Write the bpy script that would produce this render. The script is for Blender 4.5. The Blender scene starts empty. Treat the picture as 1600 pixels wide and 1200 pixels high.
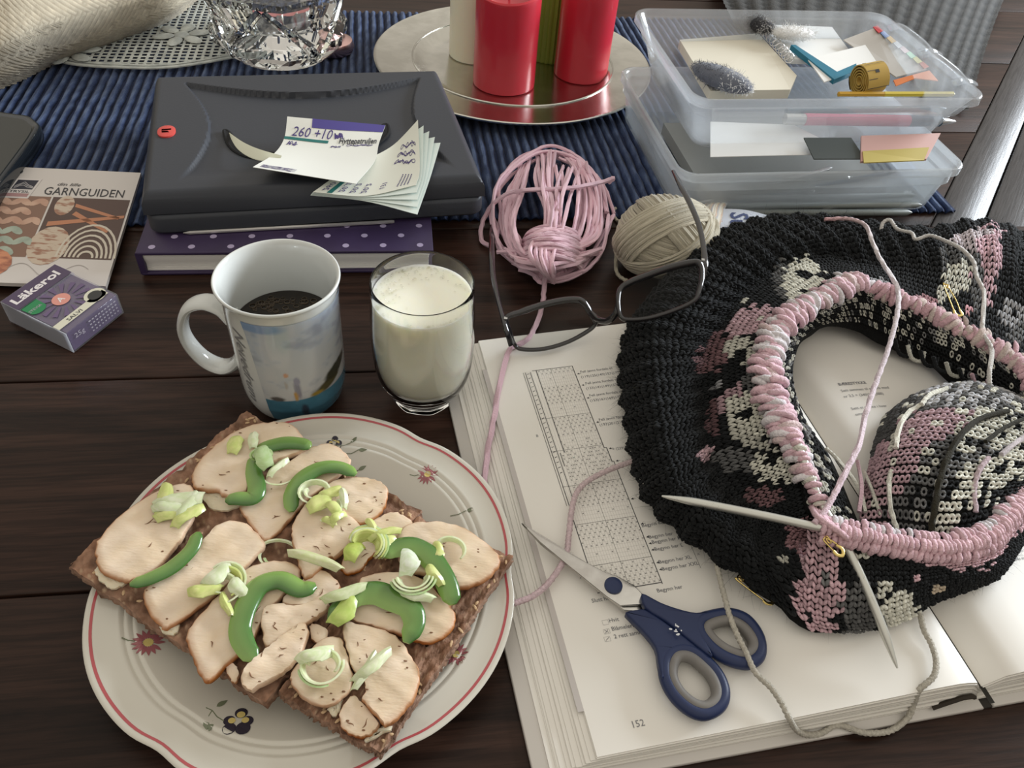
import bpy, math, random
import numpy as np
from mathutils import Matrix, Vector
from mathutils.geometry import tessellate_polygon

sc = bpy.context.scene
col = sc.collection
rng = np.random.default_rng(7)
random.seed(7)
pi = math.pi

# ------------------------------------------------------------ camera (lengths in cm, scaled to metres on linking)
F_PX, PITCH, ROLL, CAM_H = 1220.0, math.radians(45.5), math.radians(6), 40.0
fw = np.array([0, math.cos(PITCH), -math.sin(PITCH)])
_rt = np.array([1.0, 0, 0]); _up = np.cross(_rt, fw)
CR = _rt*math.cos(ROLL) + _up*math.sin(ROLL)
CU = -_rt*math.sin(ROLL) + _up*math.cos(ROLL)
cd = bpy.data.cameras.new('camera'); co = bpy.data.objects.new('camera', cd); col.objects.link(co)
cd.sensor_width = 36; cd.lens = 36*F_PX/1600; cd.clip_start = 0.02; cd.clip_end = 60
M = Matrix(((CR[0], CU[0], -fw[0], 0), (CR[1], CU[1], -fw[1], 0), (CR[2], CU[2], -fw[2], CAM_H*.01), (0, 0, 0, 1)))
co.matrix_world = M
sc.camera = co

# ------------------------------------------------------------ world, window light, exposure
w = bpy.data.worlds.new('room_light'); sc.world = w; w.use_nodes = True
wn = w.node_tree.nodes; wl = w.node_tree.links
bg = wn['Background']
tcw = wn.new('ShaderNodeTexCoord'); sepw = wn.new('ShaderNodeSeparateXYZ')
rmp = wn.new('ShaderNodeValToRGB')
wl.new(tcw.outputs['Generated'], sepw.inputs[0]); wl.new(sepw.outputs['Z'], rmp.inputs[0])
rmp.color_ramp.elements[0].position = 0.0; rmp.color_ramp.elements[0].color = (.28, .24, .20, 1)
rmp.color_ramp.elements[1].position = 0.7; rmp.color_ramp.elements[1].color = (.92, .86, .76, 1)
wl.new(rmp.outputs[0], bg.inputs['Color']); bg.inputs['Strength'].default_value = 0.8

def area(name, loc, target, size, power, colour):
    ld = bpy.data.lights.new(name, 'AREA'); ld.shape = 'RECTANGLE'; ld.size, ld.size_y = size
    ld.energy = power; ld.color = colour
    o = bpy.data.objects.new(name, ld); col.objects.link(o)
    o.location = loc
    o.rotation_euler = (Vector(target)-Vector(loc)).to_track_quat('-Z', 'Y').to_euler()
    return o
area('window_light', (2.25, 1.85, 0.80), (0.05, .5, 0), (1.3, .9), 118, (.86, .93, 1.0))
sc.view_settings.view_transform = 'Standard'; sc.view_settings.look = 'None'
sc.view_settings.exposure = 0.15; sc.view_settings.gamma = 1.0; sc.view_settings.use_curve_mapping = False

# ------------------------------------------------------------ geometry helpers
def at(px, py, h=0.0):
    """point (cm) on the horizontal plane z=h seen at a photo pixel"""
    d = fw + CR*(px-800)/F_PX - CU*(py-600)/F_PX
    return np.array([0, 0, CAM_H]) + d*((h-CAM_H)/d[2])

def pj(P):
    P = np.asarray(P, float)-np.array([0, 0, CAM_H]); d = P@fw
    return np.stack([800+F_PX*(P@CR)/d, 600-F_PX*(P@CU)/d], -1)

def pts(l): return np.array([at(*p) for p in l])

def unit(v): v = np.asarray(v, float); return v/np.maximum(np.linalg.norm(v, axis=-1, keepdims=True), 1e-9)

def cr(P, n, closed=False):
    """Catmull-Rom through P, n samples per span (vector valued, works on any trailing shape)"""
    P = np.asarray(P, float); N = len(P)
    if closed: Q = np.concatenate([P[-1:], P, P[:2]]); spans = N
    else:
        if N == 2: return np.array([P[0]+(P[1]-P[0])*t for t in np.linspace(0, 1, n+1)])
        Q = np.concatenate([[2*P[0]-P[1]], P, [2*P[-1]-P[-2]]]); spans = N-1
    out = []
    for i in range(spans):
        a, b, c, d = Q[i:i+4]
        for t in np.arange(n)/n:
            out.append(.5*((2*b)+(-a+c)*t+(2*a-5*b+4*c-d)*t*t+(-a+3*b-3*c+d)*t**3))
    if not closed: out.append(P[-1])
    return np.array(out)

class MB:
    def __init__(s): s.v = []; s.f = []; s.c = []; s.n = 0; s.m = []
    def add(s, v, f, c=None, m=0):
        v = np.asarray(v, float).reshape(-1, 3)
        s.v.append(v); s.f += [tuple(int(i)+s.n for i in q) for q in f]; s.m += [m]*len(f)
        if c is None: c = (1, 1, 1)
        c = np.asarray(c, float)
        if c.ndim == 3: c = c.reshape(-1, 3)
        if c.ndim == 1: c = np.tile(c[:3], (len(v), 1))
        s.c.append(c); s.n += len(v); return s
    def box(s, lo, hi, c=None, fr=None, m=0):
        x0, y0, z0 = lo; x1, y1, z1 = hi
        v = np.array([(x, y, z) for z in (z0, z1) for x, y in ((x0, y0), (x1, y0), (x1, y1), (x0, y1))], float)
        if fr is not None: v = xf(fr, v)
        return s.add(v, [(3, 2, 1, 0), (4, 5, 6, 7), (0, 1, 5, 4), (1, 2, 6, 5), (2, 3, 7, 6), (3, 0, 4, 7)], c, m)
    def tube(s, P, r, n=8, closed=False, c=None, twist=0.0, lobes=0, lob=.16, cap=True, flat=1.0, m=0, up=None):
        P = np.asarray(P, float); N = len(P); r = np.broadcast_to(np.asarray(r, float), (N,))
        if closed: T = unit(np.roll(P, -1, 0)-np.roll(P, 1, 0))
        else: T = unit(np.gradient(P, axis=0))
        a = np.array(up if up is not None else (0, 0, 1.0), float)
        if abs(a@T[0]) > .95: a = np.array([1.0, 0, 0])
        U = np.zeros_like(P); u = unit(a-T[0]*(a@T[0])); U[0] = u
        for i in range(1, N):
            if up is not None: u = unit(a-T[i]*(a@T[i]))
            else: u = unit(u-T[i]*(u@T[i]))
            U[i] = u
        W = np.cross(T, U)
        L = np.concatenate([[0], np.cumsum(np.linalg.norm(np.diff(P, axis=0), axis=1))])
        th = np.arange(n)/n*2*pi
        ang = np.tile(th, (N, 1))
        rad = np.tile(r[:, None], (1, n))
        if lobes: rad = rad*(1+lob*np.cos(lobes*(ang-(twist*L)[:, None])))
        V = P[:, None]+U[:, None]*(rad*np.cos(ang)*flat)[..., None]+W[:, None]*(rad*np.sin(ang))[..., None]
        if c is not None and np.ndim(c) == 2: c = np.repeat(np.asarray(c), n, axis=0)
        f = []
        for i in range(N if closed else N-1):
            j = (i+1) % N
            for k in range(n): f.append((i*n+k, i*n+(k+1) % n, j*n+(k+1) % n, j*n+k))
        if cap and not closed: f += [tuple(range(n-1, -1, -1)), tuple((N-1)*n+k for k in range(n))]
        return s.add(V, f, c, m)
    def lathe(s, prof, c=(0, 0, 0), n=64, fn=None, colr=None, m=0, close=False):
        """prof: [(r,z)], fn(theta,r,z)->(r,z)"""
        prof = np.array(prof, float); th = np.arange(n)/n*2*pi
        r = np.tile(prof[:, 0:1], (1, n)); z = np.tile(prof[:, 1:2], (1, n))
        if fn: r, z = fn(np.tile(th, (len(prof), 1)), r, z)
        V = np.stack([c[0]+r*np.cos(th), c[1]+r*np.sin(th), c[2]+z], -1)
        f = []; N = len(prof)
        for i in range(N if close else N-1):
            j = (i+1) % N
            for k in range(n): f.append((i*n+k, i*n+(k+1) % n, j*n+(k+1) % n, j*n+k))
        if not close:
            if prof[0, 0] > 1e-4: f.append(tuple(range(n-1, -1, -1)))
            if prof[-1, 0] > 1e-4: f.append(tuple((N-1)*n+k for k in range(n)))
        if colr is not None and np.ndim(colr) == 2: colr = np.repeat(np.asarray(colr), n, axis=0)
        return s.add(V, f, colr, m)
    def grid(s, V, c=None, m=0, closeu=False):
        a, b = V.shape[:2]; f = []
        for i in range(a if closeu else a-1):
            j = (i+1) % a
            for k in range(b-1): f.append((i*b+k, j*b+k, j*b+k+1, i*b+k+1))
        if c is not None and np.ndim(c) == 3: c = np.asarray(c).reshape(-1, 3)
        return s.add(V, f, c, m)
    def prism(s, out, z0, z1, c=None, bev=0.0, m=0, fr=None):
        """vertical prism over outline (n,2|3) with small bevel"""
        o = np.asarray(out, float)[:, :2]; n = len(o)
        ar = .5*np.sum(o[:, 0]*np.roll(o[:, 1], -1)-np.roll(o[:, 0], -1)*o[:, 1])
        if ar < 0: o = o[::-1]
        t = unit(np.roll(o, -1, 0)-np.roll(o, 1, 0)); nrm = np.stack([t[:, 1], -t[:, 0]], -1)
        lev = [(0, z0), (0, z1)] if bev <= 0 else [(bev, z0), (0, z0+bev), (0, z1-bev), (bev*.35, z1-bev*.3), (bev, z1)]
        V = np.concatenate([np.column_stack([o-nrm*d, np.full(n, z)]) for d, z in lev])
        if fr is not None: V = xf(fr, V)
        tri = tessellate_polygon([[Vector((p[0], p[1], 0)) for p in o]])
        m_ = (len(lev)-1)*n; f = []
        for a_, b_, c_ in tri:
            q = np.cross(o[b_]-o[a_], o[c_]-o[a_]); a_, b_, c_ = (a_, b_, c_) if q > 0 else (a_, c_, b_)
            f += [(m_+a_, m_+b_, m_+c_), (c_, b_, a_)]
        for i in range(len(lev)-1):
            for k in range(n): f.append((i*n+k, i*n+(k+1) % n, (i+1)*n+(k+1) % n, (i+1)*n+k))
        return s.add(V, f, c, m)
    def ball(s, c, r, nu=10, nv=7, colr=None, m=0, fr=None):
        r = np.broadcast_to(np.asarray(r, float), (3,))
        th = np.arange(nu)/nu*2*pi; ph = np.linspace(-pi/2, pi/2, nv+2)[1:-1]
        V = [(0, 0, -1)]+[(math.cos(p)*math.cos(t), math.cos(p)*math.sin(t), math.sin(p)) for p in ph for t in th]+[(0, 0, 1)]
        V = np.array(V)*r
        if fr is not None: V = V@np.array(fr)
        V = V+np.array(c)
        f = [(0, 1+(k+1) % nu, 1+k) for k in range(nu)]
        for i in range(nv-1):
            for k in range(nu): a = 1+i*nu; f.append((a+k, a+(k+1) % nu, a+nu+(k+1) % nu, a+nu+k))
        a = 1+(nv-1)*nu
        f += [(a+k, a+(k+1) % nu, a+nu) for k in range(nu)]
        return s.add(V, f, colr, m)

def xf(fr, v):
    """fr = (origin, ex, ey, ez)"""
    o, x, y, z = [np.asarray(a, float) for a in fr]
    v = np.asarray(v, float)
    return o+v[..., 0:1]*x+v[..., 1:2]*y+v[..., 2:3]*z

WORLD = {}
def mk(name, mb, mat, parent=None, smooth=True, label=None, cat=None, group=None, kind=None, ang=40):
    me = bpy.data.meshes.new(name)
    V = np.concatenate(mb.v)*.01; C = np.concatenate(mb.c)
    if parent is not None: org = WORLD[parent.name]
    else: org = np.array([(V[:, 0].min()+V[:, 0].max())/2, (V[:, 1].min()+V[:, 1].max())/2, V[:, 2].min()])
    me.from_pydata((V-org).tolist(), [], mb.f)
    ca = me.color_attributes.new('Col', 'FLOAT_COLOR', 'POINT')
    ca.data.foreach_set('color', np.column_stack([C, np.ones(len(C))]).ravel())
    ms = mat if isinstance(mat, (list, tuple)) else [mat]
    for m in ms: me.materials.append(m)
    if len(ms) > 1: me.polygons.foreach_set('material_index', mb.m)
    if smooth:
        me.polygons.foreach_set('use_smooth', [True]*len(me.polygons))
        if ang: me.set_sharp_from_angle(angle=math.radians(ang))
    me.update()
    o = bpy.data.objects.new(name, me); col.objects.link(o)
    if parent is not None: o.parent = parent; WORLD[o.name] = org
    else: o.location = org; WORLD[o.name] = org
    tag(o, label, cat, group, kind)
    return o

def tag(o, label=None, cat=None, group=None, kind=None):
    if label: o['label'] = label
    if cat: o['category'] = cat
    if group: o['group'] = group
    if kind: o['kind'] = kind
    return o

def thing(name, loc, label, cat, group=None):
    o = bpy.data.objects.new(name, None); o.empty_display_size = .01; col.objects.link(o)
    loc = np.asarray(loc, float)*.01; o.location = loc; WORLD[o.name] = loc
    return tag(o, label, cat, group)

# ------------------------------------------------------------ materials
def mat(name, c=(.8, .8, .8), rough=.5, metal=0.0, attr=False, c2=None, ns=10.0, nstretch=(1, 1, 1), bump=0.0, bs=60.0, spec=.5,
        coat=0.0, sss=0.0, sss_r=(1, .6, .4), sheen=0.0, trans=0.0, ior=1.45, alpha=1.0, ramp=(.4, .6), detail=4, anis=0, emis=None, bstretch=(1, 1, 1), dist=0.0):
    m = bpy.data.materials.new(name); m.use_nodes = True
    nt = m.node_tree; b = nt.nodes['Principled BSDF']; L = nt.links
    b.inputs['Roughness'].default_value = rough; b.inputs['Metallic'].default_value = metal
    b.inputs['Specular IOR Level'].default_value = spec; b.inputs['IOR'].default_value = ior
    b.inputs['Coat Weight'].default_value = coat; b.inputs['Coat Roughness'].default_value = .08
    b.inputs['Transmission Weight'].default_value = trans; b.inputs['Alpha'].default_value = alpha
    if sheen: b.inputs['Sheen Weight'].default_value = sheen; b.inputs['Sheen Roughness'].default_value = .5
    if sss:
        b.inputs['Subsurface Weight'].default_value = sss; b.inputs['Subsurface Radius'].default_value = sss_r
        b.inputs['Subsurface Scale'].default_value = .008
    tc = nt.nodes.new('ShaderNodeTexCoord')
    src = None
    if attr:
        a = nt.nodes.new('ShaderNodeAttribute'); a.attribute_name = 'Col'; src = a.outputs['Color']
    if c2 is not None:
        mp = nt.nodes.new('ShaderNodeMapping'); mp.inputs['Scale'].default_value = nstretch
        L.new(tc.outputs['Object'], mp.inputs[0])
        n = nt.nodes.new('ShaderNodeTexNoise'); n.inputs['Scale'].default_value = ns; n.inputs['Detail'].default_value = detail
        n.inputs['Distortion'].default_value = dist
        L.new(mp.outputs[0], n.inputs['Vector'])
        r = nt.nodes.new('ShaderNodeMapRange'); r.inputs[1].default_value = ramp[0]; r.inputs[2].default_value = ramp[1]
        L.new(n.outputs['Fac'], r.inputs[0])
        mx = nt.nodes.new('ShaderNodeMix'); mx.data_type = 'RGBA'
        L.new(r.outputs[0], mx.inputs[0])
        if attr:
            mx.blend_type = 'MULTIPLY'; L.new(src, mx.inputs[6]); mx.inputs[7].default_value = (*c2, 1)
        else:
            mx.inputs[6].default_value = (*c, 1); mx.inputs[7].default_value = (*c2, 1)
        src = mx.outputs[2]
    if src is not None: L.new(src, b.inputs['Base Color'])
    else: b.inputs['Base Color'].default_value = (*c, 1)
    if bump:
        mp2 = nt.nodes.new('ShaderNodeMapping'); mp2.inputs['Scale'].default_value = bstretch
        L.new(tc.outputs['Object'], mp2.inputs[0])
        n2 = nt.nodes.new('ShaderNodeTexNoise'); n2.inputs['Scale'].default_value = bs; n2.inputs['Detail'].default_value = 3
        L.new(mp2.outputs[0], n2.inputs['Vector'])
        bp = nt.nodes.new('ShaderNodeBump'); bp.inputs['Strength'].default_value = bump; bp.inputs['Distance'].default_value = .001
        L.new(n2.outputs['Fac'], bp.inputs['Height']); L.new(bp.outputs[0], b.inputs['Normal'])
    if emis: b.inputs['Emission Color'].default_value = (*emis[0], 1); b.inputs['Emission Strength'].default_value = emis[1]
    return m

def clear_plastic(name, tint=(.92, .95, .97), opac=.2, rough=.12, refl=.45, rmin=.04):
    m = bpy.data.materials.new(name); m.use_nodes = True
    nt = m.node_tree; nt.nodes.clear(); L = nt.links
    o = nt.nodes.new('ShaderNodeOutputMaterial'); t = nt.nodes.new('ShaderNodeBsdfTransparent'); t.inputs[0].default_value = (*tint, 1)
    p = nt.nodes.new('ShaderNodeBsdfPrincipled'); p.inputs['Base Color'].default_value = (.86, .9, .93, 1); p.inputs['Roughness'].default_value = rough
    tl = nt.nodes.new('ShaderNodeBsdfTranslucent'); tl.inputs[0].default_value = (.9, .93, .96, 1)
    mm = nt.nodes.new('ShaderNodeMixShader'); mm.inputs[0].default_value = .5; L.new(p.outputs[0], mm.inputs[1]); L.new(tl.outputs[0], mm.inputs[2])
    gl = nt.nodes.new('ShaderNodeBsdfGlossy'); gl.inputs['Roughness'].default_value = rough*.6
    lw = nt.nodes.new('ShaderNodeLayerWeight'); lw.inputs[0].default_value = .5
    fp = nt.nodes.new('ShaderNodeMath'); fp.operation = 'POWER'; fp.inputs[1].default_value = 3.5; L.new(lw.outputs['Facing'], fp.inputs[0])
    fr = nt.nodes.new('ShaderNodeMapRange'); fr.inputs[3].default_value = rmin; fr.inputs[4].default_value = refl; L.new(fp.outputs[0], fr.inputs[0])
    m1 = nt.nodes.new('ShaderNodeMixShader'); m1.inputs[0].default_value = opac; L.new(t.outputs[0], m1.inputs[1]); L.new(mm.outputs[0], m1.inputs[2])
    m2 = nt.nodes.new('ShaderNodeMixShader'); L.new(fr.outputs[0], m2.inputs[0]); L.new(m1.outputs[0], m2.inputs[1]); L.new(gl.outputs[0], m2.inputs[2])
    L.new(m2.outputs[0], o.inputs[0]); return m

def glass(name, c=(1, 1, 1), ior=1.45, rough=0.0):
    m = bpy.data.materials.new(name); m.use_nodes = True
    b = m.node_tree.nodes['Principled BSDF']; b.inputs['Base Color'].default_value = (*c, 1)
    b.inputs['Transmission Weight'].default_value = 1; b.inputs['Roughness'].default_value = rough; b.inputs['IOR'].default_value = ior
    return m

INK = mat('ink', (.05, .05, .055), .7)
INK_GREY = mat('grey_ink', (.2, .2, .21), .7)
_font_cache = {}
def text_tris(s, shear=0.0, bold=0.0):
    key = (s, shear, bold)
    if key in _font_cache: return _font_cache[key]
    cu = bpy.data.curves.new('lettering', 'FONT'); cu.body = s; cu.resolution_u = 2; cu.shear = shear; cu.offset = bold
    o = bpy.data.objects.new('lettering', cu); col.objects.link(o)
    me = o.to_mesh()
    V = np.array([v.co[:] for v in me.vertices]); F = [tuple(p.vertices) for p in me.polygons]
    o.to_mesh_clear(); bpy.data.objects.remove(o); bpy.data.curves.remove(cu)
    _font_cache[key] = (V, F); return V, F
def add_text(mb, s, fn, h, x0=0.0, y0=0.0, width=None, shear=0.0, bold=0.0, c=None, m=0):
    """fn maps (n,2) local cm to world points"""
    V, F = text_tris(s, shear, bold)
    if len(V) == 0: return
    k = h/.72
    kx = k if width is None else width/(V[:, 0].max())
    P = np.column_stack([x0+V[:, 0]*kx, y0+V[:, 1]*k])
    mb.add(fn(P), F, c, m)
def stroke(mb, P, w, fn, c=None, m=0):
    """flat pen stroke, P (n,2) local"""
    P = np.asarray(P, float); T = unit(np.gradient(P, axis=0)); N = np.stack([-T[:, 1], T[:, 0]], -1)
    A = fn(P+N*w/2); B = fn(P-N*w/2); n = len(P)
    mb.add(np.concatenate([A, B]), [(i, n+i, n+i+1, i+1) for i in range(n-1)], c, m)
# ============================================================ STRUCTURE: table, floor
ANG = math.radians(11.0)
TX = np.array([math.cos(ANG), math.sin(ANG), 0]); TY = np.array([-math.sin(ANG), math.cos(ANG), 0]); UZ = np.array([0, 0, 1.0])

def wood_mat(name, c1, c2, rough, across=(1, 1, 1), rot=0.0):
    m = bpy.data.materials.new(name); m.use_nodes = True
    nt = m.node_tree; b = nt.nodes['Principled BSDF']; L = nt.links; N = nt.nodes.new
    tc = N('ShaderNodeTexCoord'); mp = N('ShaderNodeMapping'); mp.inputs['Rotation'].default_value = (0, 0, rot)
    mp2 = N('ShaderNodeMapping'); mp2.inputs['Scale'].default_value = (1.4, 16, 1)
    L.new(tc.outputs['Object'], mp.inputs[0]); L.new(mp.outputs[0], mp2.inputs[0])
    n = N('ShaderNodeTexNoise'); n.inputs['Scale'].default_value = 1.6; n.inputs['Detail'].default_value = 7; n.inputs['Distortion'].default_value = 1.6
    n.inputs['Roughness'].default_value = .62
    L.new(mp2.outputs[0], n.inputs[0])
    mp3 = N('ShaderNodeMapping'); mp3.inputs['Scale'].default_value = (12, 260, 1); L.new(mp.outputs[0], mp3.inputs[0])
    n2 = N('ShaderNodeTexNoise'); n2.inputs['Scale'].default_value = 2; n2.inputs['Detail'].default_value = 3; L.new(mp3.outputs[0], n2.inputs[0])
    r = N('ShaderNodeValToRGB'); r.color_ramp.elements[0].position = .33; r.color_ramp.elements[0].color = (*c1, 1)
    r.color_ramp.elements[1].position = .7; r.color_ramp.elements[1].color = (*c2, 1)
    L.new(n.outputs['Fac'], r.inputs[0])
    mx = N('ShaderNodeMix'); mx.data_type = 'RGBA'; mx.blend_type = 'MULTIPLY'; mx.inputs[0].default_value = .55
    r2 = N('ShaderNodeMapRange'); r2.inputs[1].default_value = .38; r2.inputs[2].default_value = .55; r2.inputs[3].default_value = .45; r2.inputs[4].default_value = 1.15
    L.new(n2.outputs['Fac'], r2.inputs[0]); L.new(r.outputs[0], mx.inputs[6]); L.new(r2.outputs[0], mx.inputs[7])
    L.new(mx.outputs[2], b.inputs['Base Color'])
    b.inputs['Roughness'].default_value = rough; b.inputs['Specular IOR Level'].default_value = .18
    bp = N('ShaderNodeBump'); bp.inputs['Strength'].default_value = .25; bp.inputs['Distance'].default_value = .0006
    L.new(n2.outputs['Fac'], bp.inputs['Height']); L.new(bp.outputs[0], b.inputs['Normal'])
    return m

WOOD = wood_mat('dark_stained_wood', (.011, .0055, .0038), (.052, .026, .018), .37, rot=-ANG)
WOOD_END = wood_mat('worn_grey_wood', (.05, .045, .045), (.06, .055, .053), .36, rot=-math.radians(61))

table = thing('dining_table', (0, 50, -74), 'dark brown wooden dining table made of wide planks, carrying everything', 'table')
tfr = (np.array([-34.4, 34.4, 0]), TX, TY, UZ)
# boards run left to right; clipped on the right by the slanting end boards
def tclip(y):   # local x of the slanted end at local y : world line through (42.2,73.2) direction 61 deg
    P0 = np.array([42.2, 73.2]); D = np.array([math.cos(math.radians(61)), math.sin(math.radians(61))])
    o = tfr[0][:2]; # o + x TX + y TY = P0 + s D
    A = np.array([[TX[0], -D[0]], [TX[1], -D[1]]]); b = P0-o-y*TY[:2]
    return np.linalg.solve(A, b)[0]
ys = [-62, -40, -16.4, 0, 17.5, 36, 55, 74, 96]
for i in range(len(ys)-1):
    a, b = ys[i]+.07, ys[i+1]-.07
    out = np.array([(-70, a), (tclip(a)-.1, a), (tclip(b)-.1, b), (-70, b)]) if a > 17 else np.array([(-70, a), (99, a), (99, b), (-70, b)])
    mb = MB().prism(out, -3.0, 0.0, bev=.12, fr=tfr)
    mk('plank', mb, WOOD, table)
mk('underframe', MB().box((-60, -58, -8), (60, 90, -3.1), fr=tfr), WOOD, table)
D61 = np.array([math.cos(math.radians(61)), math.sin(math.radians(61)), 0]); N61 = np.array([D61[1], -D61[0], 0])
efr = (np.array([42.2, 73.2, 0]), D61, N61, UZ)
for a, b, z in ((0.05, 4.2, 0.0), (4.4, 13.4, -.25)):
    e0 = [(-7.7-a*.839, a), (-7.7-b*.839, b)]
    mk('end_board', MB().prism(np.array([e0[0], (70, a), (70, b), e0[1]]), -3.2, z, bev=.15, fr=efr), WOOD_END, table)
for lx, ly in ((-60, -50), (-60, 85), (40, 85), (40, -50)):
    mk('leg', MB().box((lx-4, ly-4, -74), (lx+4, ly+4, -8.1), fr=tfr), WOOD, table)
floor_m = mat('floor_boards', (.05, .042, .036), .5, c2=(.03, .026, .022), ns=4)
tag(mk('floor', MB().box((-260, -200, -78), (320, 330, -74)), floor_m), kind='structure')

# ============================================================ RUNNER
RUN_C = mat('blue_cotton', attr=True, rough=.95, c2=(.42, .47, .58), ns=190, nstretch=(1, .25, 1), ramp=(.35, .62), bump=.5, bs=500, sheen=.1, spec=.1)
RA = math.radians(12.1)
RX = np.array([math.cos(RA), math.sin(RA), 0]); RY = np.array([-math.sin(RA), math.cos(RA), 0])
rfr = (np.array([-32.7, 53.1, 0]), RX, RY, UZ)
runner = thing('table_runner', (-5, 80, 0), 'dark blue ribbed cotton table runner lying across the far half of the table', 'table runner')
mk('backing', MB().box((-40, .3, 0.02), (76.2, 46.6, .22), c=(.02, .03, .075), fr=rfr), RUN_C, runner)
protos = []
for k in range(6):
    mb = MB(); n = 44
    yy = np.concatenate([[0.0, .02, .15], np.linspace(.5, 46.6, n), [46.95, 47.0]])
    zz = np.concatenate([[.16, .34, .48], .50+.04*rng.standard_normal(n), [.34, .16]])
    xx = .06*np.cumsum(rng.standard_normal(len(yy)))*.35; xx -= np.linspace(0, xx[-1], len(xx))
    wv = .33*(1+.12*rng.standard_normal(len(yy)))
    prof = np.array([(-1.25, -.9), (-.8, -.1), (-.3, .9), (.3, .95), (.8, 0), (1.25, -.9)])
    V = np.zeros((len(yy), 6, 3)); C = np.zeros((len(yy), 6, 3))
    for i in range(len(yy)):
        V[i, :, 0] = xx[i]+prof[:, 0]*wv[i]*1.12; V[i, :, 1] = yy[i]; V[i, :, 2] = zz[i]*.6+prof[:, 1]*.2+.08
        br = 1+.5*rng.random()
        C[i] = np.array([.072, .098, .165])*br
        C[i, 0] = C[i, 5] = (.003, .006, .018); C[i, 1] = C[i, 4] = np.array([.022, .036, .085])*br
    protos.append((V, C))
rib_meshes = []
for k in range(126):
    x = -39.6+k*.92
    if k < 6:
        V, C = protos[k]
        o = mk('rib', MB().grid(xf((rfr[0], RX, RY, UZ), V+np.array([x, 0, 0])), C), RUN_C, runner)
        rib_meshes.append((o, x))
    else:
        s_, x0 = rib_meshes[int(rng.integers(6))]
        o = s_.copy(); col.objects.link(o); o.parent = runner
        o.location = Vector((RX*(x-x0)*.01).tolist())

# ============================================================ CUSHION, DOILY, BLANKET (far edge)
LINEN = mat('beige_basket_weave', (.60, .55, .44), .95, attr=True, bump=.4, bs=900, sheen=.2, spec=.1)
mb = MB()
ctrl = []
rows = [  # from the front contact edge to the back, each left to right
    [(-160, 175, .6), (0, 139, .6), (90, 99, .7), (190, 62, .9), (270, 30, 1.0), (330, -20, 1.2), (380, -70, 1.5)],
    [(-170, 140, 2.6), (-5, 112, 2.8), (85, 78, 3.0), (182, 44, 3.1), (262, 14, 3.1), (322, -36, 3.2), (372, -86, 3.2)],
    [(-180, 70, 5.5), (-20, 50, 6.5), (65, 22, 7.0), (160, -8, 6.8), (240, -34, 6.2), (300, -76, 5.4), (350, -120, 4.6)],
    [(-200, -30, 7.5), (-40, -50, 9.0), (50, -70, 9.5), (140, -90, 9.2), (220, -110, 8.0), (280, -140, 6.5), (330, -170, 5)],
    [(-220, -180, 6), (-60, -190, 8.0), (30, -200, 8.5), (120, -205, 8.0), (200, -210, 7.0), (262, -220, 5.5), (310, -235, 4)],
    [(-230, -230, .5), (-70, -240, .5), (25, -250, .5), (115, -255, .5), (195, -258, .5), (258, -262, .5), (305, -268, .5)]]
G = np.array([pts(r) for r in rows]); G = cr(G, 15); G = cr(G.transpose(1, 0, 2), 22).transpose(1, 0, 2)
# basket weave relief: alternate over/under blobs
ni, nj = G.shape[:2]
Gn = unit(np.cross(np.gradient(G, axis=1), np.gradient(G, axis=0))); Gn *= np.sign(Gn[..., 2:3]+1e-6)
ii, jj = np.meshgrid(np.arange(ni), np.arange(nj), indexing='ij')
hh = np.where((ii+jj) % 2 == 0, .14, -.08)+.02*rng.standard_normal((ni, nj))
colr = np.where(((ii+jj) % 2 == 0)[..., None], np.array([.62, .55, .42]), np.array([.42, .36, .27]))*(1+.08*rng.standard_normal((ni, nj, 1)))
mk('cushion', MB().grid(G+Gn*hh[..., None], colr), LINEN, label='beige basket-weave cushion at the far left corner of the table', cat='cushion', ang=0)

DOILY = mat('pale_grey_cotton', (.52, .54, .50), .95, c2=(.38, .40, .38), ns=60, bump=.6, bs=400)
doily = thing('doily', (-38, 88, .8), 'pale grey crocheted doily with flower motif between cushion and crystal candle holder', 'doily')
dfr = (at(230, 106, .95), RX, RY, UZ)
edge = cr(np.array([(-13, 4.0), (-8, .9), (-3, .1), (2, .2), (7, 2.2), (10.5, 4.6), (12.5, 9), (12, 15), (6, 20), (-4, 22), (-12, 18), (-15, 10)]), 10, closed=True)
P3 = xf(dfr, np.column_stack([edge, np.full(len(edge), .0)]))
mb = MB().tube(P3, .26, 6, closed=True, flat=.5)
inner = edge*0+edge.mean(0)+(edge-edge.mean(0))*.93
mb.tube(xf(dfr, np.column_stack([inner, np.zeros(len(inner))])), .22, 6, closed=True, flat=.5)
mk('edging', mb, DOILY, doily)
mb = MB()
def inside(p, poly):
    c = False; n = len(poly); j = n-1
    for i in range(n):
        if ((poly[i, 1] > p[1]) != (poly[j, 1] > p[1])) and p[0] < (poly[j, 0]-poly[i, 0])*(p[1]-poly[i, 1])/(poly[j, 1]-poly[i, 1])+poly[i, 0]: c = not c
        j = i
    return c
for k in range(40):
    for ax in (0, 1):
        t = -16+k*.82; run = []
        for s in np.arange(-16, 24, .35):
            p = (t, s) if ax == 0 else (s, t+4)
            if inside(p, inner): run.append(p)
            else:
                if len(run) > 2: mb.tube(xf(dfr, np.column_stack([run, np.full(len(run), .02*ax)])), .17, 5, flat=.5)
                run = []
        if len(run) > 2: mb.tube(xf(dfr, np.column_stack([run, np.full(len(run), .02*ax)])), .17, 5, flat=.5)
mk('mesh_ground', mb, DOILY, doily, kind='stuff')
_f = xf((np.zeros(3), RX, RY, UZ), np.eye(3)); _fp = at(284, 55, 1.1)-dfr[0]
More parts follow.
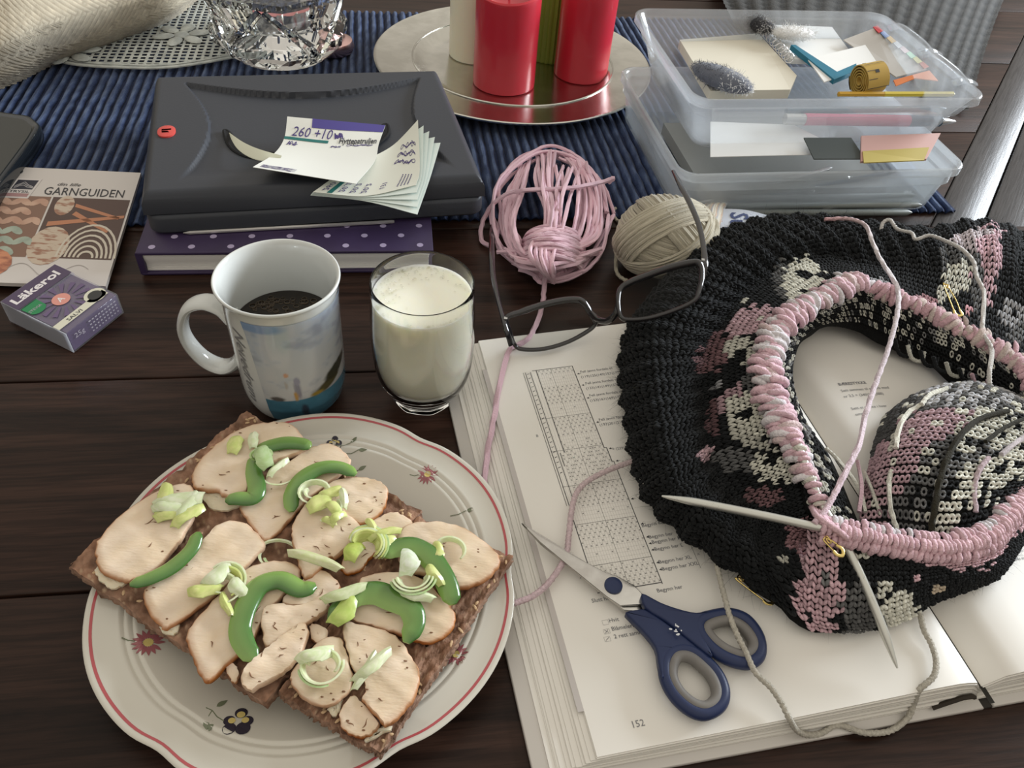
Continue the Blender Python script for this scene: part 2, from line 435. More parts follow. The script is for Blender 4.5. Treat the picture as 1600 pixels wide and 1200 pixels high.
for cx, cy in ((float(_fp@RX), float(_fp@RY)), (-8.5, 3.2)):
    for a in range(6):
        t = a*pi/3+.3
        R = np.array([(math.cos(t), math.sin(t), 0), (-math.sin(t), math.cos(t), 0), (0, 0, 1)])
        c = xf(dfr, np.array([(cx+2.0*math.cos(t), cy+2.0*math.sin(t), .24)]))[0]
        mk('flower_petal', MB().ball(c, (1.25, .78, .2), 12, 5, fr=R@np.array([RX, RY, UZ])), DOILY, doily)
    mk('flower_centre', MB().ball(xf(dfr, np.array([(cx, cy, .2)]))[0], (.9, .9, .22), 12, 5), DOILY, doily)

# dark woven blanket behind the plastic boxes
BLK = mat('grey_ribbed_wool', (.20, .195, .18), .95, attr=True, bump=.6, bs=500)
rows = [[(1150, 45, .75), (1250, 70, .75), (1350, 110, .75), (1440, 140, .75), (1512, 175, .5)],
        [(1140, 25, 1.6), (1250, 45, 2.0), (1360, 80, 2.0), (1450, 105, 2.0), (1525, 125, 1.2)],
        [(1125, -10, 2.2), (1250, 0, 2.6), (1380, 20, 2.6), (1470, 50, 2.4), (1545, 60, 1.4)],
        [(1120, -60, 2.4), (1260, -60, 2.8), (1400, -50, 2.8), (1500, -30, 2.4), (1572, -10, 1.3)],
        [(1120, -130, 1.0), (1260, -130, 1.4), (1420, -130, 1.4), (1530, -120, 1.2), (1610, -90, .5)]]
G = np.array([pts(r) for r in rows]); G = cr(G, 12); G = cr(G.transpose(1, 0, 2), 18).transpose(1, 0, 2)
ni, nj = G.shape[:2]; ii, jj = np.meshgrid(np.arange(ni), np.arange(nj), indexing='ij')
Gn = unit(np.cross(np.gradient(G, axis=1), np.gradient(G, axis=0))); Gn *= np.sign(Gn[..., 2:3]+1e-6)
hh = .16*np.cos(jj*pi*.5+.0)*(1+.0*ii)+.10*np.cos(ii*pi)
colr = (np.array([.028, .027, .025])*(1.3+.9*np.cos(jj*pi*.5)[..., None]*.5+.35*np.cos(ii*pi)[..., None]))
mk('blanket', MB().grid(G+Gn*hh[..., None], np.clip(colr, .02, 1)), BLK, label='dark grey ribbed woven blanket bunched behind the clear plastic boxes', cat='blanket', ang=0)

# ============================================================ CRYSTAL CANDLE HOLDER + tealight
GLASSM = glass('crystal', (.97, .985, .98), 1.5)
cc = np.array([-30.4, 88.6, .55])
def facet(th, r, z):
    k = np.cos(4*th+.5)
    zz = z/7.0
    return r*(1+.11*np.abs(k)*np.sin(pi*np.clip(zz*1.15, 0, 1))-.05*np.cos(8*th)*(zz > .15)), z
cs = thing('candle_holder', cc, 'heavy faceted crystal candle holder between doily and blue ribs', 'candle holder')
mb = MB().lathe([(0, 0), (5.3, 0), (5.8, .5), (6.9, 2.0), (7.0, 3.1), (6.2, 4.2), (7.0, 5.6), (7.9, 7.2), (7.6, 7.8), (5.6, 7.9), (4.2, 7.2), (3.6, 5.6), (3.4, 3.8), (0, 3.6)], cc, 32, facet)
mk('glass_body', mb, GLASSM, cs, smooth=False)
mb = MB()
for k in range(4):
    t = k*pi/2+.9
    for s in (-1, 1):
        P = [(cc[0]+(6.2+.9*u)*math.cos(t+s*(.75*u)), cc[1]+(6.2+.9*u)*math.sin(t+s*(.75*u)), cc[2]+1.4+5.6*u) for u in np.linspace(0, 1, 8)]
        mb.tube(P, np.linspace(.7, .45, 8), 5)
mk('raised_ridge', mb, GLASSM, cs, smooth=False)
tl = thing('tealight', cc+[0, 0, 4.25], 'small pink tealight candle inside the crystal holder', 'candle')
mk('wax', MB().lathe([(0, 0), (2.6, 0), (2.75, 1.8), (2.5, 1.9), (0, 1.75)], cc+[0, 0, 4.3], 32), mat('pink_wax', (.55, .2, .2), .4, sss=.4), tl)
mk('metal_cup', MB().lathe([(2.85, 0), (2.9, 2.1), (3.0, 2.12), (2.95, -.02)], cc+[0, 0, 4.25], 32), mat('foil', (.8, .8, .8), .25, 1), tl)
# small rosy lid beside it
lid = thing('pendant', at(525, 80, .8), 'small round rose coloured metal trinket right of the crystal holder', 'trinket')
pc = at(520, 78, .7)
mk('disc', MB().lathe([(0, 0), (2.3, 0), (2.5, .5), (2.3, 1.2), (1.6, 1.5), (0, 1.6)], pc, 32), mat('rose_metal', (.75, .5, .48), .25, 1), lid)
mk('stone', MB().lathe([(0, 1.6), (1.2, 1.6), (1.1, 1.9), (.5, 2.3), (0, 2.35)], pc, 24), mat('dark_stone', (.03, .02, .02), .1), lid)

# ============================================================ TRAY AND CANDLES
PEWTER = mat('brushed_pewter', (.66, .65, .60), .20, 1, c2=(.56, .55, .50), ns=30, bump=.12, bs=220)
tcn = np.array([-3.8, 90.2, .85])
tray = thing('serving_tray', tcn, 'large round pewter tray with wide flat rim under the pillar candles', 'tray')
mk('dish', MB().lathe([(0, 0), (9.6, 0), (10.4, .12), (11.2, .75), (11.7, .86), (15.5, 1.0), (15.8, 1.12), (15.95, 1.0), (15.8, .82), (11.6, .66), (10.2, -.05), (0, -.05)][::-1], tcn, 128), PEWTER, tray)
mk('rim_bead', MB().tube([(tcn[0]+15.85*math.cos(t), tcn[1]+15.85*math.sin(t), tcn[2]+1.02) for t in np.linspace(0, 2*pi, 129)[:-1]], .14, 6, closed=True), PEWTER, tray)
mk('well_ring', MB().tube([(tcn[0]+11.6*math.cos(t), tcn[1]+11.6*math.sin(t), tcn[2]+.87) for t in np.linspace(0, 2*pi, 129)[:-1]], .10, 6, closed=True), PEWTER, tray)
def candle(c, r, h, m, label, ribs=0):
    c = np.array(c, float)
    t = thing('pillar_candle', c, label, 'candle', 'pillar candles on the pewter tray')
    fn = (lambda th, rr, z: (rr*(1+.035*np.cos(ribs*th)*(rr > r*.8)), z)) if ribs else (lambda th, rr, z: (rr*(1+.006*np.cos(3*th+z)), z+.18*np.cos(2*th+.4)*(z > h*.93)))
    mk('wax', MB().lathe([(0, 0), (r*.96, 0), (r, .12), (r*1.005, .4), (r*.995, h*.5), (r, h-.5), (r*.985, h-.15), (r*.93, h), (r*.86, h-.12), (r*.8, h-.5), (r*.5, h-.8), (0, h-.85)], c, 96 if ribs else 64, fn), m, t)
    mk('wick', MB().tube([c+(0, 0, h-.86), c+(.05, 0, h-.3), c+(.2, .05, h+.15)], .1, 6), mat('burnt_wick', (.02, .015, .012), .9), t)
RED = mat('red_wax', (.47, .018, .035), .33, sss=.35, sss_r=(1, .15, .1), coat=.2)
zt = tcn[2]+.02
candle((-4.5, 85.6, zt), 3.45, 9.8, RED, 'wide deep red pillar candle, foremost on the tray')
candle((4.1, 90.1, zt), 3.1, 9.6, RED, 'narrower bright red pillar candle, rightmost on the tray')
candle((.35, 94.6, zt), 3.0, 11, mat('green_wax', (.20, .27, .035), .5, sss=.2), 'ribbed olive green pillar candle between the two red ones', ribs=30)
candle((-8.6, 92.2, zt), 2.9, 11, mat('cream_wax', (.80, .76, .60), .4, sss=.4), 'cream pillar candle behind the foremost red one')
# ============================================================ NOTEBOOK, CASE, NOTES
PURP = mat('purple_cover', (.042, .026, .075), .5, c2=(.034, .02, .06), ns=30)
PAPER = mat('white_paper', (.80, .78, .74), .75)
nb = thing('notebook', (-18.5, 52, 0), 'purple notebook with lilac polka dots under the black case', 'notebook')
na = math.atan2(51.1-46.8, 22.4); NX = np.array([math.cos(na), math.sin(na), 0]); NY = np.array([-math.sin(na), math.cos(na), 0])
nfr = (np.array([-29.7, 46.9, 0.02]), NX, NY, UZ)
NW = 22.7
mk('back_cover', MB().prism([(0, 0), (NW, 0), (NW, 16), (0, 16)], 0, .28, bev=.1, fr=nfr), PURP, nb)
mk('front_cover', MB().prism([(0, 0), (NW, 0), (NW, 16), (0, 16)], 1.9, 2.2, bev=.1, fr=nfr), PURP, nb)
mk('spine', MB().prism([(-.15, 0.02), (.35, 0.02), (.35, 15.98), (-.15, 15.98)], .05, 2.17, bev=.12, fr=nfr), PURP, nb)
mb = MB()
for k in range(11):
    z = .30+k*.145; i = .30+.12*math.sin(k*.5)
    mb.box((.3, i, z), (NW-.35-.05*(k % 2), 15.7, z+.132), fr=nfr)
mk('pages', mb, PAPER, nb, smooth=False)
DOT = mat('lilac_dot', (.42, .36, .52), .6)
mb = MB()
for j in range(8):
    for i in range(8):
        x, y = 1.0+i*2.95+(j % 2)*1.45, .75+j*1.35
        if x > NW-.3: continue
        t = np.arange(10)/10*2*pi
        mb.add(xf(nfr, np.column_stack([x+.27*np.cos(t), y+.27*np.sin(t), np.full(10, 2.212)])), [tuple(range(10))])
mk('polka_dots', mb, DOT, nb)
# thin double pointed stick lying on the notebook
mb = MB(); A = at(286, 364, 2.4); B = at(616, 346, 2.4)
mk('knitting_stick', MB().tube([A, A+(B-A)*.03, A+(B-A)*.5, B-(B-A)*.01, B], [.03, .17, .17, .17, .12], 6, flat=.8), mat('pale_metal', (.6, .58, .56), .35, .6),
   label='thin silvery needle lying on the polka dot notebook in front of the case', cat='needle')

CASEM = mat('black_plastic', (.040, .044, .054), .5, bump=.08, bs=500, spec=.45)
ca = math.radians(16.7)
CX = np.array([math.cos(ca), math.sin(ca), 0]); CY = np.array([-math.sin(ca)*.93, math.cos(ca)*.99, 0]); CY = unit(np.array([-6.5, 19.1, 0]))
cfr = (at(220, 303, 5.8)*[1, 1, 0], CX, CY, UZ)
CW, CDp = 26.4, 20.3
case = thing('storage_case', (-20, 60, 2.25), 'black plastic case with curved grooves and red round badge, lying on the purple notebook', 'case')
def rr(x0, y0, x1, y1, r, n=7):
    o = []
    for cx, cy, a in ((x1-r, y0+r, -pi/2), (x1-r, y1-r, 0), (x0+r, y1-r, pi/2), (x0+r, y0+r, pi)):
        o += [(cx+r*math.cos(a+t), cy+r*math.sin(a+t)) for t in np.linspace(0, pi/2, n)]
    return np.array(o)
mk('lower_shell', MB().prism(rr(-.15, -.45, CW+.15, CDp, 1.1), 2.25, 3.95, bev=.3, fr=cfr), CASEM, case)
# upper shell: heightfield lid with sunk centre bounded by four arcs
S, T = np.meshgrid(np.linspace(0, 1, 201), np.linspace(0, 1, 161), indexing='ij')
def arc(x, a, b, base, depth): 
    u = np.clip((x-a)/(b-a), 0, 1); return base+depth*np.sin(pi*u)
dT = (1-arc(S, .10, .94, .08, .13))-T
dL = S-arc(T, .07, .93, .095, .085)
dR = (1-arc(T, .07, .93, .07, .075))-S
dB = T-arc(S, .10, .94, .055, .03)
def stp(d, wdt): u = np.clip(d/wdt, 0, 1); return u*u*(3-2*u)
inm = stp(dT, .006)*stp(dL, .006)*stp(dR, .009)
wgt = np.sin(pi*np.clip((S-.1)/.84, 0, 1))**.6
Z = 5.8-inm*(.28+.35*np.sin(pi*S)*np.sin(pi*T)**.5)*np.clip(T*5, 0, 1)*stp(dB, .12)
edged = np.minimum(np.minimum(S*CW, (1-S)*CW), np.minimum(T*CDp, (1-T)*CDp))
Z = Z-.55*(1-np.clip(edged/.55, 0, 1))**2
V = xf(cfr, np.stack([S*CW, T*CDp, Z], -1))
mb = MB().grid(V)
o = [(S[i, 0]*CW, 0) for i in range(201)]
# side skirt
ring = [(i, 0) for i in range(201)]+[(200, j) for j in range(1, 161)]+[(i, 160) for i in range(199, -1, -1)]+[(0, j) for j in range(159, 0, -1)]
top = np.array([V[i, j] for i, j in ring]); cen = top.mean(0)
outw = unit((top-cen)*[1, 1, 0])
mid = top+outw*.22-[0, 0, .5]; mid[:, 2] = 4.9; bot = top+outw*.28; bot[:, 2] = 4.02
n = len(ring); mb.add(np.concatenate([top, mid, bot]), [(i, (i+1) % n, n+(i+1) % n, n+i) for i in range(n)]+[(n+i, n+(i+1) % n, 2*n+(i+1) % n, 2*n+i) for i in range(n)])
mk('lid', mb, CASEM, case, ang=55)
def casept(px, py, h=5.2): return at(px, py, h)
def caseloc(P):  # local s,t -> z of lid
    return P
# handle slot : black slit
sl = cr(pts([(350, 207, 5.5), (362, 232, 5.35), (395, 247, 5.3), (470, 250, 5.3), (560, 238, 5.35), (603, 214, 5.45), (606, 196, 5.5), (598, 196, 5.5), (590, 212, 5.4), (540, 230, 5.3), (460, 240, 5.3), (400, 236, 5.3), (372, 222, 5.35), (356, 205, 5.45)]), 4, closed=True)
mk('handle_slot', MB().tube(sl, .16, 6, closed=True, flat=.6).add(sl+[0, 0, .06], [tuple(range(len(sl)))]), mat('slot_black', (.004, .004, .005), .8), case, smooth=False)
bc = at(260, 205, 5.9)
mk('badge', MB().lathe([(.72, -.2), (.72, .02), (.65, .05), (0, .05)], bc, 24, lambda th, r, z: (r*(1+.35*np.sin(th-.3)**2), z)), mat('badge_red', (.62, .07, .06), .35), case)
mb = MB()
for q in ([(-.38, .05), (.38, .12), (.38, .38), (-.38, .30)], [(-.35, -.3), (.25, -.28), (.1, .0), (-.38, 0)]):
    mb.add(np.array([bc+np.array([a*CX+b*CY]).ravel()+[0, 0, .05] for a, b in q]), [(0, 1, 2, 3)])
mk('badge_letters', mb, mat('badge_pale', (.8, .45, .42), .4), case)
mk('side_latch', MB().box((-.35, 9.5, 3.2), (-.05, 11.5, 4.4), fr=cfr), CASEM, case)

# memo sheets
MEMO = mat('memo_paper', (.74, .76, .70), .7, attr=True)
def sheet(rows, n=10):
    G = np.array([pts(r) for r in rows]); G = cr(G, n); return cr(G.transpose(1, 0, 2), n).transpose(1, 0, 2)
def gfn(G):
    """map (s along j, t along i) in [0,1] to a point on a sheet, lifted a little"""
    ni, nj = G.shape[:2]
    N = unit(np.cross(np.gradient(G, axis=1), np.gradient(G, axis=0))); N *= np.sign(N[..., 2:3]+1e-9)
    def f(P, lift=.03):
        a = np.clip(P[:, 1], 0, 1)*(ni-1); b = np.clip(P[:, 0], 0, 1)*(nj-1)
        i = np.minimum(a.astype(int), ni-2); j = np.minimum(b.astype(int), nj-2); u = (a-i)[:, None]; v = (b-j)[:, None]
        Q = (G[i, j]*(1-u)*(1-v)+G[i+1, j]*u*(1-v)+G[i, j+1]*(1-u)*v+G[i+1, j+1]*u*v)
        return Q+N[i, j]*lift
    return f
def solid(mb, G, th, c):
    mb.grid(G, c); mb.grid(G[:, ::-1]-[0, 0, th], c)
    b = np.concatenate([G[0], G[1:, -1], G[-1, -2::-1], G[-2:0:-1, 0]]); n = len(b)
    mb.add(np.concatenate([b, b-[0, 0, th]]), [(i, n+i, n+(i+1) % n, (i+1) % n) for i in range(n)], np.array(c)*.8)
def quad(fn, x0, y0, x1, y1, mb, n=8, c=None):
    a = np.linspace(x0, x1, n+1); top = fn(np.column_stack([a, np.full(n+1, y0)])); bot = fn(np.column_stack([a, np.full(n+1, y1)]))
    mb.add(np.concatenate([top, bot]), [(i, n+1+i, n+2+i, i+1) for i in range(n)], c)
GREEN_T = mat('teal_print', (.02, .16, .15), .6); PURP_T = mat('violet_print', (.075, .06, .26), .6)
PEN = mat('violet_pen', (.06, .04, .18), .6)
def scribble(mb, fn, x, y, wd, h, n=22, seed=0, w=.004):
    r = np.random.default_rng(seed)
    t = np.linspace(0, 1, n*4)
    P = np.column_stack([x+wd*t+.12*wd*np.sin(t*n*2.6), y+h*np.sin(t*n*3.3+r.random()*6)*(.6+.4*np.sin(t*17))])
    stroke(mb, P, w, fn)
# fan of sheets at the right
fan = thing('memo_sheets', at(580, 270, 5.9), 'fan of handwritten memo sheets on the right half of the black case', 'paper')
for k in range(5):
    d = k*4
    G = sheet([[(610+d, 232, 6.3-.12*k), (632+d, 210+d, 6.5-.12*k), (653+d*2.2 if k else 653, 187+k*9, 7.3-.2*k)],
               [(545, 262, 6.2-.08*k), (600, 262, 6.2-.08*k), (656+d, 262+d, 6.9-.2*k)],
               [(489-k, 300+k*1.2, 6.0-.07*k), (570, 306+k*2, 5.95-.07*k), (650+min(k, 2), 289+k*11.5, 6.6-.22*k)]], 8)
    mb = MB(); solid(mb, G, .035, (.74, .76, .68) if k == 0 else (.70, .78, .74))
    mk('sheet', mb, MEMO, fan, ang=60)
    if k == 0: G0 = G
f0 = gfn(G0)
mb = MB(); stroke(mb, np.array([(.17, .66), (.15, .99)]), .05, f0); mk('teal_line', mb, GREEN_T, fan)
mb = MB()
for i, (s, x) in enumerate((('260', .11), ('20,2', .27), ('20,2', .38), ('20,2', .49), ('131', .66))):
    V, F = text_tris(s, .2)
    P = V[:, :2]/.72; 
    loc = np.column_stack([x-P[:, 1]*-.0+P[:, 1]*.055-.05, .97-P[:, 0]*.075])
    if s == '131': loc = loc-[0, .04]
    mb.add(f0(loc, .05), F)
for i in range(3): scribble(mb, f0, .62+.0*i, .22+.1*i, .3, .035, 14, i, .008)
for i in range(4):
    for j in range(9): stroke(mb, np.array([(.80+.035*i, .62+.035*j), (.80+.035*i, .64+.035*j)]), .014, f0)
mk('handwriting', mb, PEN, fan, kind='stuff')
mb = MB()
G = sheet([[(449, 182, 7.0), (525, 189, 6.9), (602, 196, 6.6)], [(444, 216, 6.25), (520, 224, 6.2), (592, 224, 6.2)], [(428, 240, 6.3), (500, 248, 6.2), (585, 252, 6.4)], [(395, 261, 7.2), (475, 274, 6.9), (556, 287, 6.9)]], 8)
memo = thing('memo_sheet', G.mean((0, 1)), 'curled white memo slip with violet heading band on top of the black case', 'paper')
solid(mb, G, .04, (.76, .77, .72)); mk('sheet', mb, MEMO, memo, ang=60)
f1 = gfn(G)
mb = MB(); quad(f1, .26, .0, 1.0, .13, mb); mk('violet_band', mb, PURP_T, memo)
mb = MB(); quad(f1, .0, .30, .45, .345, mb); mk('teal_line', mb, GREEN_T, memo)
mb = MB()
def f1t(P): return f1(np.column_stack([P[:, 0], P[:, 1]]), .05)
add_text(mb, 'Hyttepatruljen', lambda P: f1(np.column_stack([P[:, 0], .34-P[:, 1]]), .05), .10, .56, 0, .41, bold=.02)
mk('heading', mb, INK, memo)
mb = MB()
add_text(mb, '260 +10', lambda P: f1(np.column_stack([P[:, 0], .28-P[:, 1]]), .05), .15, .06, 0, .42, shear=.3)
scribble(mb, f1, .5, .22, .09, .05, 12, 5, .012); scribble(mb, f1, .5, .40, .1, .02, 12, 6, .006); scribble(mb, f1, .66, .37, .26, .02, 16, 7, .006); scribble(mb, f1, .05, .42, .1, .05, 10, 8, .008)
for i in range(3): scribble(mb, f1, .06, .93+.02*i, .3, .004, 20, i, .004)
mk('handwriting', mb, PEN, memo, kind='stuff')
# pale strip poking out of the slot
Lc = pts([(357, 209, 5.35), (372, 233, 5.9), (400, 249, 6.3), (436, 252, 6.2)]); Uc = pts([(358, 207, 5.5), (380, 222, 6.3), (405, 233, 6.8), (440, 243, 6.6)])
A, B = cr(Lc, 6), cr(Uc, 6)
mk('paper_strip', MB().grid(np.stack([A, (A+B)/2+[0, 0, .05], B], 1)).grid(np.stack([B-[0, 0, .05], (A+B)/2, A-[0, 0, .05]], 1)), mat('cream_paper', (.72, .74, .60), .6),
   label='narrow cream paper strip curling out of the slot of the black case', cat='paper')

# ============================================================ BOOKLET
bl = thing('booklet', at(110, 350, .7), 'yarn guide booklet with knitting photos on its cover, left of the black case', 'booklet')
b00, b10, b01 = at(18, 261, 1.0), at(220, 270, 1.0), at(165, 447, .75)
bx = b10-b00; by = b01-b10   # along top, down the side
by = by*1.0
def bf(P, lift=.02):
    P = np.asarray(P); return b00+P[:, 0:1]*bx+P[:, 1:2]*by+np.array([0, 0, lift])
outer = [(-.55, 0), (.0, .0), (.04, -.004), (1, 0), (1.0, 1), (-.55, 1.0)]
V0 = bf(np.array(outer), 0); V1 = bf(np.array(outer), -.32)
n = len(outer)
mk('cover', MB().add(np.concatenate([V0, V1]), [tuple(range(n-1, -1, -1)), tuple(range(n, 2*n))]+[(i, (i+1) % n, n+(i+1) % n, n+i) for i in range(n)]), mat('cover_white', (.62, .58, .55), .4, coat=.3), bl, smooth=False)
def decal(name, polys, m, parent, fn=bf, lift=.02):
    mb = MB()
    for p in polys: mb.add(fn(np.array(p, float), lift), [tuple(range(len(p)))])
    return mk(name, mb, m, parent, smooth=False)
def ell(cx, cy, rx, ry, rot=0, n=16):
    t = np.arange(n)/n*2*pi; x = rx*np.cos(t); y = ry*np.sin(t); c, s = math.cos(rot), math.sin(rot)
    return np.column_stack([cx+x*c-y*s, cy+x*s+y*c])
decal('photo_ground', [[(-.55, .275), (.40, .275), (.40, .80), (-.55, .80)]], mat('print_brown', (.24, .14, .10), .5), bl, lift=.012)
decal('photo_ground', [[(.415, .275), (.985, .275), (.985, .80), (.415, .80)]], mat('print_dark', (.10, .06, .05), .5), bl, lift=.012)
knp = {0: MB(), 1: MB()}
for r in range(6):
    for k in range(-3, 5):
        x = .06+k*.14+.03*(r % 2); y = .32+r*.085
        if x > .36: continue
        for s in (-1, 1):
            p = ell(x+s*.030, y+.01, .055, .026, s*.55, 12); p[:, 0] = np.clip(p[:, 0], -.55, .398)
            knp[0 if r < 3 else 1].add(bf(p, .02+.002*(s+1)+.004*(r % 2)), [tuple(range(12))])
mk('printed_stitches', knp[0], mat('print_peach', (.60, .40, .30), .5, c2=(.50, .30, .22), ns=60), bl, smooth=False)
mk('printed_stitches', knp[1], mat('print_mint', (.42, .48, .40), .5, c2=(.30, .36, .30), ns=60), bl, smooth=False)
decal('printed_ball', [ell(.52, .35, .07, .09), ell(.52, .70, .14, .16)], mat('print_cream', (.58, .48, .38), .5, c2=(.35, .18, .12), ns=90, nstretch=(1, 3, 1), ramp=(.5, .6)), bl, lift=.02)
decal('printed_needles', [[(.45, .50), (.98, .42), (.98, .445), (.45, .54)], [(.60, .33), (.95, .44), (.94, .46), (.60, .36)], [(.62, .40), (.90, .56), (.89, .58), (.60, .43)]], mat('print_copper', (.50, .22, .12), .5), bl, lift=.024)
mb = MB()
for k in range(6): 
    t = np.linspace(0, pi, 14); stroke(mb, np.column_stack([.80-(.05+.03*k)*np.cos(t), .79-(.05+.045*k)*np.sin(t)]), .016, lambda P: bf(P, .028))
mk('printed_strands', mb, mat('print_pale', (.62, .56, .47), .5), bl)
decal('orange_ball', [ell(.12, 1.0*.86, .21, .13)], mat('print_orange', (.62, .27, .15), .5, c2=(.35, .13, .08), ns=70, nstretch=(1, 2.2, 1), ramp=(.45, .6)), bl, lift=.03)
mb = MB()
t = np.linspace(0, 1, 40); stroke(mb, np.column_stack([.3+.55*t, .90-.05*np.sin(t*9)+.0*t]), .004, lambda P: bf(P, .03)); mk('printed_thread', mb, mat('print_taupe', (.40, .36, .34), .5), bl)
decal('punch_hole', [ell(.085, .045, .020, .022)], INK, bl)
decal('logo_block', [[(.10, .125), (.255, .125), (.235, .215), (.08, .215)]], mat('print_navy', (.025, .025, .04), .5), bl, lift=.03)
decal('logo_border', [[(.085, .11), (.275, .11), (.235, .30), (.045, .30)]], mat('print_white', (.66, .62, .60), .5), bl, lift=.026)
decal('logo_bar', [[(.068, .255), (.228, .255), (.222, .287), (.058, .287)]], mat('print_rose', (.38, .22, .22), .5), bl, lift=.03)
mb = MB()
for k in range(3): stroke(mb, np.array([(.095, .185+.012*k), (.13, .165+.01*k), (.16, .145+.016*k), (.19, .17+.012*k), (.235, .19+.006*k)]), .004, lambda P: bf(P, .036))
mk('logo_mountain', mb, mat('print_line', (.55, .53, .53), .5), bl)
mb = MB()
add_text(mb, 'GARNGUIDEN', lambda P: bf(np.column_stack([P[:, 0], .255-P[:, 1]]), .03), .075, .325, 0, .60)
add_text(mb, 'din lille', lambda P: bf(np.column_stack([P[:, 0], .165-P[:, 1]]), .03), .03, .40, 0, .18, shear=.3)
add_text(mb, 'TRYSIL', lambda P: bf(np.column_stack([P[:, 0], .248-P[:, 1]]), .034), .022, .075, 0, .15, bold=.02)
mk('title', mb, INK, bl)

# phone at the left edge
ph = thing('phone', at(20, 220, .9), 'black device with glossy rounded edge at the left edge, on the blue runner', 'device')
po = pts([(58, 196, 1.6), (60, 214, 1.6), (8, 288, 1.6), (-60, 380, 1.6), (-190, 350, 1.6), (-90, 186, 1.6), (30, 186, 1.6)])
mk('body', MB().prism(cr(po, 6, closed=True) if False else po, .72, 2.2, bev=.0), CASEM, ph, smooth=False) if False else None
base = po[:, :2]; cen = base.mean(0)
levs = [(1.00, .75), (1.02, 1.1), (1.02, 1.6), (1.0, 2.0), (.97, 2.2), (.93, 2.26), (.90, 2.2)]
o2 = cr(base, 5, closed=True); nn = len(o2)
V = np.concatenate([np.column_stack([cen+(o2-cen)*s, np.full(nn, z)]) for s, z in levs])
mk('body', MB().add(V, [tuple(range(nn-1, -1, -1)), tuple((len(levs)-1)*nn+k for k in range(nn))]+[(i*nn+k, i*nn+(k+1) % nn, (i+1)*nn+(k+1) % nn, (i+1)*nn+k) for i in range(len(levs)-1) for k in range(nn)]), mat('gloss_black', (.012, .016, .02), .18, coat=.5), ph)
mk('face', MB().prism(cen+(o2-cen)*.87, 2.19, 2.23), mat('matt_grey', (.05, .05, .045), .6), ph)

# ============================================================ PASTILLE BOX
lk = thing('pastille_box', at(100, 480, 0), 'purple and clear pastille box lying in front of the booklet', 'box')
p0, p1, p2 = at(86, 414, 1.85), at(2, 472, 1.85), at(184, 459, 1.85)
lx, ly = p2-p0, p1-p0          # lx: long way to the right front, ly: to the left front
LW, LH = np.linalg.norm(lx), np.linalg.norm(ly); ex, ey = lx/LW, ly/LH
lfr = (p0*[1, 1, 0]+[0, 0, .03], ex, ey, UZ)
def lf(P, lift=.0): P = np.asarray(P, float); return xf(lfr, np.column_stack([P[:, 0]*LW, P[:, 1]*LH, np.full(len(P), 1.83+lift)]))
CARD = mat('purple_card', (.10, .065, .14), .45, c2=(.08, .05, .11), ns=20, coat=.4)
mk('carton', MB().box((.12, .12, .08), (LW-.12, LH-.12, 1.76), fr=lfr), CARD, lk, smooth=False)
mk('clear_sleeve', MB().prism(rr(0, 0, LW, LH, .12, 3), .0, 1.81, bev=.06, fr=lfr), clear_plastic('sleeve_plastic', (.96, .95, .98), .10, .1), lk)
mk('lid_lip', MB().box((-.05, -.04, -.0), (LW*.30, LH+.05, 1.86), fr=lfr), clear_plastic('lip_plastic', (.93, .92, .97), .16, .1), lk, smooth=False)
mk('side_frost', MB().box((-.02, LH, .1), (LW+.02, LH+.06, 1.84), fr=lfr), clear_plastic('frosted', (.85, .84, .9), .5, .3), lk, smooth=False)
LILAC = mat('lilac_print', (.13, .09, .17), .5); 
rays = []
for a in range(14):
    t = a/14*2*pi+.15; r0, r1 = .13, .40
    rays.append([(.56+r0*math.cos(t-.06), .5+r0*1.25*math.sin(t-.06)), (.56+r1*math.cos(t-.11)*.7, .5+r1*math.sin(t-.11)), (.56+r1*math.cos(t+.11)*.7, .5+r1*math.sin(t+.11)), (.56+r0*math.cos(t+.06), .5+r0*1.25*math.sin(t+.06))])
decal('ray_print', rays, LILAC, lk, lf, .012)
decal('name_band', [[(.0, 0), (.275, 0), (.275, 1), (.0, 1)]], mat('deep_purple', (.045, .022, .07), .4, coat=.5), lk, lf, .05)
decal('cream_band', [[(.80, .06), (.90, .06), (.90, 1.0), (.80, 1.0)], ell(.80, .20, .115, .17)], mat('cream_print', (.62, .60, .48), .5), lk, lf, .02)
decal('dark_pastille', [ell(.80, .20, .075, .11)], mat('pastille_print', (.03, .03, .028), .4), lk, lf, .03)
decal('green_label', [np.vstack([[(.285, .98), (.285, .70)], ell(.42, .84, .09, .14)[[13, 14, 15, 0, 1, 2, 3]]])], mat('green_print', (.02, .20, .07), .5), lk, lf, .03)
decal('salmon_seal', [ell(.53, .52, .10, .135, n=24)], mat('salmon_print', (.62, .27, .22), .5), lk, lf, .03)
mb = MB()
add_text(mb, 'Läkerol', lambda P: lf(np.column_stack([.19-P[:, 1]*.9, .95-P[:, 0]]), .06), .13, 0, 0, .84, bold=.03)
add_text(mb, 'A', lambda P: lf(np.column_stack([.565-P[:, 1], .575-P[:, 0]]), .04), .08, 0, 0, .10, bold=.02)
mk('brand_lettering', mb, mat('lettering_white', (.72, .68, .68), .5), lk)
mb = MB()
add_text(mb, 'SALVI', lambda P: lf(np.column_stack([.88-P[:, 1], .80-P[:, 0]]), .03), .05, 0, 0, .27, bold=.01)
mk('flavour_lettering', mb, INK, lk)
mb = MB()
add_text(mb, 'STEVIA', lambda P: lf(np.column_stack([.43-P[:, 1], .965-P[:, 0]]), .04), .04, 0, 0, .22, bold=.01)
def lside(P, lift=.0): return xf(lfr, np.column_stack([np.full(len(P), LW+.01+lift), P[:, 0], P[:, 1]]))
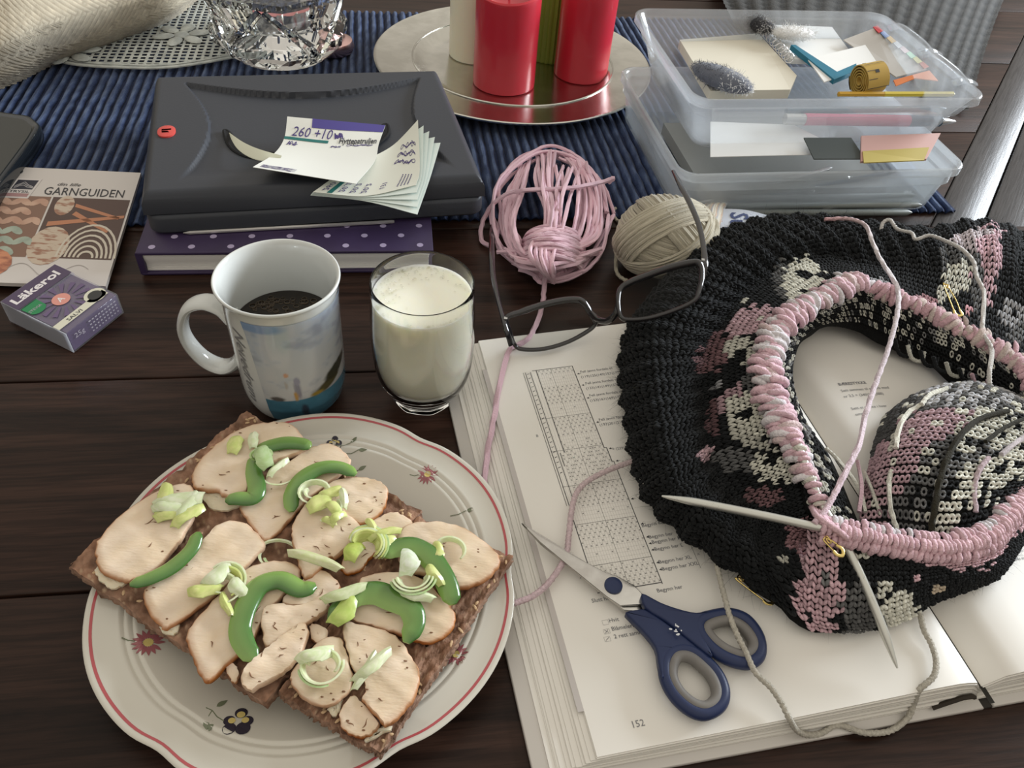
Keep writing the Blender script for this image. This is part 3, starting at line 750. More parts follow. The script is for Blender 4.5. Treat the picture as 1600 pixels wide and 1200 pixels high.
add_text(mb, '25g', lambda P: lside(np.column_stack([LH-.5-P[:, 0], P[:, 1]+1.0]), .01), .4, 0, 0, .9)
for r in range(4):
    for k in range(9): stroke(mb, np.array([(LH-1.9-.3*k-.02*r, 1.45-.3*r), (LH-2.08-.3*k, 1.45-.3*r)]), .10, lambda P: lside(P, .01))
mk('small_print', mb, mat('print_grey', (.35, .32, .36), .6), lk)

# ============================================================ MUG
CER = mat('white_glaze', (.66, .68, .66), .12, coat=.6, spec=.5)
mug = np.array([-14.75, 36.45, 0.02])
mt = thing('mug', mug, 'white china mug with seascape picture and black coffee, left of the milk glass', 'mug')
prof = [(0, .15), (2.7, .12), (2.85, 0), (3.05, .05), (3.32, .45), (3.56, 1.3), (3.62, 3), (3.64, 5), (3.68, 6.8), (3.76, 7.7), (3.92, 8.3), (4.0, 8.46), (3.98, 8.58), (3.85, 8.58), (3.70, 8.35), (3.54, 7.8), (3.42, 6.8), (3.38, 5), (3.33, 3), (3.2, 1.0), (2.5, .55), (0, .45)]
prof = [(r*.94, z*1.17) for r, z in prof]
pr = cr(np.array(prof), 3); pr[:, 0] = np.maximum(pr[:, 0], 0)
mk('cup', MB().lathe(pr, mug, 96), CER, mt)
dirh = at(300, 530, 4)-mug; ah = math.atan2(dirh[1], dirh[0])
hd = np.array([math.cos(ah), math.sin(ah), 0]); 
H_ = [(3.35, 6.4), (4.0, 7.1), (5.0, 7.35), (6.1, 6.7), (6.75, 5.2), (6.7, 3.7), (6.0, 2.3), (5.0, 1.7), (4.1, 2.0), (3.35, 2.9)]
Hp = cr(np.array([mug+hd*a+np.array([0, 0, b]) for a, b in H_]), 6)
rad = np.interp(np.linspace(0, 1, len(Hp)), [0, .1, .5, .9, 1], [.42, .36, .31, .36, .46])
side = np.cross(hd, UZ)
mk('handle', MB().tube(Hp, rad, 16, up=side, flat=2.1), CER, mt)
# coffee with froth
COF = mat('coffee', (.012, .008, .005), .06, spec=.5)
zc = 6.3; rc = 3.14
mk('coffee', MB().lathe([(0, 0), (rc, 0), (rc+.02, .03)], mug+[0, 0, zc], 64), COF, mt)
mb = MB()
for k in range(150):
    a = rng.random()*2*pi; r_ = 2.7*math.sqrt(rng.random()); 
    x, y = r_*math.cos(a), r_*math.sin(a)
    if y < -1.2: continue
    s = .10+.16*rng.random()
    mb.lathe([(s, 0), (s*.9, s*.3), (s*.75, s*.35), (s*.75, 0)], mug+[x, y, zc+.01], 10)
mk('froth', mb, mat('froth', (.10, .075, .05), .25, trans=.3), mt, kind='stuff')
# picture wrapped on the body
def mugpt(P, lift=.05):
    """P: (angle rad, height)"""
    P = np.asarray(P, float); r = np.interp(P[:, 1], [p[1] for p in prof[3:10]], [p[0] for p in prof[3:10]])+lift
    return mug+np.column_stack([r*np.cos(P[:, 0]), r*np.sin(P[:, 0]), P[:, 1]])
seam = 4.42   # left edge of the picture
SKY = bpy.data.materials.new('seascape_print'); SKY.use_nodes = True
nt = SKY.node_tree; b_ = nt.nodes['Principled BSDF']; b_.inputs['Roughness'].default_value = .15; b_.inputs['Coat Weight'].default_value = .5
at_ = nt.nodes.new('ShaderNodeAttribute'); at_.attribute_name = 'Col'; nt.links.new(at_.outputs['Color'], b_.inputs['Base Color'])
na_, nz_ = 120, 90
A_ = np.linspace(0, 3.3, na_); Zz = np.linspace(.42, 9.1, nz_)
def vnoise(shape, cells, seed):
    r = np.random.default_rng(seed); g = r.random((cells[0]+2, cells[1]+2))
    x = np.linspace(0, cells[0], shape[0]); y = np.linspace(0, cells[1], shape[1])
    i = x.astype(int); j = y.astype(int); u = (x-i)[:, None]; v = (y-j)[None]; u = u*u*(3-2*u); v = v*v*(3-2*v)
    return g[i][:, j]*(1-u)*(1-v)+g[i+1][:, j]*u*(1-v)+g[i][:, j+1]*(1-u)*v+g[i+1][:, j+1]*u*v
cl = .5*vnoise((na_, nz_), (7, 9), 1)+.3*vnoise((na_, nz_), (16, 20), 2)+.2*vnoise((na_, nz_), (40, 40), 3)
hz = (Zz-.42)/8.68
C = np.zeros((na_, nz_, 3))
skyb, skyw, skyt, sea = np.array([.30, .38, .52]), np.array([.62, .62, .58]), np.array([.22, .36, .62]), np.array([.06, .17, .24])
for j, h in enumerate(hz):
    base = skyw*(1-h*.6)+skyb*h*.6 if h > .25 else sea
    C[:, j] = base
    if h > .25:
        k_ = np.clip((cl[:, j]-.5)*3, 0, 1)[:, None]*(.15+.6*h); C[:, j] = C[:, j]*(1-k_)+skyt*k_
        g_ = np.clip((cl[:, j]-.56)*6, 0, 1)[:, None]*.4; C[:, j] = C[:, j]*(1-g_)+np.array([.33, .30, .26])*g_
    else:
        C[:, j] = sea*(.8+.7*cl[:, j][:, None])
aa = np.linspace(0, 3.3, na_)[:, None]; hh_ = hz[None]
def blob(ca, ch, ra, rh, c, rot=0.0, soft=.35):
    x = (aa-ca); y = (hh_-ch); xr = x*math.cos(rot)+y*3*math.sin(rot); yr = -x*math.sin(rot)/3+y*math.cos(rot)
    d = np.sqrt((xr/ra)**2+(yr/rh)**2)+.6*(cl-.5); k = np.clip((1-d)/soft, 0, 1)[..., None]; global C; C = C*(1-k)+np.array(c)*k
blob(1.22, .30, .42, .05, (.10, .09, .04), .35); blob(1.55, .40, .42, .06, (.05, .05, .03), .4); blob(1.0, .27, .16, .03, (.35, .25, .05)); blob(.25, .27, .16, .028, (.12, .11, .10))
blob(.66, .36, .07, .13, (.25, .25, .30)); blob(.60, .29, .05, .06, (.50, .30, .08)); blob(.52, .52, .05, .025, (.60, .35, .22)); blob(.68, .45, .07, .05, (.30, .30, .38)); blob(.70, .12, .09, .10, (.05, .07, .10)); blob(.48, .42, .03, .05, (.45, .42, .38))
blob(.25, .97, .5, .06, (.22, .32, .50))
Am, Zm = np.meshgrid(A_, Zz, indexing='ij')
sh = .18*(Zm-.42)/8.68
mk('seascape_picture', MB().grid(mugpt(np.column_stack([(seam+.10+sh*-1+Am).ravel(), Zm.ravel()])).reshape(na_, nz_, 3), C), SKY, mt)
mb = MB()
mu = seam-.36
add_text(mb, 'Neuedrum', lambda P: mugpt(np.column_stack([mu+(P[:, 1])/3.4*1.0-.0+.0*P[:, 0], 8.2-P[:, 0]]), .06), .8, 0, 0, 6.4, shear=.5)
mk('script_lettering', mb, INK_GREY, mt)

# ============================================================ MILK GLASS
mg = np.array([-6.1, 37.5, 0.02])
gt = thing('drinking_glass', mg, 'short round drinking glass full of milk, right of the mug', 'glass')
def oct_(th, r, z): 
    k = np.clip((2.2-z)/2.2, 0, 1); return r*(1-.035*k*np.abs(np.cos(4*th))), z
gout = [(0, 0), (2.1, 0), (2.25, .1), (2.2, .3), (2.45, .6), (3.0, 1.3), (3.38, 2.3), (3.52, 3.6), (3.55, 4.8), (3.5, 6.0), (3.42, 7.2), (3.38, 8.0), (3.32, 8.08), (3.26, 8.0), (3.30, 7.2), (3.37, 6.0), (3.42, 4.8), (3.38, 3.6), (3.22, 2.35), (2.75, 1.4), (1.6, .85), (0, .75)]
gout = [(r*.95, z*1.22) for r, z in gout]
gp = cr(np.array(gout), 3); gp[:, 0] = np.maximum(gp[:, 0], 0)
mk('glass', MB().lathe(gp, mg, 72, oct_), glass('clear_glass', (.99, 1, .99), 1.42), gt)
MILK = mat('milk', (.88, .87, .74), .25, sss=.8, sss_r=(1, .9, .7))
mo = [(0, .77), (1.55, .87), (2.72, 1.42), (3.19, 2.37), (3.35, 3.6), (3.39, 4.8), (3.34, 6.0), (3.285, 6.95), (3.27, 7.25), (3.1, 7.17), (0, 7.15)]
mo = [(r*.95, z*1.22) for r, z in mo]
mk('milk', MB().lathe(mo, mg, 64), MILK, gt)
mb = MB()
for k in range(130):
    a = rng.normal(2.2, 1.0) if k < 95 else rng.random()*2*pi; r_ = 2.92*(1-.25*abs(rng.normal())) if k < 95 else 2.92
    s = .05+.10*rng.random()
    mb.ball(mg+[r_*math.cos(a), r_*math.sin(a), 8.76], s*.8, 8, 4)
mk('froth', mb, glass('bubble_film', (.95, .95, .92), 1.2), gt, kind='stuff')
# ============================================================ PLATE
PLC = np.array([-9.85, 21.85, 0.02]); PR = 11.25
PLATE = mat('cream_glaze', (.60, .575, .50), .16, coat=.5)
pk = [(0, .42), (5.8, .42), (6.9, .62), (7.8, 1.05), (8.7, 1.36), (8.85, 1.46), (9.0, 1.50), (9.1, 1.43), (9.25, 1.54), (9.4, 1.57), (9.5, 1.50), (9.65, 1.61), (9.8, 1.64), (9.9, 1.58), (10.7, 1.80), (11.1, 1.90), (11.25, 1.90)]
def plz(r): return np.interp(r, [p[0] for p in pk], [p[1] for p in pk])
def scal(th, r, z):
    d = (th+.42) % (pi/3)-pi/6
    s = .010*np.cos(6*(th+.42)+pi)*-1 - .020*np.exp(-(d/.10)**2)
    return r*(1+s*np.clip((r-7.5)/3.5, 0, 1)), z
prof = pk+[(11.3, 1.84), (11.2, 1.72), (9.5, 1.2), (7.6, .75), (6.6, .15), (6.4, 0), (6.0, 0), (5.9, .2), (0, .2)]
plate = thing('dinner_plate', PLC, 'cream china plate with scalloped pink-lined rim and flower sprigs, under the sandwiches', 'plate')
mk('dish', MB().lathe(prof[::-1], PLC, 180, scal), PLATE, plate, ang=60)
th = np.linspace(0, 2*pi, 181)[:-1]; 
def rim(r0, lift):
    r, _ = scal(th, np.full(180, r0), 0); return np.column_stack([PLC[0]+r*np.cos(th), PLC[1]+r*np.sin(th), PLC[2]+plz(np.full(180, r0))+lift])
a, b = rim(10.86, .012), rim(11.0, .012)
mk('pink_line', MB().add(np.concatenate([a, b]), [(i, (i+1) % 180, 180+(i+1) % 180, 180+i) for i in range(180)]), mat('pink_glaze', (.45, .09, .10), .2), plate)
def platept(P, c, ax, ay, lift=.02):
    """local cm -> plate surface around world xy c"""
    P = np.asarray(P, float); q = c[:2]+P[:, 0:1]*ax[:2]+P[:, 1:2]*ay[:2]
    r = np.linalg.norm(q-PLC[:2], axis=1)
    return np.column_stack([q, PLC[2]+plz(r)+lift])
def on_plate(px, py):
    h = 1.0
    for _ in range(6):
        p = at(px, py, h); h = float(PLC[2]+plz(np.linalg.norm(p[:2]-PLC[:2])))
    return at(px, py, h)
ROSE = mat('rose_glaze', (.34, .12, .13), .25); YEL = mat('yellow_glaze', (.62, .50, .18), .25); GRN = mat('sage_glaze', (.17, .19, .12), .25); BLKG = mat('plum_glaze', (.035, .03, .045), .25)
def petal(l, w_, t, off=.3, n=8):
    u = np.linspace(0, 1, n); x = off+l*u; y = w_*np.sin(pi*u**.8)
    P = np.vstack([np.column_stack([x, y]), np.column_stack([x[::-1][1:-1], -y[::-1][1:-1]])]); c, s = math.cos(t), math.sin(t)
    return P@np.array([[c, s], [-s, c]])
EX, EY = np.array([1.0, 0, 0]), np.array([0, 1.0, 0])
def daisy(px, py, s=1.0, t0=0.0):
    c = on_plate(px, py); mb = MB()
    for k in range(15): mb.add(platept(petal(.50*s, .085*s, t0+k*2*pi/15.6, .18*s), c, EX, EY), [tuple(range(14))])
    mk('daisy_petals', mb, ROSE, plate, smooth=False)
    mk('daisy_centre', MB().add(platept(ell(0, 0, .2*s, .2*s), c, EX, EY, .025), [tuple(range(16))]), YEL, plate, smooth=False)
    mb = MB(); stroke(mb, np.array([(-.55, -.05), (-.8, -.1), (-1.1, -.02)])*s, .06, lambda P: platept(P, c, EX, EY)); mk('daisy_stem', mb, GRN, plate, smooth=False)
daisy(668, 742); daisy(232, 1004, 1.15, .3); daisy(712, 1022, 1.0, .2)
def pansy(px, py, s=1.0, flip=1, leafs=True):
    c = on_plate(px, py); mb = MB(); mb2 = MB()
    for (x, y, r) in ((-.02, .42, .26), (-.36, -.0, .24), (.36, .10, .24)): mb.add(platept(ell(x*s, y*s, r*s, r*.95*s), c, EX, EY), [tuple(range(16))])
    for (x, y, r) in ((-.22, -.36, .27), (.30, -.26, .30)): mb.add(platept(ell(x*s, y*s, r*s, r*s), c, EX, EY, .022), [tuple(range(16))])
    for (x, y, r) in ((.0, .34, .17), (-.26, .02, .15), (.26, .12, .15)): mb2.add(platept(ell(x*s, y*s, r*s, r*.9*s), c, EX, EY, .028), [tuple(range(16))])
    mk('pansy_petals', mb, BLKG, plate, smooth=False); mk('pansy_blush', mb2, YEL, plate, smooth=False)
    if leafs:
        mb = MB(); stroke(mb, np.array([(-.55, -.05), (-.9, .1), (-1.2, .35), (-1.55, .45)])*s, .05, lambda P: platept(P, c, EX, EY))
        stroke(mb, np.array([(-1.2, .35), (-1.25, .0), (-1.15, -.3)])*s, .05, lambda P: platept(P, c, EX, EY))
        for (x, y, t) in ((-1.1, .55, .9), (-1.25, -.1, -1.2), (-1.0, -.1, -1.5)):
            mb.add(platept(petal(.5*s, .12*s, t, 0)+np.array([x*s, y*s]), c, EX, EY), [tuple(range(14))])
        mk('pansy_leaves', mb, GRN, plate, smooth=False)
pansy(372, 1128, 1.15); pansy(522, 694, .8, leafs=False)
for px, py, t in ((548, 692, 1.0), (560, 703, .1), (560, 735, .6), (728, 798, .3)):
    c = on_plate(px, py); mb = MB().add(platept(petal(.55, .12, t, 0), c, EX, EY), [tuple(range(14))]); stroke(mb, np.array([(0, 0), (-.4, -.25), (-.9, -.3)]), .05, lambda P: platept(P, c, EX, EY)); mk('leaf_sprig', mb, GRN, plate, smooth=False)

# ============================================================ CRISPBREADS
BREAD = mat('rye_crust', attr=True, rough=.9, bump=.9, bs=350, c2=(.62, .55, .5), ns=120, ramp=(.4, .6))
SEED = mat('oat_flake', (.55, .38, .22), .8)
def bread(corn, label, seed, zb=2.02, zt=2.62):
    c = [at(px, py, zt) for px, py in corn]; N_ = 84
    u = np.linspace(0, 1, N_); U, W = np.meshgrid(u, u, indexing='ij')
    e1 = vnoise((N_, N_), (30, 30), seed)-.5; e2 = vnoise((N_, N_), (12, 12), seed+1)-.5; e3 = np.random.default_rng(seed).random((N_, N_))-.5
    Pxy = (c[0][:2]*((1-U)*(1-W))[..., None]+c[1][:2]*(U*(1-W))[..., None]+c[2][:2]*(U*W)[..., None]+c[3][:2]*((1-U)*W)[..., None])
    cen = Pxy.mean((0, 1)); rag = ((vnoise((N_, N_), (22, 22), seed+5)-.5)*.028)[..., None]
    edge = (np.minimum(np.minimum(U, 1-U), np.minimum(W, 1-W)) < .02)[..., None]
    Pxy = Pxy+(Pxy-cen)*rag*np.where(edge, 1, .3)
    dm = np.minimum(np.minimum(U, 1-U), np.minimum(W, 1-W))
    z = zt+.22*e1+.18*e2+.09*e3+.10*np.exp(-(dm/.03)**2)-.09*(np.cos(U*pi*15)*np.cos(W*pi*15) > .72)
    V = np.concatenate([Pxy, z[..., None]], -1)
    br = (.55+.9*(e1+.5)*.6+.5*(e2+.5)+.3*e3)[..., None]
    C = np.array([.30, .175, .115])*br; C = np.where((e3 > .46)[..., None], np.array([.50, .36, .24]), C)
    mb = MB().grid(V, C)
    ring = [(i, 0) for i in range(N_)]+[(N_-1, j) for j in range(1, N_)]+[(i, N_-1) for i in range(N_-2, -1, -1)]+[(0, j) for j in range(N_-2, 0, -1)]
    top = np.array([V[i, j] for i, j in ring]); n = len(ring); ctr = np.array([*cen, 0])
    r_ = np.random.default_rng(seed+9)
    lays = [top]
    for q, o in ((.7, .06), (.45, -.05), (.2, .08), (0, -.02)):
        p = top.copy(); p[:, 2] = zb+(top[:, 2]-zb)*q+(.04*r_.standard_normal(n) if q else 0); p[:, :2] += unit(top[:, :2]-cen)*(o+.05*r_.standard_normal(n))[:, None]; lays.append(p)
    Cs = np.array([.34, .21, .145])*(.7+.6*r_.random((n*5, 1)))
    mb.add(np.concatenate(lays), [(k*n+i, (k+1)*n+i, (k+1)*n+(i+1) % n, k*n+(i+1) % n) for k in range(4) for i in range(n)]+[tuple(4*n+i for i in range(n-1, -1, -1))], Cs)
    t = thing('crispbread', [*cen, zb], label, 'crispbread', 'rye crispbreads on the plate')
    mk('crust', mb, BREAD, t, ang=0)
    mb = MB()
    for k in range(70):
        i, j = r_.integers(2, N_-2, 2); 
        if r_.random() < .6: 
            if r_.random() < .5: i = int(r_.choice([2, 3, 4, N_-4, N_-3]))
            else: j = int(r_.choice([2, 3, 4, N_-4, N_-3]))
        a = r_.random()*3; R = np.array([(math.cos(a), math.sin(a), 0), (-math.sin(a), math.cos(a), .1), (0, 0, 1)])
        mb.ball(V[i, j]+[0, 0, .02], (.13+.1*r_.random(), .08, .05), 7, 3, fr=R)
    mk('oat_flakes', mb, SEED, t, kind='stuff')
    return V
bread([(386, 643), (105, 886), (416, 1098), (657, 800)], 'large square rye crispbread at the back left of the plate under most of the chicken', 21)
bread([(645, 806), (437, 1082), (594, 1180), (801, 872)], 'narrow rye crispbread at the front right of the plate', 33, 2.04, 2.64)

# butter smears
BUT = mat('butter', (.72, .63, .46), .45, sss=.3, bump=.4, bs=300)
def smear(poly, z, label):
    P = cr(pts([(x, y, z) for x, y in poly]), 4, closed=True); P[:, :2] += rng.standard_normal((len(P), 2))*.03
    c = P.mean(0); n = len(P); mb = MB()
    V = np.concatenate([P-[0, 0, .15], P, c+(P-c)*.7+[0, 0, .07], c+(P-c)*.3+[0, 0, .05]+rng.standard_normal(P.shape)*.03])
    mb.add(V, [(k*n+i, k*n+(i+1) % n, (k+1)*n+(i+1) % n, (k+1)*n+i) for k in range(3) for i in range(n)]+[tuple(3*n+i for i in range(n))])
    mk('butter_smear', mb, BUT, label=label, cat='butter')
smear([(147, 890), (155, 905), (170, 918), (190, 915), (200, 905), (180, 900), (160, 885)], 2.86, 'butter smear beside the leftmost chicken slice')
smear([(570, 1160), (590, 1150), (612, 1140), (605, 1132), (590, 1140), (575, 1150)], 2.86, 'butter smear at the front corner of the narrow crispbread')
smear([(512, 1110), (522, 1120), (530, 1112), (536, 1092), (528, 1088), (518, 1098)], 2.86, 'butter smear left of the small front chicken piece')
smear([(248, 980), (262, 992), (275, 990), (280, 975), (262, 975)], 2.84, 'butter smear below the second chicken slice on the left')
smear([(318, 773), (325, 790), (345, 798), (368, 792), (384, 782), (362, 768), (335, 768)], 2.9, 'ragged white smear between the two upper left chicken slices')

# ============================================================ CHICKEN SLICES
MEAT = mat('cooked_chicken', attr=True, rough=.5, c2=(.92, .885, .80), ns=70, ramp=(.35, .65), bump=.45, bs=110, bstretch=(1, 3.5, 1), sss=.06, sss_r=(1, .5, .3))
CRK = mat('roast_crack', (.20, .10, .05), .7)
def chicken(poly, z, th, tilt, label, seed, roast=(.2, 1.0), cracks=3):
    """tilt=(dz/dx, dz/dy); th thickness cm"""
    P = cr(pts([(x, y, z) for x, y in poly]), 5, closed=True)
    r_ = np.random.default_rng(seed); n = len(P)
    P[:, :2] += r_.standard_normal((n, 2))*.025
    ar = np.sum(P[:, 0]*np.roll(P[:, 1], -1)-np.roll(P[:, 0], -1)*P[:, 1])
    if ar < 0: P = P[::-1]
    c = P.mean(0)
    pale = np.array([.76, .62, .475]); warm = np.array([.66, .46, .32]); org = np.array([.44, .17, .05]); drk = np.array([.17, .06, .02])
    ang_ = np.arctan2(P[:, 1]-c[1], P[:, 0]-c[0])
    ro = np.clip(.5+.6*np.cos(ang_-roast[0]*2*pi), 0, 1)*roast[1]
    rings, cols = [], []
    def sm(Q, k):
        for _ in range(k): Q = (np.roll(Q, 1, 0)+np.roll(Q, -1, 0)+2*Q)/4
        return Q
    ph_ = r_.random(6)*6
    def ring(s, dz, mixer, noise=.0):
        q = c+(sm(P, 0 if s > .93 else 12)-c)*s; q = q.copy()
        q[:, 2] = z+dz+(.05*np.sin(q[:, 0]*1.9+ph_[0])*np.sin(q[:, 1]*2.3+ph_[1])+.03*np.sin(q[:, 0]*4.1+ph_[2]+q[:, 1]*2)*np.sin(q[:, 1]*5+ph_[3]))*(s < .99)
        rings.append(q+r_.standard_normal((n, 3))*(noise if s > .93 else 0)); 
        bl_ = 1+.07*np.sin(q[:, 0]*3.1+ph_[4])*np.sin(q[:, 1]*2.7+ph_[5]) if s < .93 else np.ones(n)
        cols.append(mixer*bl_[:, None])
    k = ro[:, None]
    side = org*(.35+.65*k)+pale*(1-(.35+.65*k)); sd = side*(1-.35*k)+drk*.35*k
    ring(.94, -th, sd*.8); ring(1.005, -th*.75, sd, .012); ring(1.015, -th*.35, side, .012); ring(.995, -.03, side*.6+warm*.4, .01)
    ring(.955, .012, warm*(k*.6)+pale*(1-k*.6)); ring(.86, .02, pale*np.ones((n, 1)), .006); ring(.73, .03, pale*1.0*np.ones((n, 1))); ring(.6, .035, pale*1.02*np.ones((n, 1)), .018); ring(.45, .035, pale*1.03*np.ones((n, 1))); ring(.3, .03, pale*1.03*np.ones((n, 1)), .018); ring(.15, .03, pale*1.03*np.ones((n, 1)))
    V = np.concatenate(rings); C = np.concatenate(cols); 
    V[:, 2] += (V[:, 0]-c[0])*tilt[0]+(V[:, 1]-c[1])*tilt[1]
    nr = len(rings)
    f = [tuple(range(n-1, -1, -1))]+[(j*n+i, j*n+(i+1) % n, (j+1)*n+(i+1) % n, (j+1)*n+i) for j in range(nr-1) for i in range(n)]
    V = np.concatenate([V, [[c[0], c[1], z+.035]]]); C = np.concatenate([C, [pale*1.03]]); m = len(V)-1
    f += [((nr-1)*n+i, (nr-1)*n+(i+1) % n, m) for i in range(n)]
    t = thing('chicken_slice', [c[0], c[1], z-th], label, 'chicken slice', 'cold roast chicken slices on the crispbreads')
    mk('meat', MB().add(V, f, C), MEAT, t, ang=50)
    mb = MB()
    for q in range(cracks):
        s0 = .15+.6*r_.random(); i0 = r_.integers(n); p0 = c+(P[i0]-c)*s0
        d = unit(np.roll(P, -2, 0)[i0]-P[i0]); L_ = .15+.4*r_.random()
        pp = [p0+d*L_*(u-.5)+np.array([0, 0, .0])+unit(P[i0]-c)*.05*math.sin(u*5+q) for u in np.linspace(0, 1, 6)]
        pp = np.array(pp); pp[:, 2] = z+.045+(pp[:, 0]-c[0])*tilt[0]+(pp[:, 1]-c[1])*tilt[1]
        mb.tube(pp, [.006, .024, .035, .028, .016, .005], 5, flat=.6)
    for q in range(cracks+1):
        s0 = .55+.40*r_.random(); i0 = r_.integers(n); p0 = c+(P[i0]-c)*s0; p0[2] = z+.03+(p0[0]-c[0])*tilt[0]+(p0[1]-c[1])*tilt[1]
        mb.ball(p0, (.05+.06*r_.random(), .03+.03*r_.random(), .02), 6, 3)
    if cracks: mk('crack', mb, CRK, t, kind='stuff')
CH = [
 ([(305, 774), (292, 756), (260, 760), (230, 775), (187, 805), (155, 840), (149, 865), (157, 890), (185, 903), (207, 905), (240, 890), (270, 857), (285, 835), (304, 802)], 3.25, .42, (.0, .0), 'large oval chicken slice at the far left corner of the bread', (.55, 1.0), 5),
 ([(475, 685), (450, 660), (412, 660), (375, 670), (337, 695), (307, 725), (300, 750), (310, 763), (337, 765), (360, 775), (387, 762), (395, 732), (420, 722), (450, 712), (482, 697)], 3.3, .45, (0, 0), 'large chicken slice at the back corner next to the mug', (.5, .9), 5),
 ([(488, 698), (520, 694), (542, 712), (545, 727), (522, 747), (480, 780), (470, 790), (450, 815), (420, 842), (404, 835), (385, 808), (375, 790), (392, 782), (409, 760), (419, 739), (445, 724)], 3.12, .38, (.01, .0), 'long chicken slice crossing the middle of the back bread under two pepper strips', (.75, .7), 4),
 ([(317, 842), (345, 818), (380, 816), (404, 838), (411, 855), (372, 895), (320, 940), (265, 978), (248, 973), (230, 950), (225, 925), (240, 905), (285, 872)], 3.22, .42, (.0, .015), 'long chicken slice under the leek pile in the left middle', (.6, 1.0), 5),
 ([(380, 892), (420, 876), (458, 880), (468, 900), (440, 930), (410, 965), (392, 1005), (362, 1030), (335, 1057), (320, 1062), (307, 1040), (293, 1002), (298, 978), (340, 930)], 3.3, .5, (-.01, .0), 'chicken slice with orange roasted edge at the front left of the bread', (.62, 1.2), 4),
 ([(487, 780), (470, 795), (457, 825), (458, 850), (470, 890), (478, 903), (500, 888), (514, 870), (525, 870), (555, 842), (563, 822), (545, 803), (520, 780)], 3.45, .42, (0, 0), 'heart-shaped chicken slice with yellow leek bits in the centre', (.7, .9), 5),
 ([(503, 768), (522, 750), (560, 745), (590, 750), (605, 762), (603, 785), (590, 805), (566, 818), (545, 808), (515, 795)], 3.3, .38, (0, -.01), 'chicken slice with dark specks right of the long middle slice', (.9, 1.0), 7),
 ([(595, 806), (620, 800), (643, 816), (620, 838), (600, 848), (580, 868), (562, 890), (540, 894), (534, 880), (550, 842), (570, 822)], 3.15, .36, (0, 0), 'narrow chicken piece under the layered leek between the breads', (.65, 1.2), 3),
 ([(622, 832), (645, 817), (682, 815), (720, 822), (757, 845), (780, 870), (771, 893), (745, 911), (720, 917), (703, 906), (670, 897), (640, 890), (622, 868)], 3.35, .45, (0, 0), 'large oval chicken slice at the right corner of the narrow bread', (.9, .9), 6),
 ([(560, 912), (570, 900), (615, 893), (660, 905), (692, 935), (709, 957), (707, 980), (680, 1001), (655, 1000), (615, 987), (580, 975), (548, 962)], 3.28, .42, (0, 0), 'chicken slice under the big glossy pepper strip', (.92, 1.1), 4),
 ([(540, 972), (560, 974), (610, 988), (638, 1018), (654, 1050), (652, 1075), (632, 1110), (605, 1131), (588, 1118), (566, 1092), (572, 1070), (550, 1040), (545, 1020), (536, 990)], 3.4, .45, (0, 0), 'long chicken slice at the front of the narrow bread', (.85, 1.0), 5),
 ([(455, 1050), (477, 1025), (502, 1000), (530, 996), (541, 1020), (551, 1060), (540, 1085), (510, 1102), (477, 1092), (457, 1070)], 3.3, .38, (0, 0), 'ragged chicken slice with curled leek at the front left of the narrow bread', (.6, .5), 5),
 ([(530, 1117), (551, 1086), (566, 1098), (592, 1130), (580, 1145), (560, 1151), (540, 1141)], 3.12, .36, (0, 0), 'small chicken piece with orange skin at the front corner', (.72, 1.3), 2),
 ([(377, 1050), (400, 1026), (425, 1005), (455, 982), (474, 972), (481, 987), (470, 1020), (446, 1045), (425, 1060), (387, 1076)], 3.62, .5, (0, 0), 'finger-shaped chicken strip lying on top at the front of the large bread', (.3, .3), 6),
 ([(412, 950), (437, 942), (465, 945), (500, 936), (513, 947), (495, 962), (470, 978), (440, 996), (418, 1010), (409, 985)], 3.5, .5, (0, .0), 'thick chicken strip inside the curve of the long pepper strip', (.75, .4), 4),
 ([(441, 938), (470, 908), (502, 890), (530, 912), (522, 930), (495, 938), (465, 946)], 3.3, .4, (0, 0), 'chicken piece behind the thick strip in the centre', (.1, .9), 2),
 ([(483, 978), (497, 975), (512, 986), (505, 1003), (490, 1000)], 3.2, .35, (0, 0), 'tiny chicken scrap between the two crispbreads', (.5, .8), 0),
 ([(353, 1038), (365, 1037), (374, 1052), (366, 1066), (356, 1055)], 3.05, .3, (0, 0), 'tiny orange chicken crumb at the front edge of the large bread', (.6, 1.4), 0),
]
for i, (poly, z, th_, tilt, lab, ro, ck) in enumerate(CH): chicken(poly, z, th_, tilt, lab, 100+i, ro, ck)

# ============================================================ PEPPER STRIPS
PEP = mat('green_pepper', attr=True, rough=.22, coat=.5, sss=.15, sss_r=(.3, 1, .2))
def pepper(path, wd, z, label):
    P = cr(pts([(x, y, z+(h if h else 0)) for x, y, h in path]), 7); n = len(P)
    w_ = wd*np.interp(np.linspace(0, 1, n), [0, .06, .2, .5, .8, .94, 1], [.35, .8, .95, 1.08, .98, .8, .3])
    T = unit(np.gradient(P, axis=0)); S_ = unit(np.cross(T, UZ)); 
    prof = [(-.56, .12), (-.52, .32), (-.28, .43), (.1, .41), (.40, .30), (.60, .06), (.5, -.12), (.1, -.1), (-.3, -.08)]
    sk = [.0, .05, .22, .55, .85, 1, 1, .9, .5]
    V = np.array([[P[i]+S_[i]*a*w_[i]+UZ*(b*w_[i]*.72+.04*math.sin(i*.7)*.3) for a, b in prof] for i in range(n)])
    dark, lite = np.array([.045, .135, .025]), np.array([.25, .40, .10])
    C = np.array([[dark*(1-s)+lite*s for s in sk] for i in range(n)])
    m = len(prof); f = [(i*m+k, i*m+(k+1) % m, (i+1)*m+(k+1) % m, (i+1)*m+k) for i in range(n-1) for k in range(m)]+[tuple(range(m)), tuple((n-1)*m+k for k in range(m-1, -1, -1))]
    mk('pepper_strip', MB().add(V, f, C), PEP, label=label, cat='pepper strip', group='green pepper strips on the sandwiches', ang=70)
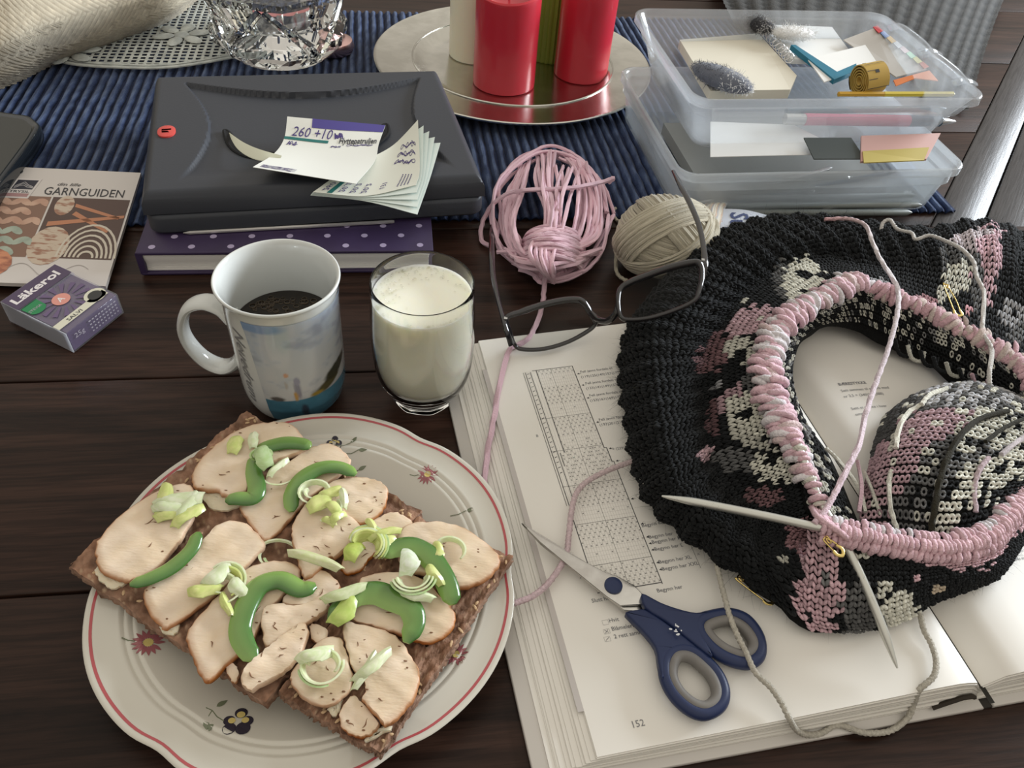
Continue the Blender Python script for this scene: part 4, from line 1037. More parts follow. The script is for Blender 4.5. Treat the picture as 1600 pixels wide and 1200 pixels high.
def pz(l, h=0): return [(x, y, h) for x, y in l]
pepper(pz([(485, 700), (468, 694), (440, 694), (415, 701), (404, 712)]), .85, 3.35, 'short curved pepper strip on the back chicken slice beside the mug')
pepper(pz([(398, 712), (397, 738), (402, 762), (396, 779), (372, 780), (352, 782)]), .85, 3.35, 'hook-shaped pepper strip hanging down from the back slice')
pepper(pz([(556, 742), (528, 731), (497, 734), (470, 752), (457, 775), (456, 800)]), .85, 3.4, 'arched pepper strip around the leek ring at the top of the sandwich')
pepper(pz([(310, 832), (300, 858), (274, 884), (240, 903), (203, 914)]), .72, 3.4, 'pepper strip along the lower edge of the leftmost chicken slice')
pepper(pz([(494, 915), (470, 922), (437, 908), (405, 918), (385, 950), (376, 985), (385, 1012), (400, 1032)]), .95, 3.55, 'longest hooked pepper strip at the front of the large bread')
pepper(pz([(597, 868), (618, 858), (646, 856), (672, 872), (692, 900), (703, 925), (708, 945)]), 1.0, 3.55, 'broad pepper strip between the leek and the rightmost slice')
pepper(pz([(516, 972), (538, 945), (562, 930), (590, 928), (615, 938), (640, 950), (648, 975), (635, 1005)]), 1.05, 3.6, 'glossy dark pepper strip curling over the narrow bread')

# ============================================================ LEEK
LEEK = mat('leek', attr=True, rough=.35, sss=.2, sss_r=(.7, 1, .4), c2=(.85, .92, .75), ns=200, nstretch=(1, 1, 6), coat=.2)
def ribbon(mb, P, hgt, c, th_=.05, lean=0.0):
    """standing ribbon along P, hgt tall"""
    P = np.asarray(P); n = len(P); T = unit(np.gradient(P, axis=0)); S_ = unit(np.cross(T, UZ)); up_ = unit(UZ+S_*lean)
    h_ = hgt*np.interp(np.linspace(0, 1, n), [0, .1, .9, 1], [.75, 1, 1, .75])[:, None]
    V = np.stack([P-S_*th_, P+S_*th_, P+S_*th_+up_*h_, P-S_*th_+up_*h_], 1)
    mb.add(V, [(i*4+k, i*4+(k+1) % 4, (i+1)*4+(k+1) % 4, (i+1)*4+k) for i in range(n-1) for k in range(4)]+[(0, 3, 2, 1), ((n-1)*4, (n-1)*4+1, (n-1)*4+2, (n-1)*4+3)], c)
LW_, LY_, LG_ = (.72, .78, .52), (.64, .69, .25), (.45, .60, .30)
def leek(px, py, z, rings, label, chips=()):
    mb = None; c = at(px, py, z)
    t = thing('leek_piece', c, label, 'leek piece', 'sliced leek pieces on the sandwiches')
    for (r, a0, a1, h, cc_, ecc) in rings:
        mb = MB(); th_ = np.linspace(a0, a1, 18)
        P = np.array([c+[r*math.cos(a), r*ecc*math.sin(a), 0] for a in th_]); ribbon(mb, P, h*1.25, cc_, .05, .5)
        mk('leek_ring', mb, LEEK, t)
    for (dx, dy, l, w_, a, cc_, lf_) in chips:
        l, w_ = l*1.35, w_*1.7
        o = at(px+dx, py+dy, z+.12); d = np.array([math.cos(a), math.sin(a), .1]); e = np.array([-math.sin(a), math.cos(a), 0])
        mb = MB(); u = np.linspace(0, 1, 9)
        G_ = np.array([[o+d*l*(s-.5+.10*q*(1 if s > .5 else -1))+e*w_*(.55+.35*math.sin(pi*s))*(q+.25*math.sin(2.5*s+px))+UZ*(lf_*1.3*math.sin(pi*s+.4)+.16*(1-4*q*q)+.05*math.sin(9*s)) for q in (-.5, -.2, .1, .5)] for s in u])
        mb.grid(G_, cc_); mb.grid(G_[:, ::-1]-[0, 0, .05], cc_)
        mk('leek_leaf', mb, LEEK, t)
leek(272, 792, 3.3, [], 'stack of pale leek leaves on the leftmost chicken slice', [(-15, -10, 1.6, .55, 1.9, LY_, .1), (8, -8, 1.9, .7, .45, LW_, .15), (22, 0, 1.5, .5, 1.5, LW_, .2), (5, 12, 1.7, .6, .5, LY_, .15), (24, 16, 1.4, .5, 1.1, LY_, .25), (-5, 5, 1.5, .5, .2, LW_, .25)])
leek(370, 697, 3.4, [], 'bright yellow leek leaf on the back chicken slice', [(0, 0, .95, .6, 1.3, LY_, .15), (28, -8, .9, .4, 1.6, LW_, .15)])
leek(410, 718, 3.7, [(.45, .3, 3.6, .35, LG_, .8), (.32, .2, 3.4, .3, LW_, .8)], 'pale green leek chunk between the two upper pepper strips', [(0, 0, 1.1, .7, -.6, LG_, .3), (26, 14, 1.2, .3, 1.2, LW_, .2)])
leek(435, 742, 3.3, [(.9, 3.4, 6.0, .14, LW_, .8)], 'thin curled leek thread under the pepper strips')
leek(492, 772, 3.5, [(.75, .2, 6.3, .25, LW_, .9), (.45, 2.5, 6.5, .2, LW_, .7)], 'pale leek ring inside the arched pepper strip', [(25, 0, 1.0, .5, .9, LY_, .15)])
leek(515, 800, 3.62, [(.5, 4.2, 7.4, .3, LW_, 1.4)], 'yellow leek flakes on the heart-shaped chicken slice', [(-15, -8, 1.0, .7, .4, LY_, .15), (5, 0, .9, .4, -.9, LY_, .3), (15, 12, .8, .35, .9, LY_, .3), (-2, 18, .6, .3, -.4, LY_, .2), (20, -20, 1.0, .3, -1.3, LW_, .2)])
leek(350, 915, 3.5, [(.75, -.8, 2.6, .3, LY_, 1.0), (.95, -1.2, 2.4, .28, LW_, 1.1), (.45, 0, 5, .25, LW_, .9)], 'pile of yellow green leek rings on the left middle chicken slice', [(-30, 8, 1.2, .5, .1, LY_, .2), (5, 30, 1.1, .3, -1.0, LY_, .1), (-10, -16, 1.2, .6, .8, LW_, .2), (25, 5, 1.0, .5, -.9, LW_, .2)])
leek(572, 860, 3.5, [(.55, -.6, 2.9, .55, LY_, 1.1), (.7, -.6, 2.9, .5, LW_, 1.1), (.85, -.5, 2.8, .45, LY_, 1.1), (.98, -.4, 2.5, .4, LG_, 1.1)], 'layered leek arcs between the heart-shaped slice and the broad pepper strip', [(8, -30, 1.1, .3, -1.0, LY_, .3), (30, -22, 1.4, .3, .5, LY_, .3), (34, -8, .9, .5, .9, LY_, .2), (-15, 5, .9, .6, 1.2, (.45, .55, .12), .2)])
leek(645, 905, 3.7, [(.8, -2.8, .2, .5, LW_, .9), (1.0, -2.7, .1, .45, LG_, .9), (.6, -2.9, .3, .5, LW_, .9)], 'whitish green leek chunk on the glossy pepper strip', [(-10, -25, 1.2, .7, 1.5, (.72, .78, .60), .3), (35, -5, 1.0, .4, -.9, LY_, .3), (5, 25, 1.4, .4, -.2, LW_, .2)])
leek(538, 935, 3.75, [], 'two pointed leek leaves left of the glossy pepper strip', [(0, -8, 1.7, .45, .45, (.62, .68, .40), .25), (-3, 18, 1.3, .7, 1.05, (.45, .56, .14), .15)])
leek(505, 1040, 3.6, [(.85, 3.2, 6.6, .3, LW_, 1.0), (.65, -.5, 3.3, .3, LW_, .8), (1.0, 3.5, 5.2, .25, LG_, 1.0)], 'curled white leek ring on the ragged front slice', [(-12, -15, 1.3, .5, .6, LW_, .3)])
leek(582, 1040, 3.65, [], 'pointed white leek leaf on the long front chicken slice', [(0, 0, 1.7, .4, .85, (.66, .70, .46), .3), (-12, 8, 1.5, .3, 1.2, LW_, .15)])
leek(702, 862, 3.5, [(.75, -.6, 2.6, .22, LW_, .9)], 'thin leek arc on the rightmost chicken slice', [(-20, 0, .8, .5, 1.3, (.60, .63, .22), .1)])
leek(490, 878, 3.6, [], 'flat pale leek strip across the tip of the heart-shaped slice', [(0, 0, 2.3, .4, -.28, (.60, .62, .36), .15)])
leek(432, 868, 3.0, [(.85, 3.0, 5.6, .1, LW_, .8), (1.1, .8, 2.4, .1, LW_, .8), (.6, 3.6, 5.4, .1, LG_, .9)], 'thin leek threads in the gap in the middle of the bread')
# ============================================================ OPEN KNITTING BOOK
O_ = at(936, 1183, 1.2); TLc = at(750, 533, 1.2); Gc = at(1545, 1062, 2.3)
E2 = TLc-O_; BH = np.linalg.norm(E2); E2 = E2/BH
E1 = unit((Gc-O_)*[1, 1, 0]); BW = np.linalg.norm((Gc-O_)[:2])
def zl(s):   # left page height, s in cm from the left edge
    u = np.clip(np.asarray(s, float)/BW, -.2, 1)
    return np.interp(u, [-.1, 0, .12, .3, .5, .7, .86, .93, .97, 1.0], [1.0, 1.25, 1.42, 1.62, 1.85, 2.15, 2.42, 2.45, 2.2, 1.35])
def zr(s):
    return np.interp(s, [0, .35, 1.2, 3, 8, 16, 21], [1.35, 2.1, 2.5, 2.7, 2.5, 1.9, 1.3])
def bp(P, lift=0.0):
    P = np.asarray(P, float); z = np.where(P[:, 0] <= BW, zl(P[:, 0]), zr(P[:, 0]-BW))+lift
    return np.column_stack([O_[0]+P[:, 0]*E1[0]+P[:, 1]*E2[0], O_[1]+P[:, 0]*E1[1]+P[:, 1]*E2[1], z])
Binv = np.linalg.inv(np.array([[E1[0], E2[0]], [E1[1], E2[1]]]))
def bxy(px, py):
    z = 1.8
    for _ in range(8):
        p = at(px, py, z); ab = Binv@(p[:2]-O_[:2]); z = float(zl(ab[0]) if ab[0] <= BW else zr(ab[0]-BW))
    return ab
book = thing('knitting_book', (O_+E1*BW*.6+E2*BH*.5)*[1, 1, 0], 'open knitting pattern book with printed stitch chart, lying under the scissors and knitting', 'book')
BPAPER = mat('book_paper', (.80, .775, .72), .55, c2=(.78, .755, .70), ns=8, sss=.0)
COVER = mat('book_cover', (.60, .57, .53), .35, coat=.3)
def flat(P, z): return np.column_stack([O_[0]+P[:, 0]*E1[0]+P[:, 1]*E2[0], O_[1]+P[:, 0]*E1[1]+P[:, 1]*E2[1], np.full(len(P), z)])
for nm, x0, x1 in (('left_cover', -3.15, BW+.35), ('right_cover', BW+.95, BW+23)):
    q = flat(np.array([(x0, -.75), (x1, -.75), (x1, BH+.6), (x0, BH+.6)]), 0)
    mk(nm, MB().prism(q, .02, .34, bev=.09), COVER, book)
mk('spine', MB().prism(flat(np.array([(BW+.3, -.7), (BW+1.0, -.7), (BW+1.0, BH+.55), (BW+.3, BH+.55)]), 0), .02, .2), mat('spine_dark', (.03, .025, .02), .7), book)
# page block: leaves stepping outward downwards at the left
NL = 15
def block(sgn, nm):
    for k in range(NL):
        q = (k+1)/NL; q0 = k/NL
        if sgn < 0:
            xs = np.concatenate([[-2.5*(1-q)**1.15+.10*math.sin(k*1.7)], np.linspace(.2, BW-.01, 36)]); zt_ = zl(xs)
            xs = np.maximum(xs, -2.6)
        else: xs = np.linspace(BW+.05, BW+21+.3*math.sin(k), 24); zt_ = zr(xs-BW)
        zt = .36+(zt_-.36)*q; zb = .36+(zt_-.36)*q0+.012
        y0, y1 = 0.0+.05*math.sin(k*2.3)*(k < NL-1)-.28*(1-q), BH+.05*math.sin(k)
        if k == NL-1: y0, y1 = 0, BH
        A = flat(np.column_stack([xs, np.full(len(xs), y0)]), 0); B = flat(np.column_stack([xs, np.full(len(xs), y1)]), 0)
        n = len(xs); V = np.stack([np.column_stack([A[:, :2], zb]), np.column_stack([B[:, :2], zb]), np.column_stack([B[:, :2], zt]), np.column_stack([A[:, :2], zt])], 1)
        f = [(i*4+a, i*4+(a+1) % 4, (i+1)*4+(a+1) % 4, (i+1)*4+a) for i in range(n-1) for a in range(4)]+[(3, 2, 1, 0), ((n-1)*4, (n-1)*4+1, (n-1)*4+2, (n-1)*4+3)]
        mk('page' if k == NL-1 else 'page_section', MB().add(V, f), BPAPER, book, ang=35)
block(-1, 'l'); block(1, 'r')
mk('ribbon_marker', MB().grid(np.stack([bp(np.column_stack([np.full(30, BW-.05), np.linspace(-.9, BH+.5, 30)]), -.02)*[1, 1, 0]+[0, 0, 1.42], bp(np.column_stack([np.full(30, BW+.22), np.linspace(-.9, BH+.5, 30)]))*[1, 1, 0]+[0, 0, 1.45]], 1)), mat('black_ribbon', (.012, .010, .006), .7), book)
mk('headband', MB().tube([flat(np.array([p]), z)[0] for p, z in (((BW-2.6, -.32), .5), ((BW-1.9, -.32), .9), ((BW-1.2, -.32), 1.25), ((BW-.6, -.32), 1.2), ((BW-.35, -.32), 1.0))], .14, 6), mat('band_dark', (.03, .022, .015), .8), book)
# grey tinted bars printed along the fore edge
GB = mat('grey_tint', (.50, .465, .44), .6)
a0 = bxy(913, 1111)
mb = MB(); yy = np.linspace(a0[1], BH-4.5, 20)
A = flat(np.column_stack([np.full(20, -.02), yy]), 0); B = flat(np.column_stack([np.full(20, -.55), yy]), 0)
A[:, 2] = 1.262; B[:, 2] = zl(-.5)*.0+1.215
mk('edge_tint', MB().prism(flat(np.array([(.02, a0[1]), (-.42, a0[1]), (-.42, BH-3), (.02, BH-3)]), 0), 1.19, 1.235), GB, book)
# ---- printed matter
pb = lambda P: bp(P, .014)
pt = lambda P: bp(P, .018)
brc, trc = bxy(1034, 910), bxy(894, 572)
blc = bxy(915, 871)
xr = brc[0]; cell = .262
def L_(x): return x
# grid of chart in page cm; right edge line from brc up to trc (with two steps)
H_tot = trc[1]-brc[1]; NR = 62; ch = H_tot/NR; NC = 24; 
xr_top = bxy(894, 572)[0]; xl_top = bxy(837, 577)[0]
s1y, s2y = bxy(943, 700)[1], bxy(957, 721)[1]
xr_bot = brc[0]; xl_bot = bxy(915, 871)[0]; cw = (xr_bot-xl_bot)/NC
grid_m, x_m, line_m = MB(), MB(), MB()
def xright(y): return xr_bot if y < s2y else (xr_bot+xr_top)/2+.02 if y < s1y else xr_top
def xleft(y): return xl_bot if y < bxy(900, 809)[1] else (xl_top-.28 if y < bxy(875, 708)[1] else xl_top)
r_ = np.random.default_rng(3)
for i in range(NR):
    y = brc[1]+(i+.5)*ch; b = i % 10
    xl, xr_ = xleft(y), xright(y)
    for k in range(NC+1):
        x = xr_bot-(k+.5)*cw
        if x < xl or x > xr_: continue
        dense = b < 6 and not ((i % 3 == 2 and k % 4 == 1)) and (i+k) % 2 == 0
        if 26 <= i <= 38:   # star motif
            dx = abs((k % 12)-6); dy = abs((i-32)); dense = (dx+dy) in (3, 4, 6) or (dx == dy and dx < 5)
        sparse = b == 8 and k % 6 == 1
        if dense or sparse:
            s_ = cw*.32
            for q in (-1, 1): stroke(x_m, np.array([(x-s_, y-s_*q), (x+s_, y+s_*q)]), .018, pt)
    stroke(grid_m, np.array([(xl, y-ch/2), (xr_, y-ch/2)]), .008, pb)
for k in range(NC+1):
    x = xr_bot-k*cw
    y1 = trc[1] if x <= xr_top+.01 else (s1y if x <= (xr_bot+xr_top)/2 else s2y)
    y0 = brc[1] if x >= xl_bot-.01 else bxy(900, 809)[1]
    stroke(grid_m, np.array([(x, y0), (x, y1)]), .008, pb)
mk('chart_grid', grid_m, mat('print_light_grey', (.45, .43, .40), .7), book)
mk('chart_crosses', x_m, mat('print_dark_grey', (.10, .10, .10), .7), book)
def ln(P, w_=.035): stroke(line_m, np.array(P, float), w_, pt)
xm = (xr_bot+xr_top)/2+.02
ln([(xl_bot, brc[1]), (xr_bot, brc[1])], .05); ln([(xr_bot, brc[1]-.1), (xr_bot, s2y)], .045); ln([(xr_bot, s2y), (xm, s2y)]); ln([(xm, s2y), (xm, s1y)], .045); ln([(xm, s1y), (xr_top, s1y)]); ln([(xr_top, s1y), (xr_top, trc[1])], .045)
ln([(xl_top-.3, trc[1]), (xr_top, trc[1])]); ln([(xl_top, trc[1]), (xl_top, bxy(875, 708)[1])], .045); ln([(xl_top-.28, bxy(875, 708)[1]), (xl_top-.28, bxy(880, 729)[1])], .045)
ln([(xl_bot, brc[1]+.2), (xl_bot, bxy(900, 809)[1])], .045)
for d_ in (.95, .80, .45): ln([(xl_top-d_, trc[1]-.1), (xl_top-d_, bxy(890, 790)[1])], .03 if d_ > .9 else .04)
for i in range(5): ln([(xl_bot, brc[1]+(6+10*i)*ch), (xr_bot if i < 3 else xr_top, brc[1]+(6+10*i)*ch)], .02)
ln([(xr_bot-12*cw, brc[1]), (xr_bot-12*cw, trc[1])], .016)
ar_y = [bxy(1007, 818)[1], bxy(1013, 839)[1], bxy(1018, 849)[1], bxy(1022, 859)[1], bxy(1029, 879)[1], bxy(1033, 890)[1]]
ta = [bxy(905, 584)[1], bxy(911, 602)[1], bxy(919, 622)[1], bxy(932, 660)[1], bxy(952, 701)[1], bxy(966, 720)[1], bxy(992, 779)[1]]
for y in ar_y+ta:
    x = xright(y)+.12; line_m.add(pt(np.array([(x, y), (x+.16, y+.08), (x+.16, y-.08)])), [(0, 1, 2)]); ln([(x+.1, y), (x+.3, y)], .02)
for k in range(22): 
    y = trc[1]-.3-k*.42; stroke(line_m, np.array([(xl_top-.72, y), (xl_top-.55, y+.06)]), .04, pt)
px_ = bxy(1095, 888); ln([(px_[0], px_[1]), (px_[0], bxy(1078, 842)[1])], .02)
mk('chart_lines', line_m, INK, book)
tm = MB()
def T_(s, px, py, h, bold=0.0, shear=0.0, width=None, m=tm):
    o = bxy(px, py); add_text(m, s, lambda P: bp(P+o, .018), h, 0, 0, width, bold=bold, shear=shear)
for s, px, py in (('Begynn her S', 1003, 824), ('Begynn her M', 1019, 850), ('Begynn her L', 1023, 861), ('Begynn her XL', 1030, 881), ('Begynn her XXL', 1035, 892), ('Begynn her', 1027, 926), ('Begynn her', 1014, 842)): T_(s, px, py, .235, bold=.008)
T_('Slutt her', 925, 942, .235, bold=.008); T_('Hvit', 952, 973, .235, bold=.008); T_('Blåmelert', 956, 986, .235, bold=.008); T_('2 rett sammen', 960, 998, .235, bold=.008)
T_('= (229)241', 957, 704, .2); T_('= (267)', 972, 723, .2); T_('= (305)', 998, 781, .2); T_('A', 906, 905, .2); T_('B', 838, 683, .2)
for (px, py, a, b) in ((907, 586, 'Fell jevnt fordelt til', '(119)125(149)157(177)'), (915, 604, 'Fell jevnt fordelt til', '(133)141(149)157(161)'), (921, 623, 'Fell jevnt fordelt til', '(153)161(169)177(193)'), (936, 661, 'Fell jevnt fordelt til', '(193)201(217)237(253)')):
    T_(a, px, py-3, .22, bold=.006); T_(b, px+1, py+5, .22, bold=.006)
T_('A', 1090, 868, .16)
T_('152', 987, 1138, .34)
mk('page_lettering', tm, INK_GREY, book, kind='stuff')
mb = MB()
for px, py, k in ((946, 973, 0), (948, 987, 1), (949, 999, 2)):
    o = bxy(px, py)
    for a, b in (((-.16, -.12), (.16, -.12)), ((.16, -.12), (.16, .14)), ((.16, .14), (-.16, .14)), ((-.16, .14), (-.16, -.12))): stroke(mb, np.array([a, b])+o, .01, pt)
    if k == 1: stroke(mb, np.array([(-.1, -.08), (.1, .1)])+o, .025, pt); stroke(mb, np.array([(-.1, .1), (.1, -.08)])+o, .025, pt)
    if k == 2: stroke(mb, np.array([(-.1, -.06), (.12, .1)])+o, .025, pt)
mk('legend_boxes', mb, INK_GREY, book)
tm2 = MB()
T_('BÆRESTYKKE', 1311, 603, .26, bold=.02, m=tm2); T_('Sett sammen til ett arb med', 1315, 613, .24, m=tm2); T_('nr 3,5 = (340)376(388)', 1319, 622, .24, m=tm2)
T_('Sett et merke i hver', 1331, 641, .24, m=tm2); T_('omg fra', 1337, 650, .24, m=tm2)
for k in range(4): T_('strikk rett over alle m i omg til', 1540+2*k, 845+12*k, .2, m=tm2)
mk('page_lettering', tm2, INK_GREY, book, kind='stuff')

# ============================================================ SCISSORS
STEEL = mat('scissor_steel', (.66, .65, .62), .22, 1, c2=(.5, .48, .45), ns=40, bump=.1, bs=200)
NAVY = mat('navy_plastic', (.012, .022, .075), .42, c2=(.014, .026, .085), ns=40)
GRIP = mat('grey_rubber', (.20, .19, .175), .55, c2=(.17, .16, .15), ns=60)
sz = 1.95
scs = thing('scissors', at(1010, 960, 1.6), 'scissors with navy and grey handles lying open on the printed chart', 'scissors')
def ppoly(l, z, n=3): return cr(pts([(x, y, z) for x, y in l]), n, closed=True)
bl1 = pts([(x, y, sz+.2) for x, y in [(817, 817), (840, 834), (860, 846), (902, 871), (944, 893), (965, 900), (992, 915), (1003, 927), (1005, 944), (969, 946), (948, 932), (927, 915), (885, 881), (843, 846), (823, 826)]])
mk('blade', MB().prism(bl1, sz+.05, sz+.22, bev=.05), STEEL, scs, ang=25)
bl2 = pts([(x, y, sz) for x, y in [(815, 817), (850, 838), (905, 872), (960, 905), (1012, 945), (1012, 956), (975, 953), (940, 926), (895, 890), (845, 850)]])
mk('blade', MB().prism(bl2, sz-.16, sz+.02, bev=.04), STEEL, scs, ang=25)
mk('pivot_cap', MB().lathe([(.5, 0), (.5, .14), (.42, .2), (.2, .22), (0, .22)], at(958, 916, sz+.2), 28), NAVY, scs)
def handle(ring, shank, grip, z):
    R = cr(pts([(x, y, z) for x, y in ring]), 6, closed=True)
    n = len(R); 
    mb = MB().tube(R, .36, 12, closed=True, up=(0, 0, 1))
    mb.prism(ppoly(shank, z+.25), z-.28, z+.32, bev=.12)
    h = mk('handle', mb, NAVY, scs, ang=50)
    G_ = cr(pts([(x, y, z+.05) for x, y in grip]), 6, closed=True)
    mk('finger_grip', MB().tube(G_, .30, 12, closed=True, up=(0, 0, 1), flat=1.15), GRIP, scs)
handle([(1110, 964), (1138, 960), (1165, 969), (1184, 995), (1186, 1022), (1168, 1036), (1137, 1029), (1110, 1011), (1093, 986), (1095, 970)],
       [(1003, 927), (1032, 941), (1060, 951), (1088, 957), (1110, 954), (1100, 972), (1097, 990), (1108, 1010), (1112, 1026), (1077, 999), (1042, 971), (1009, 950)],
       [(1115, 974), (1138, 970), (1160, 980), (1175, 999), (1176, 1014), (1162, 1024), (1139, 1018), (1117, 1003), (1104, 985)], 2.25)
handle([(1040, 1032), (1040, 1058), (1053, 1085), (1076, 1107), (1100, 1115), (1123, 1103), (1130, 1082), (1121, 1056), (1102, 1034), (1080, 1018), (1056, 1017)],
       [(978, 956), (998, 952), (1012, 954), (1046, 977), (1084, 1006), (1112, 1032), (1104, 1036), (1082, 1020), (1058, 1019), (1042, 1034), (1036, 1062), (1029, 1038), (1024, 1011), (1004, 985), (985, 966)],
       [(1052, 1037), (1050, 1058), (1061, 1081), (1081, 1099), (1101, 1105), (1116, 1096), (1120, 1080), (1112, 1059), (1096, 1041), (1077, 1027), (1060, 1026)], 2.12)
mb = MB(); o = at(1058, 985, 2.62)
for k in range(9): 
    a = rng.random()*2; mb.ball(o+[rng.normal()*.22, rng.normal()*.2, 0], (.12*rng.random()+.03, .05, .012), 6, 3)
mk('paint_fleck', mb, mat('white_fleck', (.7, .72, .75), .7), scs, kind='stuff')

# ============================================================ YARN HELPERS
WOOL = mat('wool', attr=True, rough=.9, sheen=.25, spec=.15, bump=.5, bs=900, bstretch=(1, 1, 1))
def yarn(mb, P, r, c, n=7, tw=9.0, sub=10, jit=.0, closed=False):
    P = cr(P, sub, closed=closed)
    if jit: P = P+np.cumsum(rng.standard_normal(P.shape)*jit, 0)*.3
    c = np.asarray(c, float)
    if c.ndim == 2: 
        i = np.linspace(0, len(c)-1, len(P)); c = np.column_stack([np.interp(i, np.arange(len(c)), c[:, k]) for k in range(3)])
    mb.tube(P, r, n, c=c, twist=tw, lobes=3, lob=.17, closed=closed)
    return P
def fuzz(mb, P, nrm, L, c, w_=.012, k=3):
    """short curved fibres from points P"""
    n = len(P); d = unit(nrm+rng.standard_normal((n, 3))*.9); b = rng.standard_normal((n, 3))*.6
    s = unit(np.cross(d, rng.standard_normal((n, 3))))*w_/2
    t = np.linspace(0, 1, k+1)
    V = np.stack([np.stack([P+d*(L*u)[:, None]+b*(L*u*u)[:, None]+q*s*(1-.7*u) for q in (-1, 1)], 1) for u in t], 1)  # n,k+1,2,3
    V = V.reshape(-1, 3); m = 2*(k+1)
    f = [(i*m+2*j, i*m+2*j+1, i*m+2*j+3, i*m+2*j+2) for i in range(n) for j in range(k)]
    c = np.repeat(np.broadcast_to(c, (n, 3)), m, axis=0)
    mb.add(V, f, c)

# ---- pink hank
PINK = np.array([.72, .48, .55])
hank = thing('yarn_hank', at(860, 345, 0), 'pale pink yarn hank with a wrapped knot at its front, beside the ribbed runner', 'yarn')
mb = MB(); r_ = np.random.default_rng(12)
def strand(ctrl, jx, jz, r=.17):
    P = pts([(x+r_.normal()*jx*w_, y+r_.normal()*jx*.7*w_, max(.2, z+r_.normal()*jz)) for x, y, z, w_ in ctrl])
    yarn(mb, P, r, PINK*(.9+.25*r_.random())+np.array([0, .02, .03])*r_.random(), n=6, sub=6)
for k in range(13): 
    t = k/12; strand([(815-6*t+18*t, 268-20*t, 1.2, .6), (790+26*t, 300, 1.0+1.8*t, .5), (783+20*t, 345, 1.0+1.8*t, .5), (795+20*t, 388, 1.2+1.2*t, .6), (835, 402+6*t, 2.2, 1)], 5, .3)
for k in range(12):
    t = k/11; strand([(840+25*t, 240-4*t, 1.0+1.5*t, .6), (838+25*t, 280, 3.2, .5), (850+18*t, 330, 3.6, .5), (852+8*t, 385, 2.6, 1)], 5, .35)
for k in range(13):
    t = k/12; strand([(880+25*t, 240+12*t, 1.5, .6), (900+28*t, 272+6*t, 2.4, .5), (905+38*t, 325, 2.6-.9*t, .5), (892+42*t, 372, 2.2-.6*t, .5), (872, 398, 2.4, 1)], 5, .3)
for k in range(6): strand([(905-5*k, 262, 2.9, 1), (890-4*k, 300, 3.6, .6), (880-3*k, 340, 3.5, .6), (870, 385, 3, 1)], 6, .3)
# outer closed loop
for k in range(4):
    a = np.linspace(.0, 2*pi, 13)[:-1]; rx, ry = 86+2.2*k, 96+2*k
    strand([(860+rx*math.cos(q), 336-ry*math.sin(q), .4+.3*k+.7*math.sin(q)+.3, .9) for q in np.concatenate([a, a[:1]])], 5, .25)
for k in range(5): strand([(862+14*k, 250, 1.2+.4*k, 1), (905+4*k, 268, 1.5+.3*k, 1), (930, 300, 1.4, 1), (918, 340, 1.4, 1)], 5, .2)
for k in range(15):   # wraps over the knot
    t = k/14; y = 362+48*t; b = math.sin(pi*t)
    strand([(822-10*b, y+6, 1.2, .6), (830, y-3, 3.1+.5*b, .4), (860, y-8, 3.5+.9*b, .4), (893, y-2, 3.0+.5*b, .4), (906+6*b, y+8, 1.2, .6)], 3, .12)
for k in range(9): strand([(783+4*k, 390+2*k, 1.4, 1), (810, 395+3*k, 2.2, .6), (850, 398+3*k, 3.1, .5), (900, 396+2*k, 2.3, .6), (944-4*k, 388+2*k, 1.4, 1)], 4, .25)
for k in range(8): strand([(800+9*k, 415+2.2*k, .7, 1), (835+4*k, 428+2*k, .8, 1), (872, 436-2*k, .8, 1), (910-6*k, 420, .8, 1)], 4, .2)
for k in range(6): strand([(835+8*k, 372, 3.6, .6), (830+7*k, 395, 4.1, .6), (845+4*k, 420, 3.2, .6), (862, 440, 1.0, .8)], 3, .12)
mk('strands', mb, WOOL, hank, kind='stuff')
mb = MB(); strand([(771, 318, 2.2, .3), (800, 300, 3.2, .3), (850, 296, 3.9, .3), (900, 293, 3.6, .3), (940, 285, 3.0, .3), (958, 279, 3.0, .3), (950, 286, 2.7, .3)], 1, .05, .2); mk('loose_end', mb, WOOL, hank)
mb = MB(); strand([(770, 318, 2.0, .2), (755, 345, .8, .2), (752, 375, .3, .2), (768, 385, .4, .2)], 1, .02, .2); mk('loose_end', mb, WOOL, hank)
mb = MB(); strand([(856, 418, 3.0, .2), (850, 445, 1.0, .2), (848, 475, .4, .2), (838, 505, .5, .2), (828, 526, 1.5, .2), (812, 538, 1.6, .2), (795, 548, 1.6, .2), (783, 590, 1.4, .2), (774, 640, 1.3, .2), (763, 700, 1.0, .2), (757, 745, .9, .2), (752, 790, .6, .2)], .6, .02, .2); mk('trailing_end', mb, WOOL, hank)
mb = MB(); P = np.concatenate([pts([(860+70*math.cos(a), 335-80*math.sin(a), 2.5)]) for a in np.linspace(0, 2*pi, 400)]); fuzz(mb, P, np.array([0, 0, 1.0]), .35*rng.random(400), PINK*1.1, .01); mk('fluff', mb, WOOL, hank, kind='stuff')

